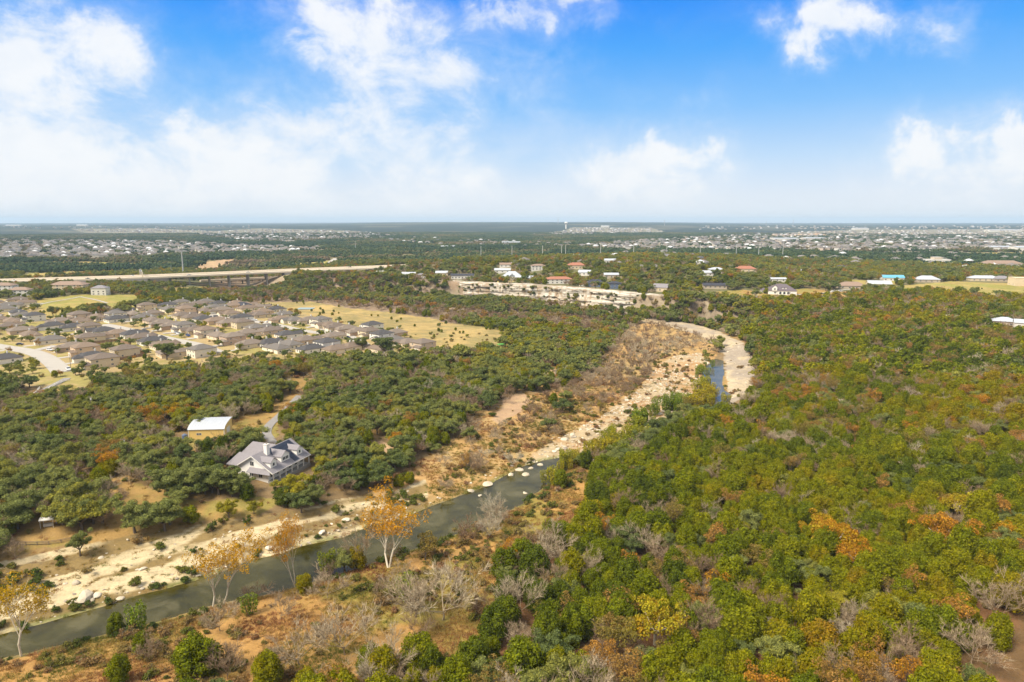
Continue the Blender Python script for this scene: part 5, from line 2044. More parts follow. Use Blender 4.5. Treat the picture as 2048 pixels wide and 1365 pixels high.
# ---- retaining wall, white rail fences, plot fences
def wall_line(name, pts, h, th, mat, label, cat, base=-1.5):
    P = smooth_line(line_px(pts), 3)
    z = ground_z(P[:, 0], P[:, 1])
    d = np.gradient(P, axis=0)
    d /= np.linalg.norm(d, axis=1)[:, None]
    nrm = np.stack([d[:, 1], -d[:, 0]], 1) * th / 2
    mb = MB()
    for i in range(len(P) - 1):
        a, b = P[i] + nrm[i], P[i + 1] + nrm[i + 1]
        c, e = P[i + 1] - nrm[i + 1], P[i] - nrm[i]
        pts3 = [(*a, z[i] + base), (*b, z[i + 1] + base), (*c, z[i + 1] + base), (*e, z[i] + base), (*a, z[i] + h), (*b, z[i + 1] + h), (*c, z[i + 1] + h), (*e, z[i] + h)]
        mb.solid(pts3, [(4, 5, 6, 7), (0, 1, 5, 4), (2, 3, 7, 6), (1, 2, 6, 5), (3, 0, 4, 7)], mat)
    return tag(mb.build(name), label, cat)


wall_line('retaining_wall', [(1396, 597), (1420, 599), (1445, 600), (1466, 600)], 3.6, 0.6, 'bridge_concrete', 'pale concrete retaining wall at the edge of the manor lawn', 'wall', -3)


def rail_fence(pts, label, step=3.0, mat='white_paint', hh=1.25, group=None):
    P = smooth_line(line_px(pts), 10)
    seg = np.r_[0, np.cumsum(np.hypot(*np.diff(P, axis=0).T))]
    n = max(2, int(seg[-1] / step))
    s = np.linspace(0, seg[-1], n + 1)
    Q = np.stack([np.interp(s, seg, P[:, 0]), np.interp(s, seg, P[:, 1])], 1)
    z = ground_z(Q[:, 0], Q[:, 1])
    t = thing('rail_fence', label, 'fence', (Q[0][0], Q[0][1], z[0]), group=group)
    for i in range(n + 1):
        mb = MB()
        x, y, zz = Q[i][0] - Q[0][0], Q[i][1] - Q[0][1], z[i] - z[0]
        mb.box(x - .08, x + .08, y - .08, y + .08, zz - .3, zz + hh, mat)
        mb.build('post', t)
    for i in range(n):
        for k in (0.4, 0.8, 1.15):
            mb = MB()
            a = (Q[i][0] - Q[0][0], Q[i][1] - Q[0][1], z[i] - z[0] + k)
            b = (Q[i + 1][0] - Q[0][0], Q[i + 1][1] - Q[0][1], z[i + 1] - z[0] + k)
            mb.tube(a, b, 0.09, 0.09, mat, 4)
            mb.build('rail', t)
    for q in Q[::2]:
        BLOCKS.append((q[0], q[1], 3.5))


rail_fence([(58, 800), (70, 788), (80, 778)], 'white rail fence along the left side of the lane', 3.5)
rail_fence([(88, 788), (104, 775), (122, 766), (140, 762)], 'white rail fence curving along the right side of the lane', 3.5)
rail_fence([(30, 1092), (100, 1090), (170, 1076)], 'thin dark wire fence along the top of the rock bank', 3.0, 'pole_wood', 1.1)

frng = np.random.default_rng(5)
FENCES = [((168, 690), (236, 683), 'fence_wood', 'weathered plank fence behind the dark-roofed house'), ((176, 694), (216, 692), 'new_fence', 'reddish new plank fence in the front yards'),
          ((226, 712), (262, 704), 'new_fence', 'orange plank fence at the wood edge'), ((258, 712), (300, 706), 'new_fence', 'bright orange plank fence enclosing a play yard'),
          ((220, 725), (290, 712), 'fence_wood', 'brown plank fence nearest to the oak wood'), ((236, 684), (262, 692), 'fence_wood', 'brown plank fence between the two streets'),
          ((456, 672), (512, 678), 'fence_wood', 'brown plank fence in the middle of the long rows'), ((512, 678), (560, 690), 'fence_wood', 'brown plank fence left of the park houses'),
          ((690, 657), (760, 670), 'fence_wood', 'brown plank fence between houses and golden field'), ((760, 670), (862, 694), 'fence_wood', 'brown plank fence at the lower end of the golden field'),
          ((40, 664), (100, 656), 'fence_wood', 'brown plank fence above the leftmost street'), ((380, 664), (440, 660), 'fence_wood', 'brown plank fence between backs of long rows')]
for (a, b, mat, lab) in FENCES:
    P = line_px([a, b])
    n = max(3, int(np.hypot(*(P[1] - P[0])) / 2.4))
    Q = P[0] + (P[1] - P[0]) * np.linspace(0, 1, n + 1)[:, None]
    z = ground_z(Q[:, 0], Q[:, 1])
    t = thing('plank_fence', lab, 'fence', (Q[0][0], Q[0][1], z[0]), group='plank fences in the subdivision')
    d = (P[1] - P[0]) / np.hypot(*(P[1] - P[0]))
    for i in range(n):
        mb = MB()
        a3 = Vector((Q[i][0] - Q[0][0], Q[i][1] - Q[0][1], z[i] - z[0]))
        b3 = Vector((Q[i + 1][0] - Q[0][0], Q[i + 1][1] - Q[0][1], z[i + 1] - z[0]))
        nn = Vector((d[1], -d[0], 0)) * 0.04
        e = (b3 - a3) * 0.02
        mb.solid([a3 + nn + e, b3 + nn - e, b3 - nn - e, a3 - nn + e] + [p + Vector((0, 0, 1.9)) for p in (a3 + nn + e, b3 + nn - e, b3 - nn - e, a3 - nn + e)],
                 [(4, 5, 6, 7), (0, 1, 5, 4), (1, 2, 6, 5), (2, 3, 7, 6), (3, 0, 4, 7)], mat)
        mb.build('panel', t)


# ---- highway on its viaduct
def highway():
    def at(u, v, z):
        x, y = at_z(u, v, z)
        return np.array((float(x), float(y), z))
    c0, c1, c2, c3, c4 = at(-220, 569, 22), at(0, 562, 22.5), at(300, 553, 24.5), at(600, 540.5, 27.5), at(830, 531.5, 32)
    c5 = c4 + (c4 - c3) * 0.06
    line = smooth_line(np.array([c0, c1, c2, c3, c4, c5]), 8)
    P, Zl = line[:, :2], line[:, 2]
    d = np.gradient(P, axis=0)
    d /= np.linalg.norm(d, axis=1)[:, None]
    nr = np.stack([d[:, 1], -d[:, 0]], 1)
    ROADS.append((P, 48.0))
    decks = []
    for k, (off, half) in enumerate(((-15, 10.5), (13, 11.5))):
        t = thing('highway_viaduct', ('far', 'near')[k] + ' pale concrete highway carriageway crossing the valley at upper left', 'highway', (0, 0, 0))
        mb = MB()
        A, B = P + nr * (off - half), P + nr * (off + half)
        for i in range(len(P) - 1):
            mb.slab([(*A[i], Zl[i]), (*B[i], Zl[i]), (*B[i + 1], Zl[i + 1]), (*A[i + 1], Zl[i + 1])], 1.5, 'bridge_concrete')
        mb.build('deck', t)
        for s in (-1, 1):
            mb = MB()
            A, B = P + nr * (off + s * half - .2), P + nr * (off + s * half + .2)
            for i in range(len(P) - 1):
                mb.slab([(*A[i], Zl[i] + 1.0), (*B[i], Zl[i] + 1.0), (*B[i + 1], Zl[i + 1] + 1.0), (*A[i + 1], Zl[i + 1] + 1.0)], 1.8, 'bridge_concrete')
            mb.build('parapet', t)
        Q = P + nr * off
        zg = ground_z(Q[:, 0], Q[:, 1])
        for i in range(0, len(P), 1):
            if Zl[i] - zg[i] < 3.5:
                continue
            for s in (-0.6, 0.6):
                mb = MB()
                c = Q[i] + nr[i] * s * half
                mb.tube((*c, zg[i] - 2), (*c, Zl[i] - 1.4), 0.9, 0.9, 'dark_concrete', 10)
                mb.build('pier', t)
        # embankment where the road is near the ground
        mb = MB()
        for i in range(len(P) - 1):
            if Zl[i] - zg[i] < 7.5 and P[i][0] < -330:
                a, b, c, e = P[i] + nr[i] * (off - half), P[i] + nr[i] * (off + half), P[i + 1] + nr[i + 1] * (off + half), P[i + 1] + nr[i + 1] * (off - half)
                mb.slab([(*a, Zl[i] - 1.5), (*b, Zl[i] - 1.5), (*c, Zl[i + 1] - 1.5), (*e, Zl[i + 1] - 1.5)], 9.0, 'dark_concrete')
        if mb.v:
            mb.build('abutment', t)
        decks.append((Q, Zl))
    # lower frontage bridge
    t = thing('frontage_bridge', 'lower concrete frontage bridge below the highway', 'bridge')
    F0_, F1_ = at(400, 562, 13), at(640, 551, 14)
    mb = MB()
    dd = (F1_ - F0_)[:2] / np.hypot(*(F1_ - F0_)[:2])
    n2 = np.array((dd[1], -dd[0])) * 6
    mb.slab([(*(F0_[:2] - n2), 13), (*(F0_[:2] + n2), 13), (*(F1_[:2] + n2), 14), (*(F1_[:2] - n2), 14)], 1.3, 'bridge_concrete')
    mb.build('deck', t)
    for s in (-1, 1):
        mb = MB()
        a, b = F0_[:2] + n2 * s * 0.98, F1_[:2] + n2 * s * 0.98
        e = n2 * 0.03
        mb.slab([(*(a - e), 14.1), (*(a + e), 14.1), (*(b + e), 15.1), (*(b - e), 15.1)], 1.08, 'bridge_concrete')
        mb.build('parapet', t)
    for k in range(1, 6):
        mb = MB()
        c = F0_[:2] + (F1_ - F0_)[:2] * k / 6
        g = float(ground_z(*c)[0])
        mb.tube((*c, min(g, 8) - 2), (*c, 12.6), 1.0, 1.0, 'dark_concrete', 10)
        mb.build('pier', t)
    # toll gantry with sign
    u0 = at(283, 554, 23.3)
    t = thing('toll_gantry', 'toll gantry with two tall posts over the highway', 'gantry', tuple(u0), math.atan2(dd[1], dd[0]))
    for k, yy in enumerate((-26, 26)):
        mb = MB()
        mb.box(-1.0, 1.0, yy - 1.0, yy + 1.0, -8, 8.5, 'bridge_concrete')
        mb.build('post', t)
    for zz in (8.0, 9.6):
        mb = MB()
        mb.box(-0.3, 0.3, -25, 25, zz, zz + 0.35, 'pole_grey')
        mb.build('beam', t)
    mb = MB()
    mb.box(-0.5, -0.31, 2, 14, 7.6, 10.8, 'slate_blue')
    mb.build('sign_panel', t)
    s0 = at(231, 552, 23)
    t = thing('road_sign', 'green overhead road sign left of the toll gantry', 'sign', tuple(s0), math.atan2(dd[1], dd[0]))
    mb = MB()
    mb.box(-0.15, 0.15, -4, 4, 4.2, 7.4, 'sign_green')
    mb.build('sign_panel', t)
    for yy in (-3, 3):
        mb = MB()
        mb.box(-.12, .12, yy - .12, yy + .12, -8, 4.25, 'pole_grey')
        mb.build('post', t)
    return line, nr


HW, HWN = highway()


def pole(name, u, v, h, r, label, cat, arm=None, mat='pole_grey', lift=0.0, group=None):
    x, y, z = gp(u, v)
    t = thing(name, label, cat, (x, y, z + lift), group=group)
    mb = MB()
    mb.tube((0, 0, -3), (0, 0, h), r, r * 0.6, mat, 8)
    mb.build('shaft', t)
    if arm == 'cross':
        for k in range(2):
            mb = MB()
            mb.box(-1.3, 1.3, -.12, .12, h - 1.2 - k * 2.2, h - 0.95 - k * 2.2, mat)
            mb.build('crossarm', t)
    elif arm == 'lamp':
        mb = MB()
        mb.tube((0, 0, h - .1), (-2.4, 0, h + .5), .07, .05, mat, 6)
        mb.build('arm', t)
        mb = MB()
        mb.box(-3.1, -2.3, -.18, .18, h + .38, h + .55, mat)
        mb.build('lamp_head', t)
    elif arm == 'mast':
        mb = MB()
        mb.tube((0, 0, h - 3.2), (0, 0, h - 2.7), 4.2, 4.2, 'white_paint', 12)
        mb.build('antenna_platform', t)
        for k in range(9):
            a = k * 2 * math.pi / 9
            mb = MB()
            mb.box(4.3 * math.cos(a) - .3, 4.3 * math.cos(a) + .3, 4.3 * math.sin(a) - .3, 4.3 * math.sin(a) + .3, h - 4.4, h - 0.8, 'white_paint')
            mb.build('antenna', t)
    elif arm == 'can':
        mb = MB()
        mb.tube((0.3, 0, h - 1.9), (0.3, 0, h - 0.9), .28, .28, 'white_paint', 8)
        mb.build('transformer', t)
        mb = MB()
        mb.box(-1.1, 1.1, -.08, .08, h - .6, h - .4, mat)
        mb.build('crossarm', t)
    return t


pole('cell_tower', 367, 551, 47, 1.2, 'tall grey cell tower rising beside the highway', 'tower', 'mast')
pole('utility_pole', 343, 549, 14, .4, 'short grey pole left of the cell tower', 'pole', None)
pole('utility_pole', 531, 541, 14, .4, 'pale pole standing beside the highway right of the cell tower', 'pole', None)
for k, u in enumerate((711, 962, 1024, 1085, 1123, 1131, 1201, 1267, 1333, 1400, 1472, 1517, 1565)):
    v = 516 - 2.0 * (k / 12) if u > 800 else 500
    pole('power_pole', u, v, (25 if u != 1565 else 32), .75, 'pale transmission pole in the far woods, %s from the left of the line' % ORD[k], 'pole', 'cross', group='transmission poles across the far woods')
pole('service_pole', 251, 925, 9.5, .16, 'wooden service pole with white transformer left of the barn', 'pole', 'can', 'pole_wood')
pole('service_pole', 184, 830, 9.0, .15, 'wooden service pole in oaks near the lane', 'pole', 'can', 'pole_wood')
pole('street_lamp', 114, 716, 8.0, .12, 'street lamp at the bend of the leftmost street', 'street lamp', 'lamp')
pole('street_lamp', 477, 706, 9.0, .12, 'street lamp at the foot of the middle street', 'street lamp', 'lamp')
pole('service_pole', 142, 740, 9.5, .18, 'wooden pole beside the white car on the leftmost street', 'pole', 'can', 'pole_wood')


def water_tower(u, v, h, r, label):
    x, y, z = gp(u, v)
    t = thing('water_tower', label, 'water tower', (x, y, z))
    mb = MB()
    mb.tube((0, 0, -5), (0, 0, h), r * 0.45, r * 0.4, 'white_paint', 16)
    mb.build('stem', t)
    mb = MB()
    n, m = 20, 8
    for i in range(m):
        a0, a1 = -math.pi / 2 + math.pi * i / m, -math.pi / 2 + math.pi * (i + 1) / m
        mb.tube((0, 0, h + r * 0.6 * (1 + math.sin(a0))), (0, 0, h + r * 0.6 * (1 + math.sin(a1))), max(.05, r * math.cos(a0)), max(.05, r * math.cos(a1)), 'white_paint', n, False)
    mb.build('tank', t)


water_tower(1132, 458, 40, 15, 'white water tower on the far ridge above the hillside suburb')
for k, (u, h) in enumerate(((1116, 75), (1329, 60), (1586, 80), (1532, 55))):
    pole('radio_mast', u, 452, h, 2.6, 'thin radio mast on the horizon, %s from the left' % ORD[[0, 1, 3, 2][k]], 'mast', None)


# ---- cars
def car(u, v, rot, mat, label, kind='car', lift=0.25, pos=None):
    x, y, z = gp(u, v) if pos is None else pos
    t = thing('parked_car' if pos is None else 'highway_car', label, 'car', (x, y, z + lift), math.radians(rot), 'cars about the streets' if pos is None else 'cars on the highway')
    L, Wd = (4.7, 1.85) if kind == 'car' else (5.8, 2.0)
    mb = MB()
    side = [(-L / 2, .35), (-L / 2 + .1, .95), (-L / 2 + .9, 1.02), (L / 2 - 1.2, 1.0), (L / 2 - .1, .8), (L / 2, .35)]
    n = len(side)
    mb.solid([(a, -Wd / 2, b) for a, b in side] + [(a, Wd / 2, b) for a, b in side], [tuple(range(n)), tuple(range(2 * n - 1, n - 1, -1))] + [(i, n + i, n + (i + 1) % n, (i + 1) % n) for i in range(n)], mat)
    mb.build('body', t)
    mb = MB()
    cab = [(-L / 2 + .35, 1.0), (-L / 2 + .9, 1.5), (L / 2 - 2.2, 1.52), (L / 2 - 1.3, 1.0)] if kind == 'car' else [(-L / 2 + 2.2, 1.0), (-L / 2 + 2.5, 1.75), (L / 2 - 2.4, 1.78), (L / 2 - 1.5, 1.0)]
    w2 = Wd / 2 - .1
    mb.solid([(a, -w2 + (.12 if b > 1.2 else 0), b) for a, b in cab] + [(a, w2 - (.12 if b > 1.2 else 0), b) for a, b in cab], [(0, 1, 2, 3), (7, 6, 5, 4), (0, 4, 5, 1), (2, 6, 7, 3)], 'glass')
    mb.build('windows', t)
    mb = MB()
    a, b = cab[1], cab[2]
    mb.box(a[0] - .05, b[0] + .05, -w2 + .1, w2 - .1, a[1], a[1] + .07, mat)
    mb.build('roof', t)
    for sx in (-L / 2 + .95, L / 2 - .95):
        for sy in (-1, 1):
            mb = MB()
            mb.tube((sx, sy * (Wd / 2 - .2), .33), (sx, sy * (Wd / 2 + .02), .33), .33, .33, 'tyre', 10)
            mb.build('wheel', t)


car(40, 691, 20, 'car_black', 'dark car parked in a drive on the leftmost street')
car(137, 741, -50, 'car_white', 'white car parked at the lower end of the leftmost street', 'truck')
car(100, 702, -20, 'car_white', 'white car in the drive behind the street lamp')
car(352, 668, -40, 'car_silver', 'silver car parked on the middle street, leftmost of three')
car(358, 670, -40, 'car_white', 'white car parked on the middle street beside a silver car', 'truck')
car(376, 673, -40, 'car_blue', 'blue car parked on the middle street')
car(509, 642, 10, 'car_white', 'white car parked on the upper street')
car(538, 645, 40, 'car_white', 'white van parked at the bend of the upper street', 'truck')
car(528, 697, 30, 'car_black', 'black car in front of a white garage near the wood')
car(696, 677, -45, 'car_black', 'dark car parked by the golden field row')
car(1510, 585, 10, 'car_black', 'dark car on the lawn left of the manor', 'truck')
car(1586, 592, -10, 'car_red', 'red car parked beside the manor')
car(1643, 589, 0, 'car_black', 'black car on the manor drive')
car(1668, 584, 0, 'car_white', 'white pickup parked at the end of the manor drive', 'truck')
car(1680, 584, 0, 'car_white', 'white trailer van beside the white pickup', 'truck')
hrot = math.degrees(math.atan2(HW[20][1] - HW[12][1], HW[20][0] - HW[12][0]))
for k, (i, off, m, lab) in enumerate(((9, 10, 'car_white', 'leftmost'), (13, 16, 'car_black', 'second'), (15, -14, 'car_white', 'third'), (18, 12, 'car_silver', 'fourth'), (21, 9, 'car_silver', 'fifth'), (24, 15, 'car_white', 'sixth'), (27, -12, 'car_black', 'rightmost'))):
    q = HW[i][:2] + HWN[i] * off
    car(0, 0, hrot, m, '%s of the vehicles driving on the highway' % lab, 'truck', 0.05, (q[0], q[1], HW[i][2]))

# ---- small things
def playground():
    x, y, z = gp(1008, 700)
    t = thing('playground', 'green and yellow playground frame in a clearing right of the golden field', 'playground', (x, y, z), 0.5)
    for k in range(6):
        mb = MB()
        px_, py_ = (k % 3) * 4 - 4, (k // 3) * 3
        mb.tube((px_, py_, -1), (px_, py_, 4.2), .15, .15, 'play_yellow' if k % 2 else 'play_green', 6)
        mb.build('post', t)
    mb = MB()
    mb.slab([(-4.4, -.4, 4.3), (0.4, -.4, 4.3), (0.4, 3.4, 4.3), (-4.4, 3.4, 4.3)], .3, 'play_green')
    mb.build('canopy', t)
    mb = MB()
    mb.slab([(0.2, 1, 2.2), (6, 1, .2), (6, 2, .2), (0.2, 2, 2.2)], .2, 'play_yellow')
    mb.build('slide', t)
    mb = MB()
    mb.tube((-4, 0, 3.2), (4, 0, 3.2), .12, .12, 'play_green', 6)
    mb.build('bar', t)
    for k in range(6):
        BLOCKS.append((x, y - 4 * k, 6))


playground()
cx_, cy_, cz_ = gp(612, 618)
mbc = MB()
P4 = np.array([(cx_ - 9, cy_ - 7), (cx_ + 9, cy_ - 7), (cx_ + 9, cy_ + 7), (cx_ - 9, cy_ + 7)])
zc = float(ground_z(P4[:, 0], P4[:, 1]).max()) + .15
mbc.slab([(*p, zc) for p in P4], .6, 'blue_court')
tag(mbc.build('sports_court'), 'blue-grey sports court at the edge of the golden field', 'court')
BLOCKS.append((cx_, cy_, 14))
#%%PART4
# ------------------------------------------------------------------ plants: where they stand
prng = np.random.default_rng(77)
for (u_, v_, r_, f_) in [(42, 1306, 2.5, 0), (425, 1212, 2.5, 0), (446, 1206, 2.5, 0), (590, 1170, 2.5, 0), (778, 1135, 4, 0), (885, 1240, 5, 1), (832, 1236, 4, 1), (1042, 1235, 4, 2), (1100, 1130, 4, 1), (1295, 1105, 4, 2),
                         (1990, 1240, 5, 2), (1945, 1330, 4, 2), (1668, 1110, 6, 3), (1712, 1140, 4.5, 3), (1640, 1085, 4.5, 2), (1885, 1105, 6, 3), (1925, 1045, 5.5, 2), (1610, 800, 4, 2), (1310, 1290, 5.5, 2), (1250, 1140, 3.5, 2),
                         (1200, 1350, 4, 1), (1560, 800, 4, 2)]:
    q_ = gp(u_, v_)
    for k_ in range(f_ + 1):
        BLOCKS.append((q_[0] * (1 - 3.6 * k_ / q_[1]), q_[1] - 3.6 * k_, r_ * 0.62 if k_ == 0 else 0.8))
BLK = np.array(BLOCKS)


def free(x, y, pad=0.0):
    ok = np.ones(len(x), bool)
    for bx, by, br in BLK:
        k = np.abs(x - bx) < br + pad
        k &= np.abs(y - by) < br + pad
        ok &= ~(k & ((x - bx) ** 2 + (y - by) ** 2 < (br + pad) ** 2))
    for P, half in ROADS:
        ok &= edge_dist(x, y, P, False, 120.0) > half + pad
    return ok


def grid(sp, r0, r1, half=46.0, jit=0.46):
    R = r1 * math.sin(math.radians(half))
    xs, ys = np.arange(-R, R, sp), np.arange(20, r1, sp)
    X, Y = np.meshgrid(xs, ys)
    X = X + (np.arange(len(ys)) % 2)[:, None] * sp * 0.5
    X, Y = X.ravel(), Y.ravel()
    X = X + prng.uniform(-jit, jit, len(X)) * sp
    Y = Y + prng.uniform(-jit, jit, len(Y)) * sp
    r = np.hypot(X, Y)
    k = (r > r0) & (r < r1) & (np.abs(np.degrees(np.arctan2(X, Y))) < half)
    return X[k], Y[k]


KINDS = ['cedar', 'oak', 'autumn', 'bare']
MIX = {  # density, cedar, oak, autumn, bare
    WOOD: (.94, .26, .41, .06, .27), FOREST: (.98, .70, .07, .09, .14), BANK: (.06, .12, .0, .05, .83), FLOOD: (.18, .04, .03, .05, .88), BOTTOM: (.85, .08, .08, .14, .70),
    SLOPE: (.80, .30, .28, .07, .35), BELT: (.92, .74, .18, .03, .05), PLATEAU: (.72, .34, .36, .14, .16), SUBURB: (.24, .1, .75, .15, 0), FIELD: (.035, .8, .2, 0, 0), GOLD: (.01, .5, .5, 0, 0),
    ROCK: (.045, .4, .35, .05, .2), LAWN: (.035, .3, .7, 0, 0), BOULD: (.0, 0, 0, 0, 1), GRAVEL: (0, 0, 0, 0, 1), DIRT: (.03, .3, .3, 0, .4), FARSUB: (.3, .3, .4, .2, .1)}
trees = []          # rows: kind index, x, y, scale, tint


def seed_trees(sp, r0, r1, oakgrid):
    X, Y = grid(sp, r0, r1)
    zn = zone_at(X + (fbm(X, Y, 9, 2, 91) - .5) * 6, Y + (fbm(X, Y, 9, 2, 92) - .5) * 6)
    real = zone_at(X, Y)
    keep = np.zeros(len(X), bool)
    kind = np.zeros(len(X), int)
    u = prng.random(len(X))
    u2 = prng.random(len(X))
    patch = fbm(X, Y, 45, 3, 101)
    patch2 = fbm(X, Y, 80, 3, 111)
    for z, (d, *p) in MIX.items():
        k = zn == z
        dd = d * np.clip(0.8 + 0.6 * (patch - 0.35) / 0.3, 0.75, 1.3) if z in (WOOD, PLATEAU, SLOPE) else d
        keep |= k & (u < dd)
        P = np.tile(np.array(p, float), (k.sum(), 1))
        f = (patch2[k] - 0.5) * 3.2
        P[:, 3] *= np.clip(1 + f, 0.25, 2.6)
        P[:, 2] *= np.clip(1 + f * 0.7, 0.3, 2.4)
        if z == FOREST:
            far_ = sstep(np.hypot(X[k], Y[k]), 260, 420)
            P[:, 3] += 0.16 * far_
            P[:, 2] += 0.10 * far_
            P[:, 1] += 0.12 * far_
            e = edge_dist(X[k], Y[k], WATERS[0], True, 40)
            P[:, 3] += 0.5 * (1 - sstep(e, 3, 26))
        if z == FLOOD:
            P[:, 3] += 0
        c = np.cumsum(P / P.sum(1, keepdims=True), 1)
        kind[k] = (u2[k][:, None] > c).sum(1).clip(0, 3)
    # the upper floodplain is thick with leafless trees
    fl = (zn == FLOOD) & (np.hypot(X, Y) > 390)
    keep |= fl & (u < 0.46)
    kind[fl & (u2 < .9)] = 3
    keep &= real != WATER
    keep &= ~np.isin(real, (GRAVEL, BOULD))
    # nothing grows out of the bare cliff
    s = bluff_s(X, Y)
    rocksec = (X > BLX[5]) & (X < BLX[10])
    keep &= ~(rocksec & (s > -15) & (s < 1.5))
    keep &= ~((X > BLX[2]) & (X < BLX[11]) & (s > 0) & (s < 48) & (u < 0.62))
    keep &= edge_dist(X, Y, WATERS[1], True, 30) > 9
    keep &= free(X, Y, 1.5)
    X, Y, kind, zn, u2 = X[keep], Y[keep], kind[keep], zn[keep], u2[keep]
    n = len(X)
    sc = prng.uniform(0.78, 1.28, n) * np.array([0.95, 0.98, 1.0, 1.0])[kind]
    sc *= np.where(zn == SUBURB, 0.55, 1) * np.where(zn == FIELD, 0.45, 1) * np.where(zn == BELT, 0.9, 1) * np.where(zn == FLOOD, 0.85, 1) * np.where(zn == FOREST, np.where(kind == 1, 0.85, np.where(kind == 0, prng.uniform(1.0, 1.5, n), 1.1)), 1)
    tn = fbm(X, Y, 38, 3, 121)
    tint = np.select([kind == 0, kind == 1, kind == 2], [0.37 + (tn - .5) * 0.95 + prng.normal(size=n) * .12, 0.40 + (tn - .5) * .8 + prng.normal(size=n) * .22, 0.34 + prng.normal(size=n) * .2 + (tn - .5) * .6],
                     0.45 + prng.normal(size=n) * .22 + (tn - .5) * .4)
    tint = tint + np.where((kind == 0) & (zn == WOOD), -0.05, 0) + np.where((kind == 3) & np.isin(zn, (BOTTOM, SLOPE)), -.15, 0)
    return [(int(a), b, c, d, e) for a, b, c, d, e in zip(kind, X, Y, sc, np.clip(tint, 0.02, 0.98))]


trees += seed_trees(5.0, 100, 640, False)
near_n = len(trees)
trees += seed_trees(6.6, 640, 1330, False)
extra = seed_trees(4.4, 560, 1150, False)
es = bluff_s(np.array([a[1] for a in extra]), np.array([a[2] for a in extra]))
trees += [a for a, q in zip(extra, es) if -58 < q < 1 and BLX[0] < a[1] < BLX[-1]]
T = np.array(trees)
TZ = ground_z(T[:, 1], T[:, 2])
U, V, D = project(T[:, 1], T[:, 2], TZ + 3)
inview = (U > -20) & (U < W0 + 20) & (V < H0 + 60) & (D > 50)

# ---- words that tell plants apart
BANDS = [(1290, 'at the very bottom'), (1210, 'near the bottom'), (1140, 'above the bottom'), (1075, 'in the lower part'), (1010, 'below mid-height'), (950, 'level with the creek house'),
         (890, 'level with the barn'), (835, 'level with the boulder bar'), (780, 'level with the upper pool'), (725, 'level with the gravel bend'), (0, 'below the bluff')]
COLS = ['far left edge', 'far left', 'left', 'left of centre', 'just left of centre', 'just right of centre', 'right of centre', 'right', 'far right', 'far right edge']


def cell_of(u, v):
    b = next(i for i, (lim, _) in enumerate(BANDS) if v >= lim)
    c = int(np.clip(u / W0 * 10, 0, 9))
    return b, c


def label_rows(rows, words, noun):
    """rows: list of (key, u, v, adjective) -> {key: label}, each one told apart by cell, look and order from the left"""
    cells = {}
    for key, u, v, adj in rows:
        cells.setdefault((cell_of(u, v), adj), []).append((u, key))
    out = {}
    for ((b, c), adj), lst in cells.items():
        lst.sort()
        for i, (_, key) in enumerate(lst):
            o = '' if len(lst) == 1 else ', %s from left' % ORD[min(i, len(ORD) - 1)]
            out[key] = '%s %s %s, %s%s' % (adj, noun, BANDS[b][1], COLS[c], o)
    return out


def tone(kind, t):
    if kind == 0:
        return 'dark green' if t < .28 else 'mid-green' if t < .48 else 'yellow-green' if t < .68 else 'olive-brown'
    if kind == 1:
        return 'dark grey-green' if t < .33 else 'grey-green' if t < .6 else 'light olive'
    if kind == 2:
        return 'olive-brown' if t < .22 else 'rust-brown' if t < .5 else 'orange-brown' if t < .75 else 'golden'
    return 'brown' if t < .35 else 'tan-grey' if t < .62 else 'pale grey'


def place_plant(name, label, cat, group, meshes, loc, rotz, scale, tint, parts=('trunk', 'crown')):
    t = thing(name, label, cat, loc, rotz, group, scale)
    if meshes[0] is not None:
        mobj(parts[0], meshes[0], t, tint)
    mobj(parts[1], meshes[1], t, tint)
    return t


NAMES = ['cedar_tree', 'oak_tree', 'autumn_tree', 'leafless_tree']
NOUN = ['cedar', 'oak', 'autumn tree', 'leafless tree']
GROUPS = ['cedars of the woods by the creek', 'live oaks of the woods by the creek', 'trees in autumn colour', 'leafless trees of the woods by the creek']
single = np.zeros(len(T), bool)
for k in range(4):
    idx = np.where((T[:, 0] == k) & inview)[0]
    size = T[idx, 3] / D[idx]
    single[idx[np.argsort(-size)[:270]]] = True
for k in range(4):
    idx = np.where(single & (T[:, 0] == k))[0]
    labs = label_rows([(i, U[i], V[i], tone(k, T[i, 4])) for i in idx], None, NOUN[k])
    for i in idx:
        sh = SHAPES[KINDS[k], 0]
        m = sh[int(prng.integers(len(sh)))]
        s = T[i, 3]
        place_plant(NAMES[k], labs[i], 'tree', GROUPS[k], m, (T[i, 1], T[i, 2], TZ[i]), prng.uniform(0, 6.28), (s * prng.uniform(.9, 1.12), s * prng.uniform(.9, 1.12), s * prng.uniform(.85, 1.15)), T[i, 4])

STUFFNAME = ['cedar_forest', 'oak_woodland', 'autumn_woodland', 'leafless_woodland']
STUFFLAB = ['dense mass of green cedars covering the slopes behind the nearest ones', 'dense mass of grey-green oaks beyond the nearest ones', 'scattered rust and olive trees blended into the farther woods',
            'mass of grey-brown leafless trees in the valley and farther woods']
for k in range(4):
    for lod in (0, 1):
        r = np.hypot(T[:, 1], T[:, 2])
        sel = (~single) & (T[:, 0] == k) & ((r < 430) if lod == 0 else (r >= 430))
        if not sel.any():
            continue
        sh = SHAPES[KINDS[k], lod]
        n = sel.sum()
        s = T[sel, 3][:, None] * prng.uniform(.88, 1.14, (n, 3))
        scatter(STUFFNAME[k] if lod == 0 else 'distant_' + STUFFNAME[k], np.c_[T[sel, 1], T[sel, 2], TZ[sel]], np.c_[np.zeros((n, 2)), prng.uniform(0, 6.28, n)], s, prng.integers(0, len(sh), n), T[sel, 4],
                [m[2] for m in sh], STUFFLAB[k] if lod == 0 else STUFFLAB[k] + ', towards the bluff', 'forest')

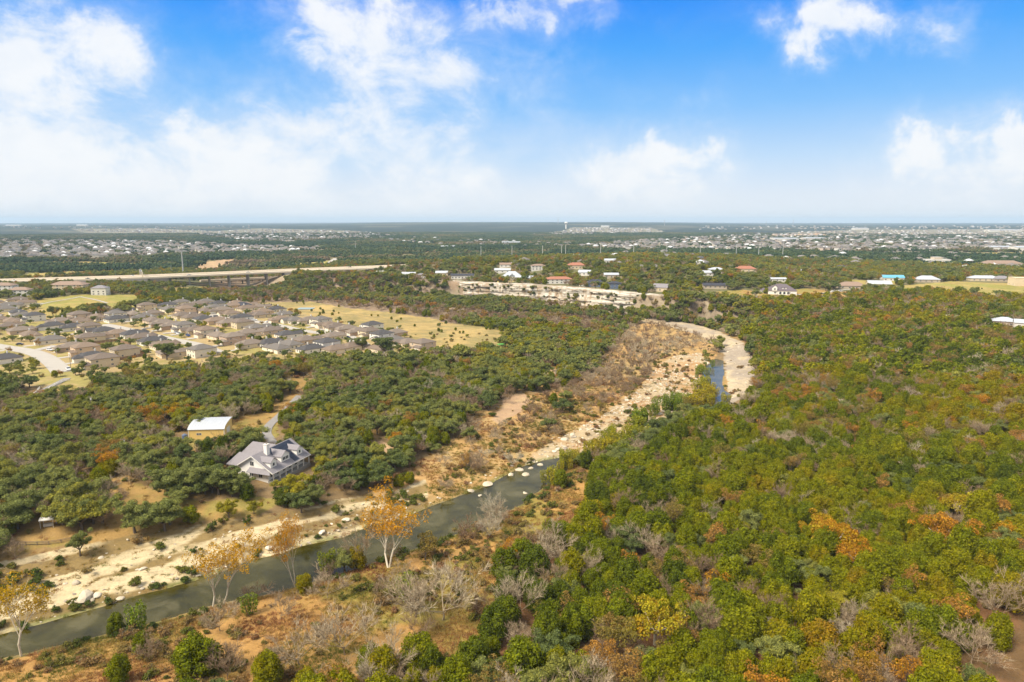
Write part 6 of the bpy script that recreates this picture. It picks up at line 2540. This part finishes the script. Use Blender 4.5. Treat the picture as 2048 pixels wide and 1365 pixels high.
# ---- far woodland in patches
X, Y = grid(27, 1330, 4700, 44, 0.5)
zn = zone_at(X, Y)
cov = fbm(X, Y, 260, 4, 131)
keep = (~np.isin(zn, (GOLD, DIRT, LAWN, PAVED))) & (prng.random(len(X)) < np.where(zn == FARSUB, 0.22, np.where(cov > 0.40, 0.97, 0.55))) & free(X, Y, 12.0)
X, Y, cov = X[keep], Y[keep], cov[keep]
n = len(X)
Z = ground_z(X, Y)
tt = np.clip(0.36 + (fbm(X, Y, 170, 3, 141) - .5) * 1.1 + prng.normal(size=n) * .12, 0, 1)
scatter('far_woodland', np.c_[X, Y, Z], np.c_[np.zeros((n, 2)), prng.uniform(0, 6.28, n)], prng.uniform(.75, 1.15, (n, 3)) * np.array([1, 1, .95]), prng.integers(0, 6, n), tt, [m[2] for m in SHAPES['far', 0]],
        'far dark woodland stretching to the horizon beyond the bluff', 'forest')

# ---- undergrowth and dry grass
X, Y = grid(2.5, 110, 560, 44)
zn = zone_at(X, Y)
pn = fbm(X, Y, 16, 3, 151)
den = {BANK: .30, FLOOD: .22, ROCK: .36, WOOD: .10, FOREST: .10, BOULD: .10, GRAVEL: .03, LAWN: .02, SLOPE: .25, DIRT: .06, FIELD: .05, SUBURB: .012}
pr = np.zeros(len(X))
for z, d in den.items():
    pr[zn == z] = d
pr *= np.clip((pn - 0.33) / 0.2, 0.1, 1.7)
keep = (prng.random(len(X)) < pr) & free(X, Y, 0.5)
X, Y, zn = X[keep], Y[keep], zn[keep]
Z = ground_z(X, Y)
n = len(X)
sc = prng.uniform(.5, 1.45, n) * np.where(zn == ROCK, 1.15, 1)
edge = edge_dist(X, Y, WATERS[0], True, 30)
tint = np.clip(np.where(edge < 5, .12, np.where(zn == ROCK, .22, .58)) + prng.normal(size=n) * .25, 0, 1)
u, v, d = project(X, Y, Z)
vis = (u > 0) & (u < W0) & (v < H0)
big = np.where(vis & np.isin(zn, (BANK, ROCK, FLOOD)), sc / d, 0)
chosen = np.zeros(n, bool)
chosen[np.argsort(-big)[:180]] = True
rows = [(i, u[i], v[i], 'green' if tint[i] < .3 else 'straw-coloured' if tint[i] < .6 else 'reddish-brown') for i in np.where(chosen)[0]]
labs = label_rows(rows, None, 'low shrub')
for i in np.where(chosen)[0]:
    m = SHAPES['shrub', 0][int(prng.integers(4))]
    o = mobj('low_shrub', m[1], None, tint[i])
    o.location = (X[i], Y[i], Z[i])
    o.rotation_euler = (0, 0, prng.uniform(0, 6.28))
    o.scale = [sc[i] * q for q in prng.uniform(.85, 1.2, 3)]
    tag(o, labs[i], 'shrub', 'low shrubs on the creek banks')
q = ~chosen
scatter('undergrowth', np.c_[X, Y, Z][q], np.c_[np.zeros((q.sum(), 2)), prng.uniform(0, 6.28, q.sum())], sc[q][:, None] * prng.uniform(.85, 1.2, (q.sum(), 3)), prng.integers(0, 4, q.sum()), tint[q],
        [m[2] for m in SHAPES['shrub', 0]], 'low brush scattered over banks, bar and wood floor', 'undergrowth')
X, Y = grid(1.05, 110, 430, 44)
zn = zone_at(X, Y)
pn = fbm(X, Y, 9, 3, 161)
pr = np.zeros(len(X))
for z, d in {BANK: .75, FLOOD: .55, ROCK: .13, LAWN: .12, BOULD: .08, WOOD: .06, FOREST: .05}.items():
    pr[zn == z] = d
pr *= np.clip((pn - 0.30) / 0.22, 0.05, 1.4)
keep = (prng.random(len(X)) < pr)
X, Y = X[keep], Y[keep]
ok = free(X, Y, -1.0)
X, Y = X[ok], Y[ok]
n = len(X)
Z = ground_z(X, Y)
tint = np.clip(.5 + (fbm(X, Y, 14, 3, 171) - .5) * 1.9 + prng.normal(size=n) * .15, 0, 1)
scatter('dry_grass', np.c_[X, Y, Z], np.c_[np.zeros((n, 2)), prng.uniform(0, 6.28, n)], prng.uniform(.6, 1.35, (n, 3)), prng.integers(0, 4, n), tint, [m[2] for m in SHAPES['tuft', 0]],
        'dry brown and russet grass covering the creek banks', 'grass')

# ---- brush clinging to the cliff
nj = 110
jj, ii = prng.integers(4, 30, nj), prng.integers(10, CLIFF_V.shape[1] - 10, nj)
cp = CLIFF_V[jj, ii]
scatter('cliff_brush', cp, np.c_[np.zeros((nj, 2)), prng.uniform(0, 6.28, nj)], prng.uniform(.8, 2.6, (nj, 1)) * prng.uniform(.85, 1.2, (nj, 3)), prng.integers(0, 3, nj), np.clip(prng.normal(.2, .2, nj), 0, 1),
        [m[2] for m in SHAPES['shrub', 1]], 'green and brown brush clinging to the pale cliff', 'undergrowth')

# ---- trees that stand out singly
def special(kind, name, u, v, h, tint, label, lean=(0, 0), wide=1.0, shape=None, cat='tree'):
    base = {'sycamore': 15.0, 'bare': 7.0, 'autumn': 7.0, 'oak': 7.0, 'cedar': 6.0, 'willow': 5.0}[kind]
    x, y, z = gp(u, v)
    z = max(z, 0.0)
    h = h * (1.3 if kind == 'willow' else 1)
    sh = SHAPES[kind, 0]
    m = sh[(shape if shape is not None else int(prng.integers(len(sh)))) % len(sh)]
    s = h / base
    t = place_plant(name, label, cat, None, m, (x, y, z), prng.uniform(0, 6.28), (s * wide, s * wide, s), tint)
    if lean != (0, 0):
        t.rotation_euler = (math.radians(lean[1]), math.radians(lean[0]), 0)
    return t


S = special
S('sycamore', 'sycamore_tree', 42, 1306, 19, .3, 'golden sycamore with pale trunk at the lower left edge by the creek', shape=0, wide=1.0)
S('sycamore', 'sycamore_tree', 425, 1212, 19, .6, 'golden sycamore with upright pale trunk, left of a leaning twin', shape=2, wide=.95)
S('sycamore', 'sycamore_tree', 446, 1206, 19, .6, 'golden sycamore leaning over the creek beside an upright twin', (20, 0), .85, 0)
S('sycamore', 'sycamore_tree', 590, 1170, 19, .9, 'slender orange sycamore with twin pale trunks at the water edge', shape=1, wide=.55)
S('sycamore', 'sycamore_tree', 778, 1135, 20, .85, 'broad orange sycamore with forked trunk on the near bank', shape=3, wide=1.15)
S('bare', 'leafless_tree', 735, 1130, 16, .6, 'thin leafless tree leaning left over the creek', (-16, 0), .5)
S('bare', 'leafless_tree', 992, 1040, 10, .9, 'small pale leafless tree leaning over the creek pool', (-15, 0), .75)
S('bare', 'leafless_tree', 885, 1240, 15, .72, 'big pale grey leafless tree on the near bank', (0, 0), 1.1, 0)
S('bare', 'leafless_tree', 832, 1236, 13, .6, 'broad leafless tree left of the big pale grey one', (0, 0), 1.05, 1)
S('bare', 'leafless_tree', 1042, 1235, 12, .7, 'pale leafless tree standing alone between green cedars', (0, 0), .85, 2)
S('bare', 'leafless_tree', 1100, 1130, 11, .7, 'whitish leafless tree with wide crown below the creek pool', (0, 0), 1.1, 3)
S('bare', 'leafless_tree', 1295, 1105, 11, .7, 'round leafless tree amid cedars right of centre', (0, 0), 1.0, 4)
S('bare', 'leafless_tree', 1990, 1240, 11.5, .5, 'tan leafless tree at the right edge', (0, 0), 1.0, 5)
S('bare', 'leafless_tree', 1945, 1330, 10, .5, 'tan leafless tree near the dirt path at lower right', (0, 0), 1.05, 0)
S('bare', 'leafless_tree', 600, 1330, 11, .6, 'leafless tree at the bottom edge left of centre', (0, 0), 1.1, 1)
S('bare', 'leafless_tree', 690, 1310, 12, .65, 'leafless tree near the bottom edge above the brown slope', (0, 0), 1.1, 2)
S('bare', 'leafless_tree', 760, 1375, 11, .7, 'pale leafless tree cut by the bottom edge', (0, 0), 1.0, 3)
S('bare', 'leafless_tree', 560, 1240, 9, .5, 'thin brown leafless tree on the near bank behind the slender sycamore', (0, 0), .8, 4)
S('bare', 'leafless_tree', 940, 935, 8, .6, 'leafless tree on the brown floodplain by the pool bend', (0, 0), 1.0)
S('bare', 'leafless_tree', 1098, 850, 8, .6, 'leafless tree on the brown floodplain beside the boulder bar', (0, 0), .9)
S('autumn', 'autumn_tree', 850, 1120, 9, .15, 'olive-brown tree beside the broad orange sycamore', (0, 0), 1.2)
S('cedar', 'cedar_tree', 1190, 1260, 8, .4, 'tall green cedar below the lone leafless tree', (0, 0), 1.0)
S('cedar', 'cedar_tree', 400, 1350, 9, .3, 'big green cedar on the near slope at lower left of the bottom edge', (0, 0), 1.2)
S('cedar', 'cedar_tree', 240, 1365, 6, .35, 'small green cedar at the bottom edge, leftmost cedar', (0, 0), 1.0)
S('oak', 'oak_tree', 330, 1062, 9, .35, 'big round oak on the lip of the rock bank', (0, 0), 1.0)
S('oak', 'oak_tree', 270, 1066, 9.5, .45, 'broad grey-green oak on the rock bank lip, left of its twin', (0, 0), 1.0)
S('oak', 'oak_tree', 458, 1036, 6, .95, 'round yellow-green tree on the lawn edge above the rock bank', (0, 0), .8)
S('oak', 'oak_tree', 508, 1028, 4.5, .9, 'small round yellow-green bush right of the round lawn tree', (0, 0), .8)
S('oak', 'oak_tree', 585, 1000, 9, .98, 'yellow-green tree in front of the creek house porch', (0, 0), .95)
S('oak', 'oak_tree', 648, 962, 9, .98, 'yellow-green tree at the right end of the creek house', (0, 0), .8)
S('oak', 'oak_tree', 160, 1110, 7, .4, 'oak growing out of the rock ledges at lower left', (0, 0), .7)
S('oak', 'oak_tree', 334, 720, 11, .15, 'big dark oak where the subdivision meets the wood', (0, 0), .9)
S('oak', 'oak_tree', 770, 712, 13, .02, 'big dark green oak covering the lower end of the golden field row', (0, 0), .95)
S('oak', 'oak_tree', 725, 700, 9, .25, 'oak between two houses above the biggest dark oak', (0, 0), .9)
S('oak', 'oak_tree', 250, 628, 9, .5, 'brownish oak at the corner of the green field', (0, 0), .9)
OAKS = [(165, 1060, 9, .8), (206, 1046, 8, .7), (128, 1050, 8.5, .6), (28, 1064, 9, .3), (58, 1036, 9, .35), (150, 1022, 8.5, .7), (200, 1006, 8, .5), (336, 992, 9, .35), (386, 988, 9, .4), (438, 990, 9, .3), (480, 992, 7.5, .35),
        (362, 962, 8, .3), (300, 950, 8.5, .4), (120, 985, 9, .5), (260, 935, 9, .35), (60, 990, 9, .2), (14, 1010, 9, .4)]
for rank, (u, v, h, ti) in enumerate(sorted(OAKS)):
    S('oak', 'oak_tree', u, v, h, ti, 'broad oak between the white canopy and the creek house, %s of these from left' % ORD[rank], wide=1.05)
WLIST = [(1232, 903, 7, .6), (1205, 910, 6, .8), (1180, 918, 5, .7), (1262, 888, 6, .5), (1283, 850, 7, .2), (1275, 866, 6, .4), (1330, 822, 7, .1), (1352, 820, 7, .1), (1375, 808, 5, .2), (1402, 808, 7, .6),
         (1418, 800, 7, .8), (1410, 775, 6, .5), (1422, 815, 6, .7), (1245, 905, 6, .3), (1290, 880, 5, .5), (1130, 935, 6, .5), (1105, 965, 5, .6), (1398, 748, 5, .2), (1425, 735, 4, .1), (1310, 858, 3, .1),
         (1150, 925, 4, .7), (1220, 885, 6, .4), (655, 1140, 5, .3), (815, 1200, 5, .2), (275, 1260, 6, .1), (500, 1230, 4, .1), (1180, 1000, 4, .6)]
WLIST += [(u + float(du), v + float(dv), h * float(q), min(1, max(0, ti + float(dt)))) for (u, v, h, ti) in WLIST if u > 1090
          for du, dv, q, dt in zip(prng.normal(size=3) * 11, prng.normal(size=3) * 7, prng.uniform(.55, .95, 3), prng.normal(size=3) * .15)]
wl = label_rows([(i, w[0], w[1], 'golden' if w[3] > .65 else 'yellow' if w[3] > .45 else 'yellow-green' if w[3] > .15 else 'bright green') for i, w in enumerate(WLIST)], None, 'upright willow shrub')
for i, (u, v, h, ti) in enumerate(WLIST):
    o = S('willow', 'willow_shrub', u, v, h, ti, wl[i], wide=(1.1, 1.5, 1.8)[i % 3], cat='shrub')
    o['group'] = 'willow shrubs along the creek'


def dense_autumn():
    rng = np.random.default_rng(404)
    out = []
    for s in range(2):
        f = Foliage()
        C, Rr = crown_clumps(rng, 'oak', 7.0)
        f.leaves(rng, C, Rr, 13, .29, 0, -.3, .8, core=False)
        tr = Foliage()
        tr.tubes([((0, 0, -.4), (.1, .1, 2.2), .3, .22)] + [((.1, .1, 2.0), (math.cos(k * 1.05) * 2.6, math.sin(k * 1.05) * 2.6, 4.3), .16, .07) for k in range(6)], 0, 7)
        out.append((tr.mesh('autumn_trunk', ('pale_bark',)), f.mesh('autumn_crown', ('autumn_leaf',)), None))
    return out


SHAPES['dense', 0] = dense_autumn()
for (u, v, h, ti, lab) in ((1668, 1110, 11, .85, 'bright orange tree standing out in the green forest'), (1712, 1140, 8.5, .82, 'smaller orange tree just below the bright orange one'), (1640, 1085, 8.5, .88, 'orange tree adjoining the bright orange one on its upper left'),
                           (1885, 1105, 11, .72, 'orange-brown tree with bare limbs showing, far right'), (1925, 1045, 10, .98, 'round golden-green tree above the orange-brown one, far right'),
                           (1610, 800, 8, .66, 'rust-orange tree right of the gravel bend'), (1560, 800, 7, .6, 'rust tree just right of the gravel bend tip'), (1310, 1290, 10.5, .98, 'golden-green tree near the bottom right of centre'),
                           (1250, 1140, 6, .7, 'small orange tree amid green cedars right of the pool'), (1200, 1350, 7, .62, 'rust-orange tree at the bottom edge, right of centre')):
    x, y, z = gp(u, v)
    s = h / 7
    place_plant('autumn_tree', lab, 'tree', None, SHAPES['dense', 0][int(prng.integers(2))], (x, y, z), prng.uniform(0, 6.28), (s, s, s), ti)

# ------------------------------------------------------------------ boulders
def boulder_mesh(seed):
    rng = np.random.default_rng(seed)
    bm = bmesh.new()
    bmesh.ops.create_icosphere(bm, subdivisions=2, radius=1.0)
    ax = [unit(rng.normal(size=3)) for _ in range(7)]
    cut = rng.uniform(.55, .9, 7)
    for v in bm.verts:
        p = np.array(v.co[:])
        for a, c in zip(ax, cut):
            e = p @ a - c
            if e > 0:
                p = p - a * e * .9
        p += rng.normal(size=3) * .03
        p[2] = max(p[2], -.35)
        v.co = p * np.array([1.2, .95, .52])
    me = bpy.data.meshes.new('boulder')
    bm.to_mesh(me)
    bm.free()
    me.materials.append(MATS['boulder_stone'])
    return me


BM = [boulder_mesh(600 + k) for k in range(8)]
sp_b = [(975, 968, 2.0, 'big white boulder standing at the water edge where grass meets the pool'), (1052, 948, 1.6, 'rounded boulder standing in the pool'), (1038, 938, 1.7, 'pale boulder at the pool head beside the slab rock'),
        (1022, 948, 1.3, 'pale boulder on the left shore of the pool head'), (1080, 928, 1.2, 'boulder lying off the tip of the pale slab'), (1062, 935, 1.1, 'boulder right of the pale one at the pool head'),
        (1050, 985, 1.0, 'flat stone just breaking the water in the pool'), (1092, 950, 1.1, 'low stone near the right side of the pool'), (170, 1195, 2.6, 'large pale rock on the lower left shore'), (150, 1205, 1.4, 'pale rock left of the largest lower left shore rock'),
        (240, 1195, 1.1, 'pale rock at the shore bend, lower left'), (1130, 880, 1.9, 'dark-sided boulder at the left rim of the boulder bar'), (1145, 870, 1.4, 'boulder next to the dark-sided one on the bar'), (960, 990, .9, 'small rock beside the big white shore boulder')]
for u, v, s, lab in sp_b:
    x, y, z = gp(u, v)
    o = mobj('boulder', BM[int(prng.integers(8))], None, prng.uniform(.3, .6))
    o.location = (x, y, max(z, -.15) + s * .12)
    o.rotation_euler = (0, 0, prng.uniform(0, 6.28))
    o.scale = (s, s * prng.uniform(.8, 1.1), s * prng.uniform(.8, 1.25))
    tag(o, lab, 'boulder')
X, Y = grid(1.25, 150, 560, 40, .5)
zn = zone_at(X, Y)
ew = np.minimum(edge_dist(X, Y, WATERS[0], True, 20), edge_dist(X, Y, WATERS[1], True, 20))
pn = fbm(X, Y, 12, 3, 181)
pr = np.where(zn == BOULD, .50 * np.clip((pn - .3) / .2, .15, 1.4), 0) + np.where(zn == ROCK, np.where(ew < 7, .22, .045), 0) + np.where((zn == FLOOD) & (ew < 6), .08, 0) + np.where(zn == FLOOD, .004, 0) + np.where(zn == GRAVEL, .09, 0)
keep = prng.random(len(X)) < pr
X, Y, zn = X[keep], Y[keep], zn[keep]
n = len(X)
Z = ground_z(X, Y)
sc = np.clip(prng.lognormal(-1.05, .50, n), .14, 1.5)
tint = np.clip(prng.normal(.48, .25, n), 0, 1)
u, v, d = project(X, Y, Z)
top = np.argsort(-sc / d * ((u > 0) & (u < W0)))[:230]
ch = np.zeros(n, bool)
ch[top] = True
labs = label_rows([(i, u[i], v[i], 'grey' if tint[i] < .4 else 'tan' if tint[i] < .7 else 'pale') for i in top], None, 'creek-bed boulder')
for i in top:
    o = mobj('boulder', BM[int(prng.integers(8))], None, tint[i])
    o.location = (X[i], Y[i], Z[i] + sc[i] * .1)
    o.rotation_euler = (prng.normal() * .15, prng.normal() * .15, prng.uniform(0, 6.28))
    o.scale = [sc[i] * q for q in prng.uniform(.75, 1.25, 3)]
    tag(o, labs[i], 'boulder', 'boulders of the creek bed')
q = ~ch
scatter('rubble', np.c_[X, Y, Z + sc * .08][q], np.c_[prng.normal(size=(q.sum(), 2)) * .2, prng.uniform(0, 6.28, q.sum())], sc[q][:, None] * prng.uniform(.75, 1.25, (q.sum(), 3)), prng.integers(0, 8, q.sum()), tint[q], BM,
        'pale limestone rubble strewn over the creek bed', 'rubble')

# ------------------------------------------------------------------ distant suburbs
def house_paint():
    m, t = nmat('distant_house')
    at = t.new('ShaderNodeAttribute', attribute_type='GEOMETRY', attribute_name='hcol')
    finish(t, principled(t, at.outputs['Color'], .85, 0, .2))


house_paint()


def far_houses():
    rng = np.random.default_rng(303)
    regs = [([(-60, 480), (160, 482), (330, 484), (480, 492), (640, 497), (650, 502), (540, 505), (380, 508), (250, 515), (120, 517), (-60, 516)], 900),
            ([(400, 466), (520, 459), (700, 463), (800, 472), (720, 477), (560, 484), (430, 477)], 420), ([(150, 460), (300, 458), (440, 463), (300, 467), (170, 465)], 130),
            ([(1060, 471), (1125, 464), (1145, 456), (1300, 457), (1330, 464), (1250, 468), (1140, 471)], 240),
            ([(1150, 494), (1250, 484), (1400, 475), (1500, 469), (1700, 462), (2100, 460), (2100, 500), (1900, 502), (1700, 503), (1500, 502), (1350, 500), (1200, 499)], 1500),
            ([(640, 478), (800, 474), (1000, 484), (1150, 490), (1150, 496), (900, 492)], 70), ([(1000, 505), (1700, 500), (2048, 515), (2048, 545), (1500, 548), (1000, 530)], 60),
            ([(-50, 452), (500, 452), (500, 456), (-50, 458)], 60), ([(1400, 453), (2100, 452), (2100, 458), (1400, 460)], 150)]
    Vv, Ff, Cc = [], [], []
    n = 0
    for pts, cnt in regs:
        a = np.array(pts, float)
        k = 0
        while k < cnt:
            us, vs2 = rng.uniform(a[:, 0].min(), a[:, 0].max(), 400), rng.uniform(a[:, 1].min(), a[:, 1].max(), 400)
            ok = inside(us, vs2, a)
            us, vs2 = us[ok], vs2[ok]
            x, y = px(us, vs2)
            # streets: houses cling to curved rows
            ph = (x * .8 + y * .6) / 52 + 1.4 * fbm(x, y, 420, 2, 7)
            ok = (np.abs((ph % 1) - .5) < .30) & (np.hypot(x, y) < 16000)
            x, y = x[ok], y[ok]
            z = ground_z(x, y) if len(x) else x
            for xx, yy, zz in zip(x, y, z):
                if k >= cnt:
                    break
                k += 1
                r = math.hypot(xx, yy)
                f = 0.9 + min(r, 9000) / 9000 * 0.3
                w, d, h, rise = rng.uniform(11, 17) * f, rng.uniform(9, 14) * f, rng.choice([3.6, 6.2, 6.6]) * f, rng.uniform(2.4, 3.6) * f
                ca = rng.choice([0.55, 0.55 + math.pi / 2]) + rng.normal() * .15
                c, s = math.cos(ca), math.sin(ca)
                lp = [(-w / 2, -d / 2, -1), (w / 2, -d / 2, -1), (w / 2, d / 2, -1), (-w / 2, d / 2, -1), (-w / 2, -d / 2, h), (w / 2, -d / 2, h), (w / 2, d / 2, h), (-w / 2, d / 2, h),
                      (-w / 2 - .5, -d / 2 - .5, h), (w / 2 + .5, -d / 2 - .5, h), (w / 2 + .5, d / 2 + .5, h), (-w / 2 - .5, d / 2 + .5, h), (-w / 2 + d * .35, 0, h + rise), (w / 2 - d * .35, 0, h + rise)]
                Vv += [(xx + p * c - q * s, yy + p * s + q * c, zz + e) for p, q, e in lp]
                wc = WALLS[rng.integers(8)] if rng.random() < .72 else (.66, .63, .58)
                rc = ROOFS[rng.integers(8)] if rng.random() < .9 else (.5, .5, .5)
                g_ = sum(rc) / 3
                rc = tuple(1.15 * (.45 * q + .55 * g_) for q in rc)
                gw = sum(wc) / 3
                wc = tuple(.80 * (.6 * q + .4 * gw) for q in wc)
                for fc, colr in (((0, 1, 5, 4), wc), ((1, 2, 6, 5), wc), ((2, 3, 7, 6), wc), ((3, 0, 4, 7), wc), ((8, 9, 13, 12), rc), ((10, 11, 12, 13), rc), ((9, 10, 13), rc), ((11, 8, 12), rc)):
                    Ff.append(tuple(n + i for i in fc))
                    Cc.append(colr)
                n += 14
    me = bpy.data.meshes.new('distant_houses')
    me.from_pydata(Vv, [], Ff)
    at = me.attributes.new('hcol', 'FLOAT_COLOR', 'FACE')
    at.data.foreach_set('color', np.c_[np.array(Cc), np.ones(len(Cc))].ravel().astype(np.float32))
    me.materials.append(MATS['distant_house'])
    o = mobj('distant_houses', me)
    o['kind'] = 'stuff'
    o['label'] = 'thousands of tiny suburban houses spread along the horizon'
    o['category'] = 'houses'


far_houses()
for (u, v, w, d, h, lab) in ((1568, 482, 95, 50, 9, 'long white warehouse in the right distance, left of its neighbour'), (1624, 481, 80, 50, 9, 'white warehouse right of the longest distant warehouse'), (2005, 464, 230, 60, 12, 'very long white warehouse near the right horizon'),
                             (1022, 489, 60, 30, 7, 'low white building in the distance left of centre ridge'), (896, 497, 40, 20, 6, 'lone white building in the far woods'), (1720, 460, 120, 50, 12, 'pale long building on the right skyline'),
                             (1210, 455, 70, 40, 12, 'white building atop the hillside suburb'), (1995, 500, 60, 30, 8, 'tan commercial building at the far right'), (2040, 503, 40, 30, 10, 'pale commercial building at the right edge'),
                             (165, 452, 110, 40, 12, 'bright white building on the left horizon'), (28, 452, 160, 40, 10, 'long pale building on the left horizon edge')):
    custom_house('far_warehouse', u, v, w, d, h, 4, 'white_paint', 'metal_roof', 'gable', lab, 'building', rise=h * .3, wins=0)

# ------------------------------------------------------------------ air
def haze():
    m = bpy.data.materials.new('haze')
    m.use_nodes = True
    t = NT(m.node_tree)
    v = t.new('ShaderNodeVolumePrincipled')
    v.inputs['Color'].default_value = (0.62, 0.82, 1.0, 1)
    v.inputs['Density'].default_value = 0.000058
    v.inputs['Anisotropy'].default_value = 0.0
    out = t.new('ShaderNodeOutputMaterial')
    t.l.new(v.outputs[0], out.inputs['Volume'])
    MATS['haze'] = m
    mb = MB()
    mb.box(-28500, 28500, -28500, 28500, -6, 230, 'haze')
    o = mb.build('haze')
    o['kind'] = 'stuff'
    o['label'] = 'pale blue haze lying over the distance'
    o['category'] = 'haze'


haze()
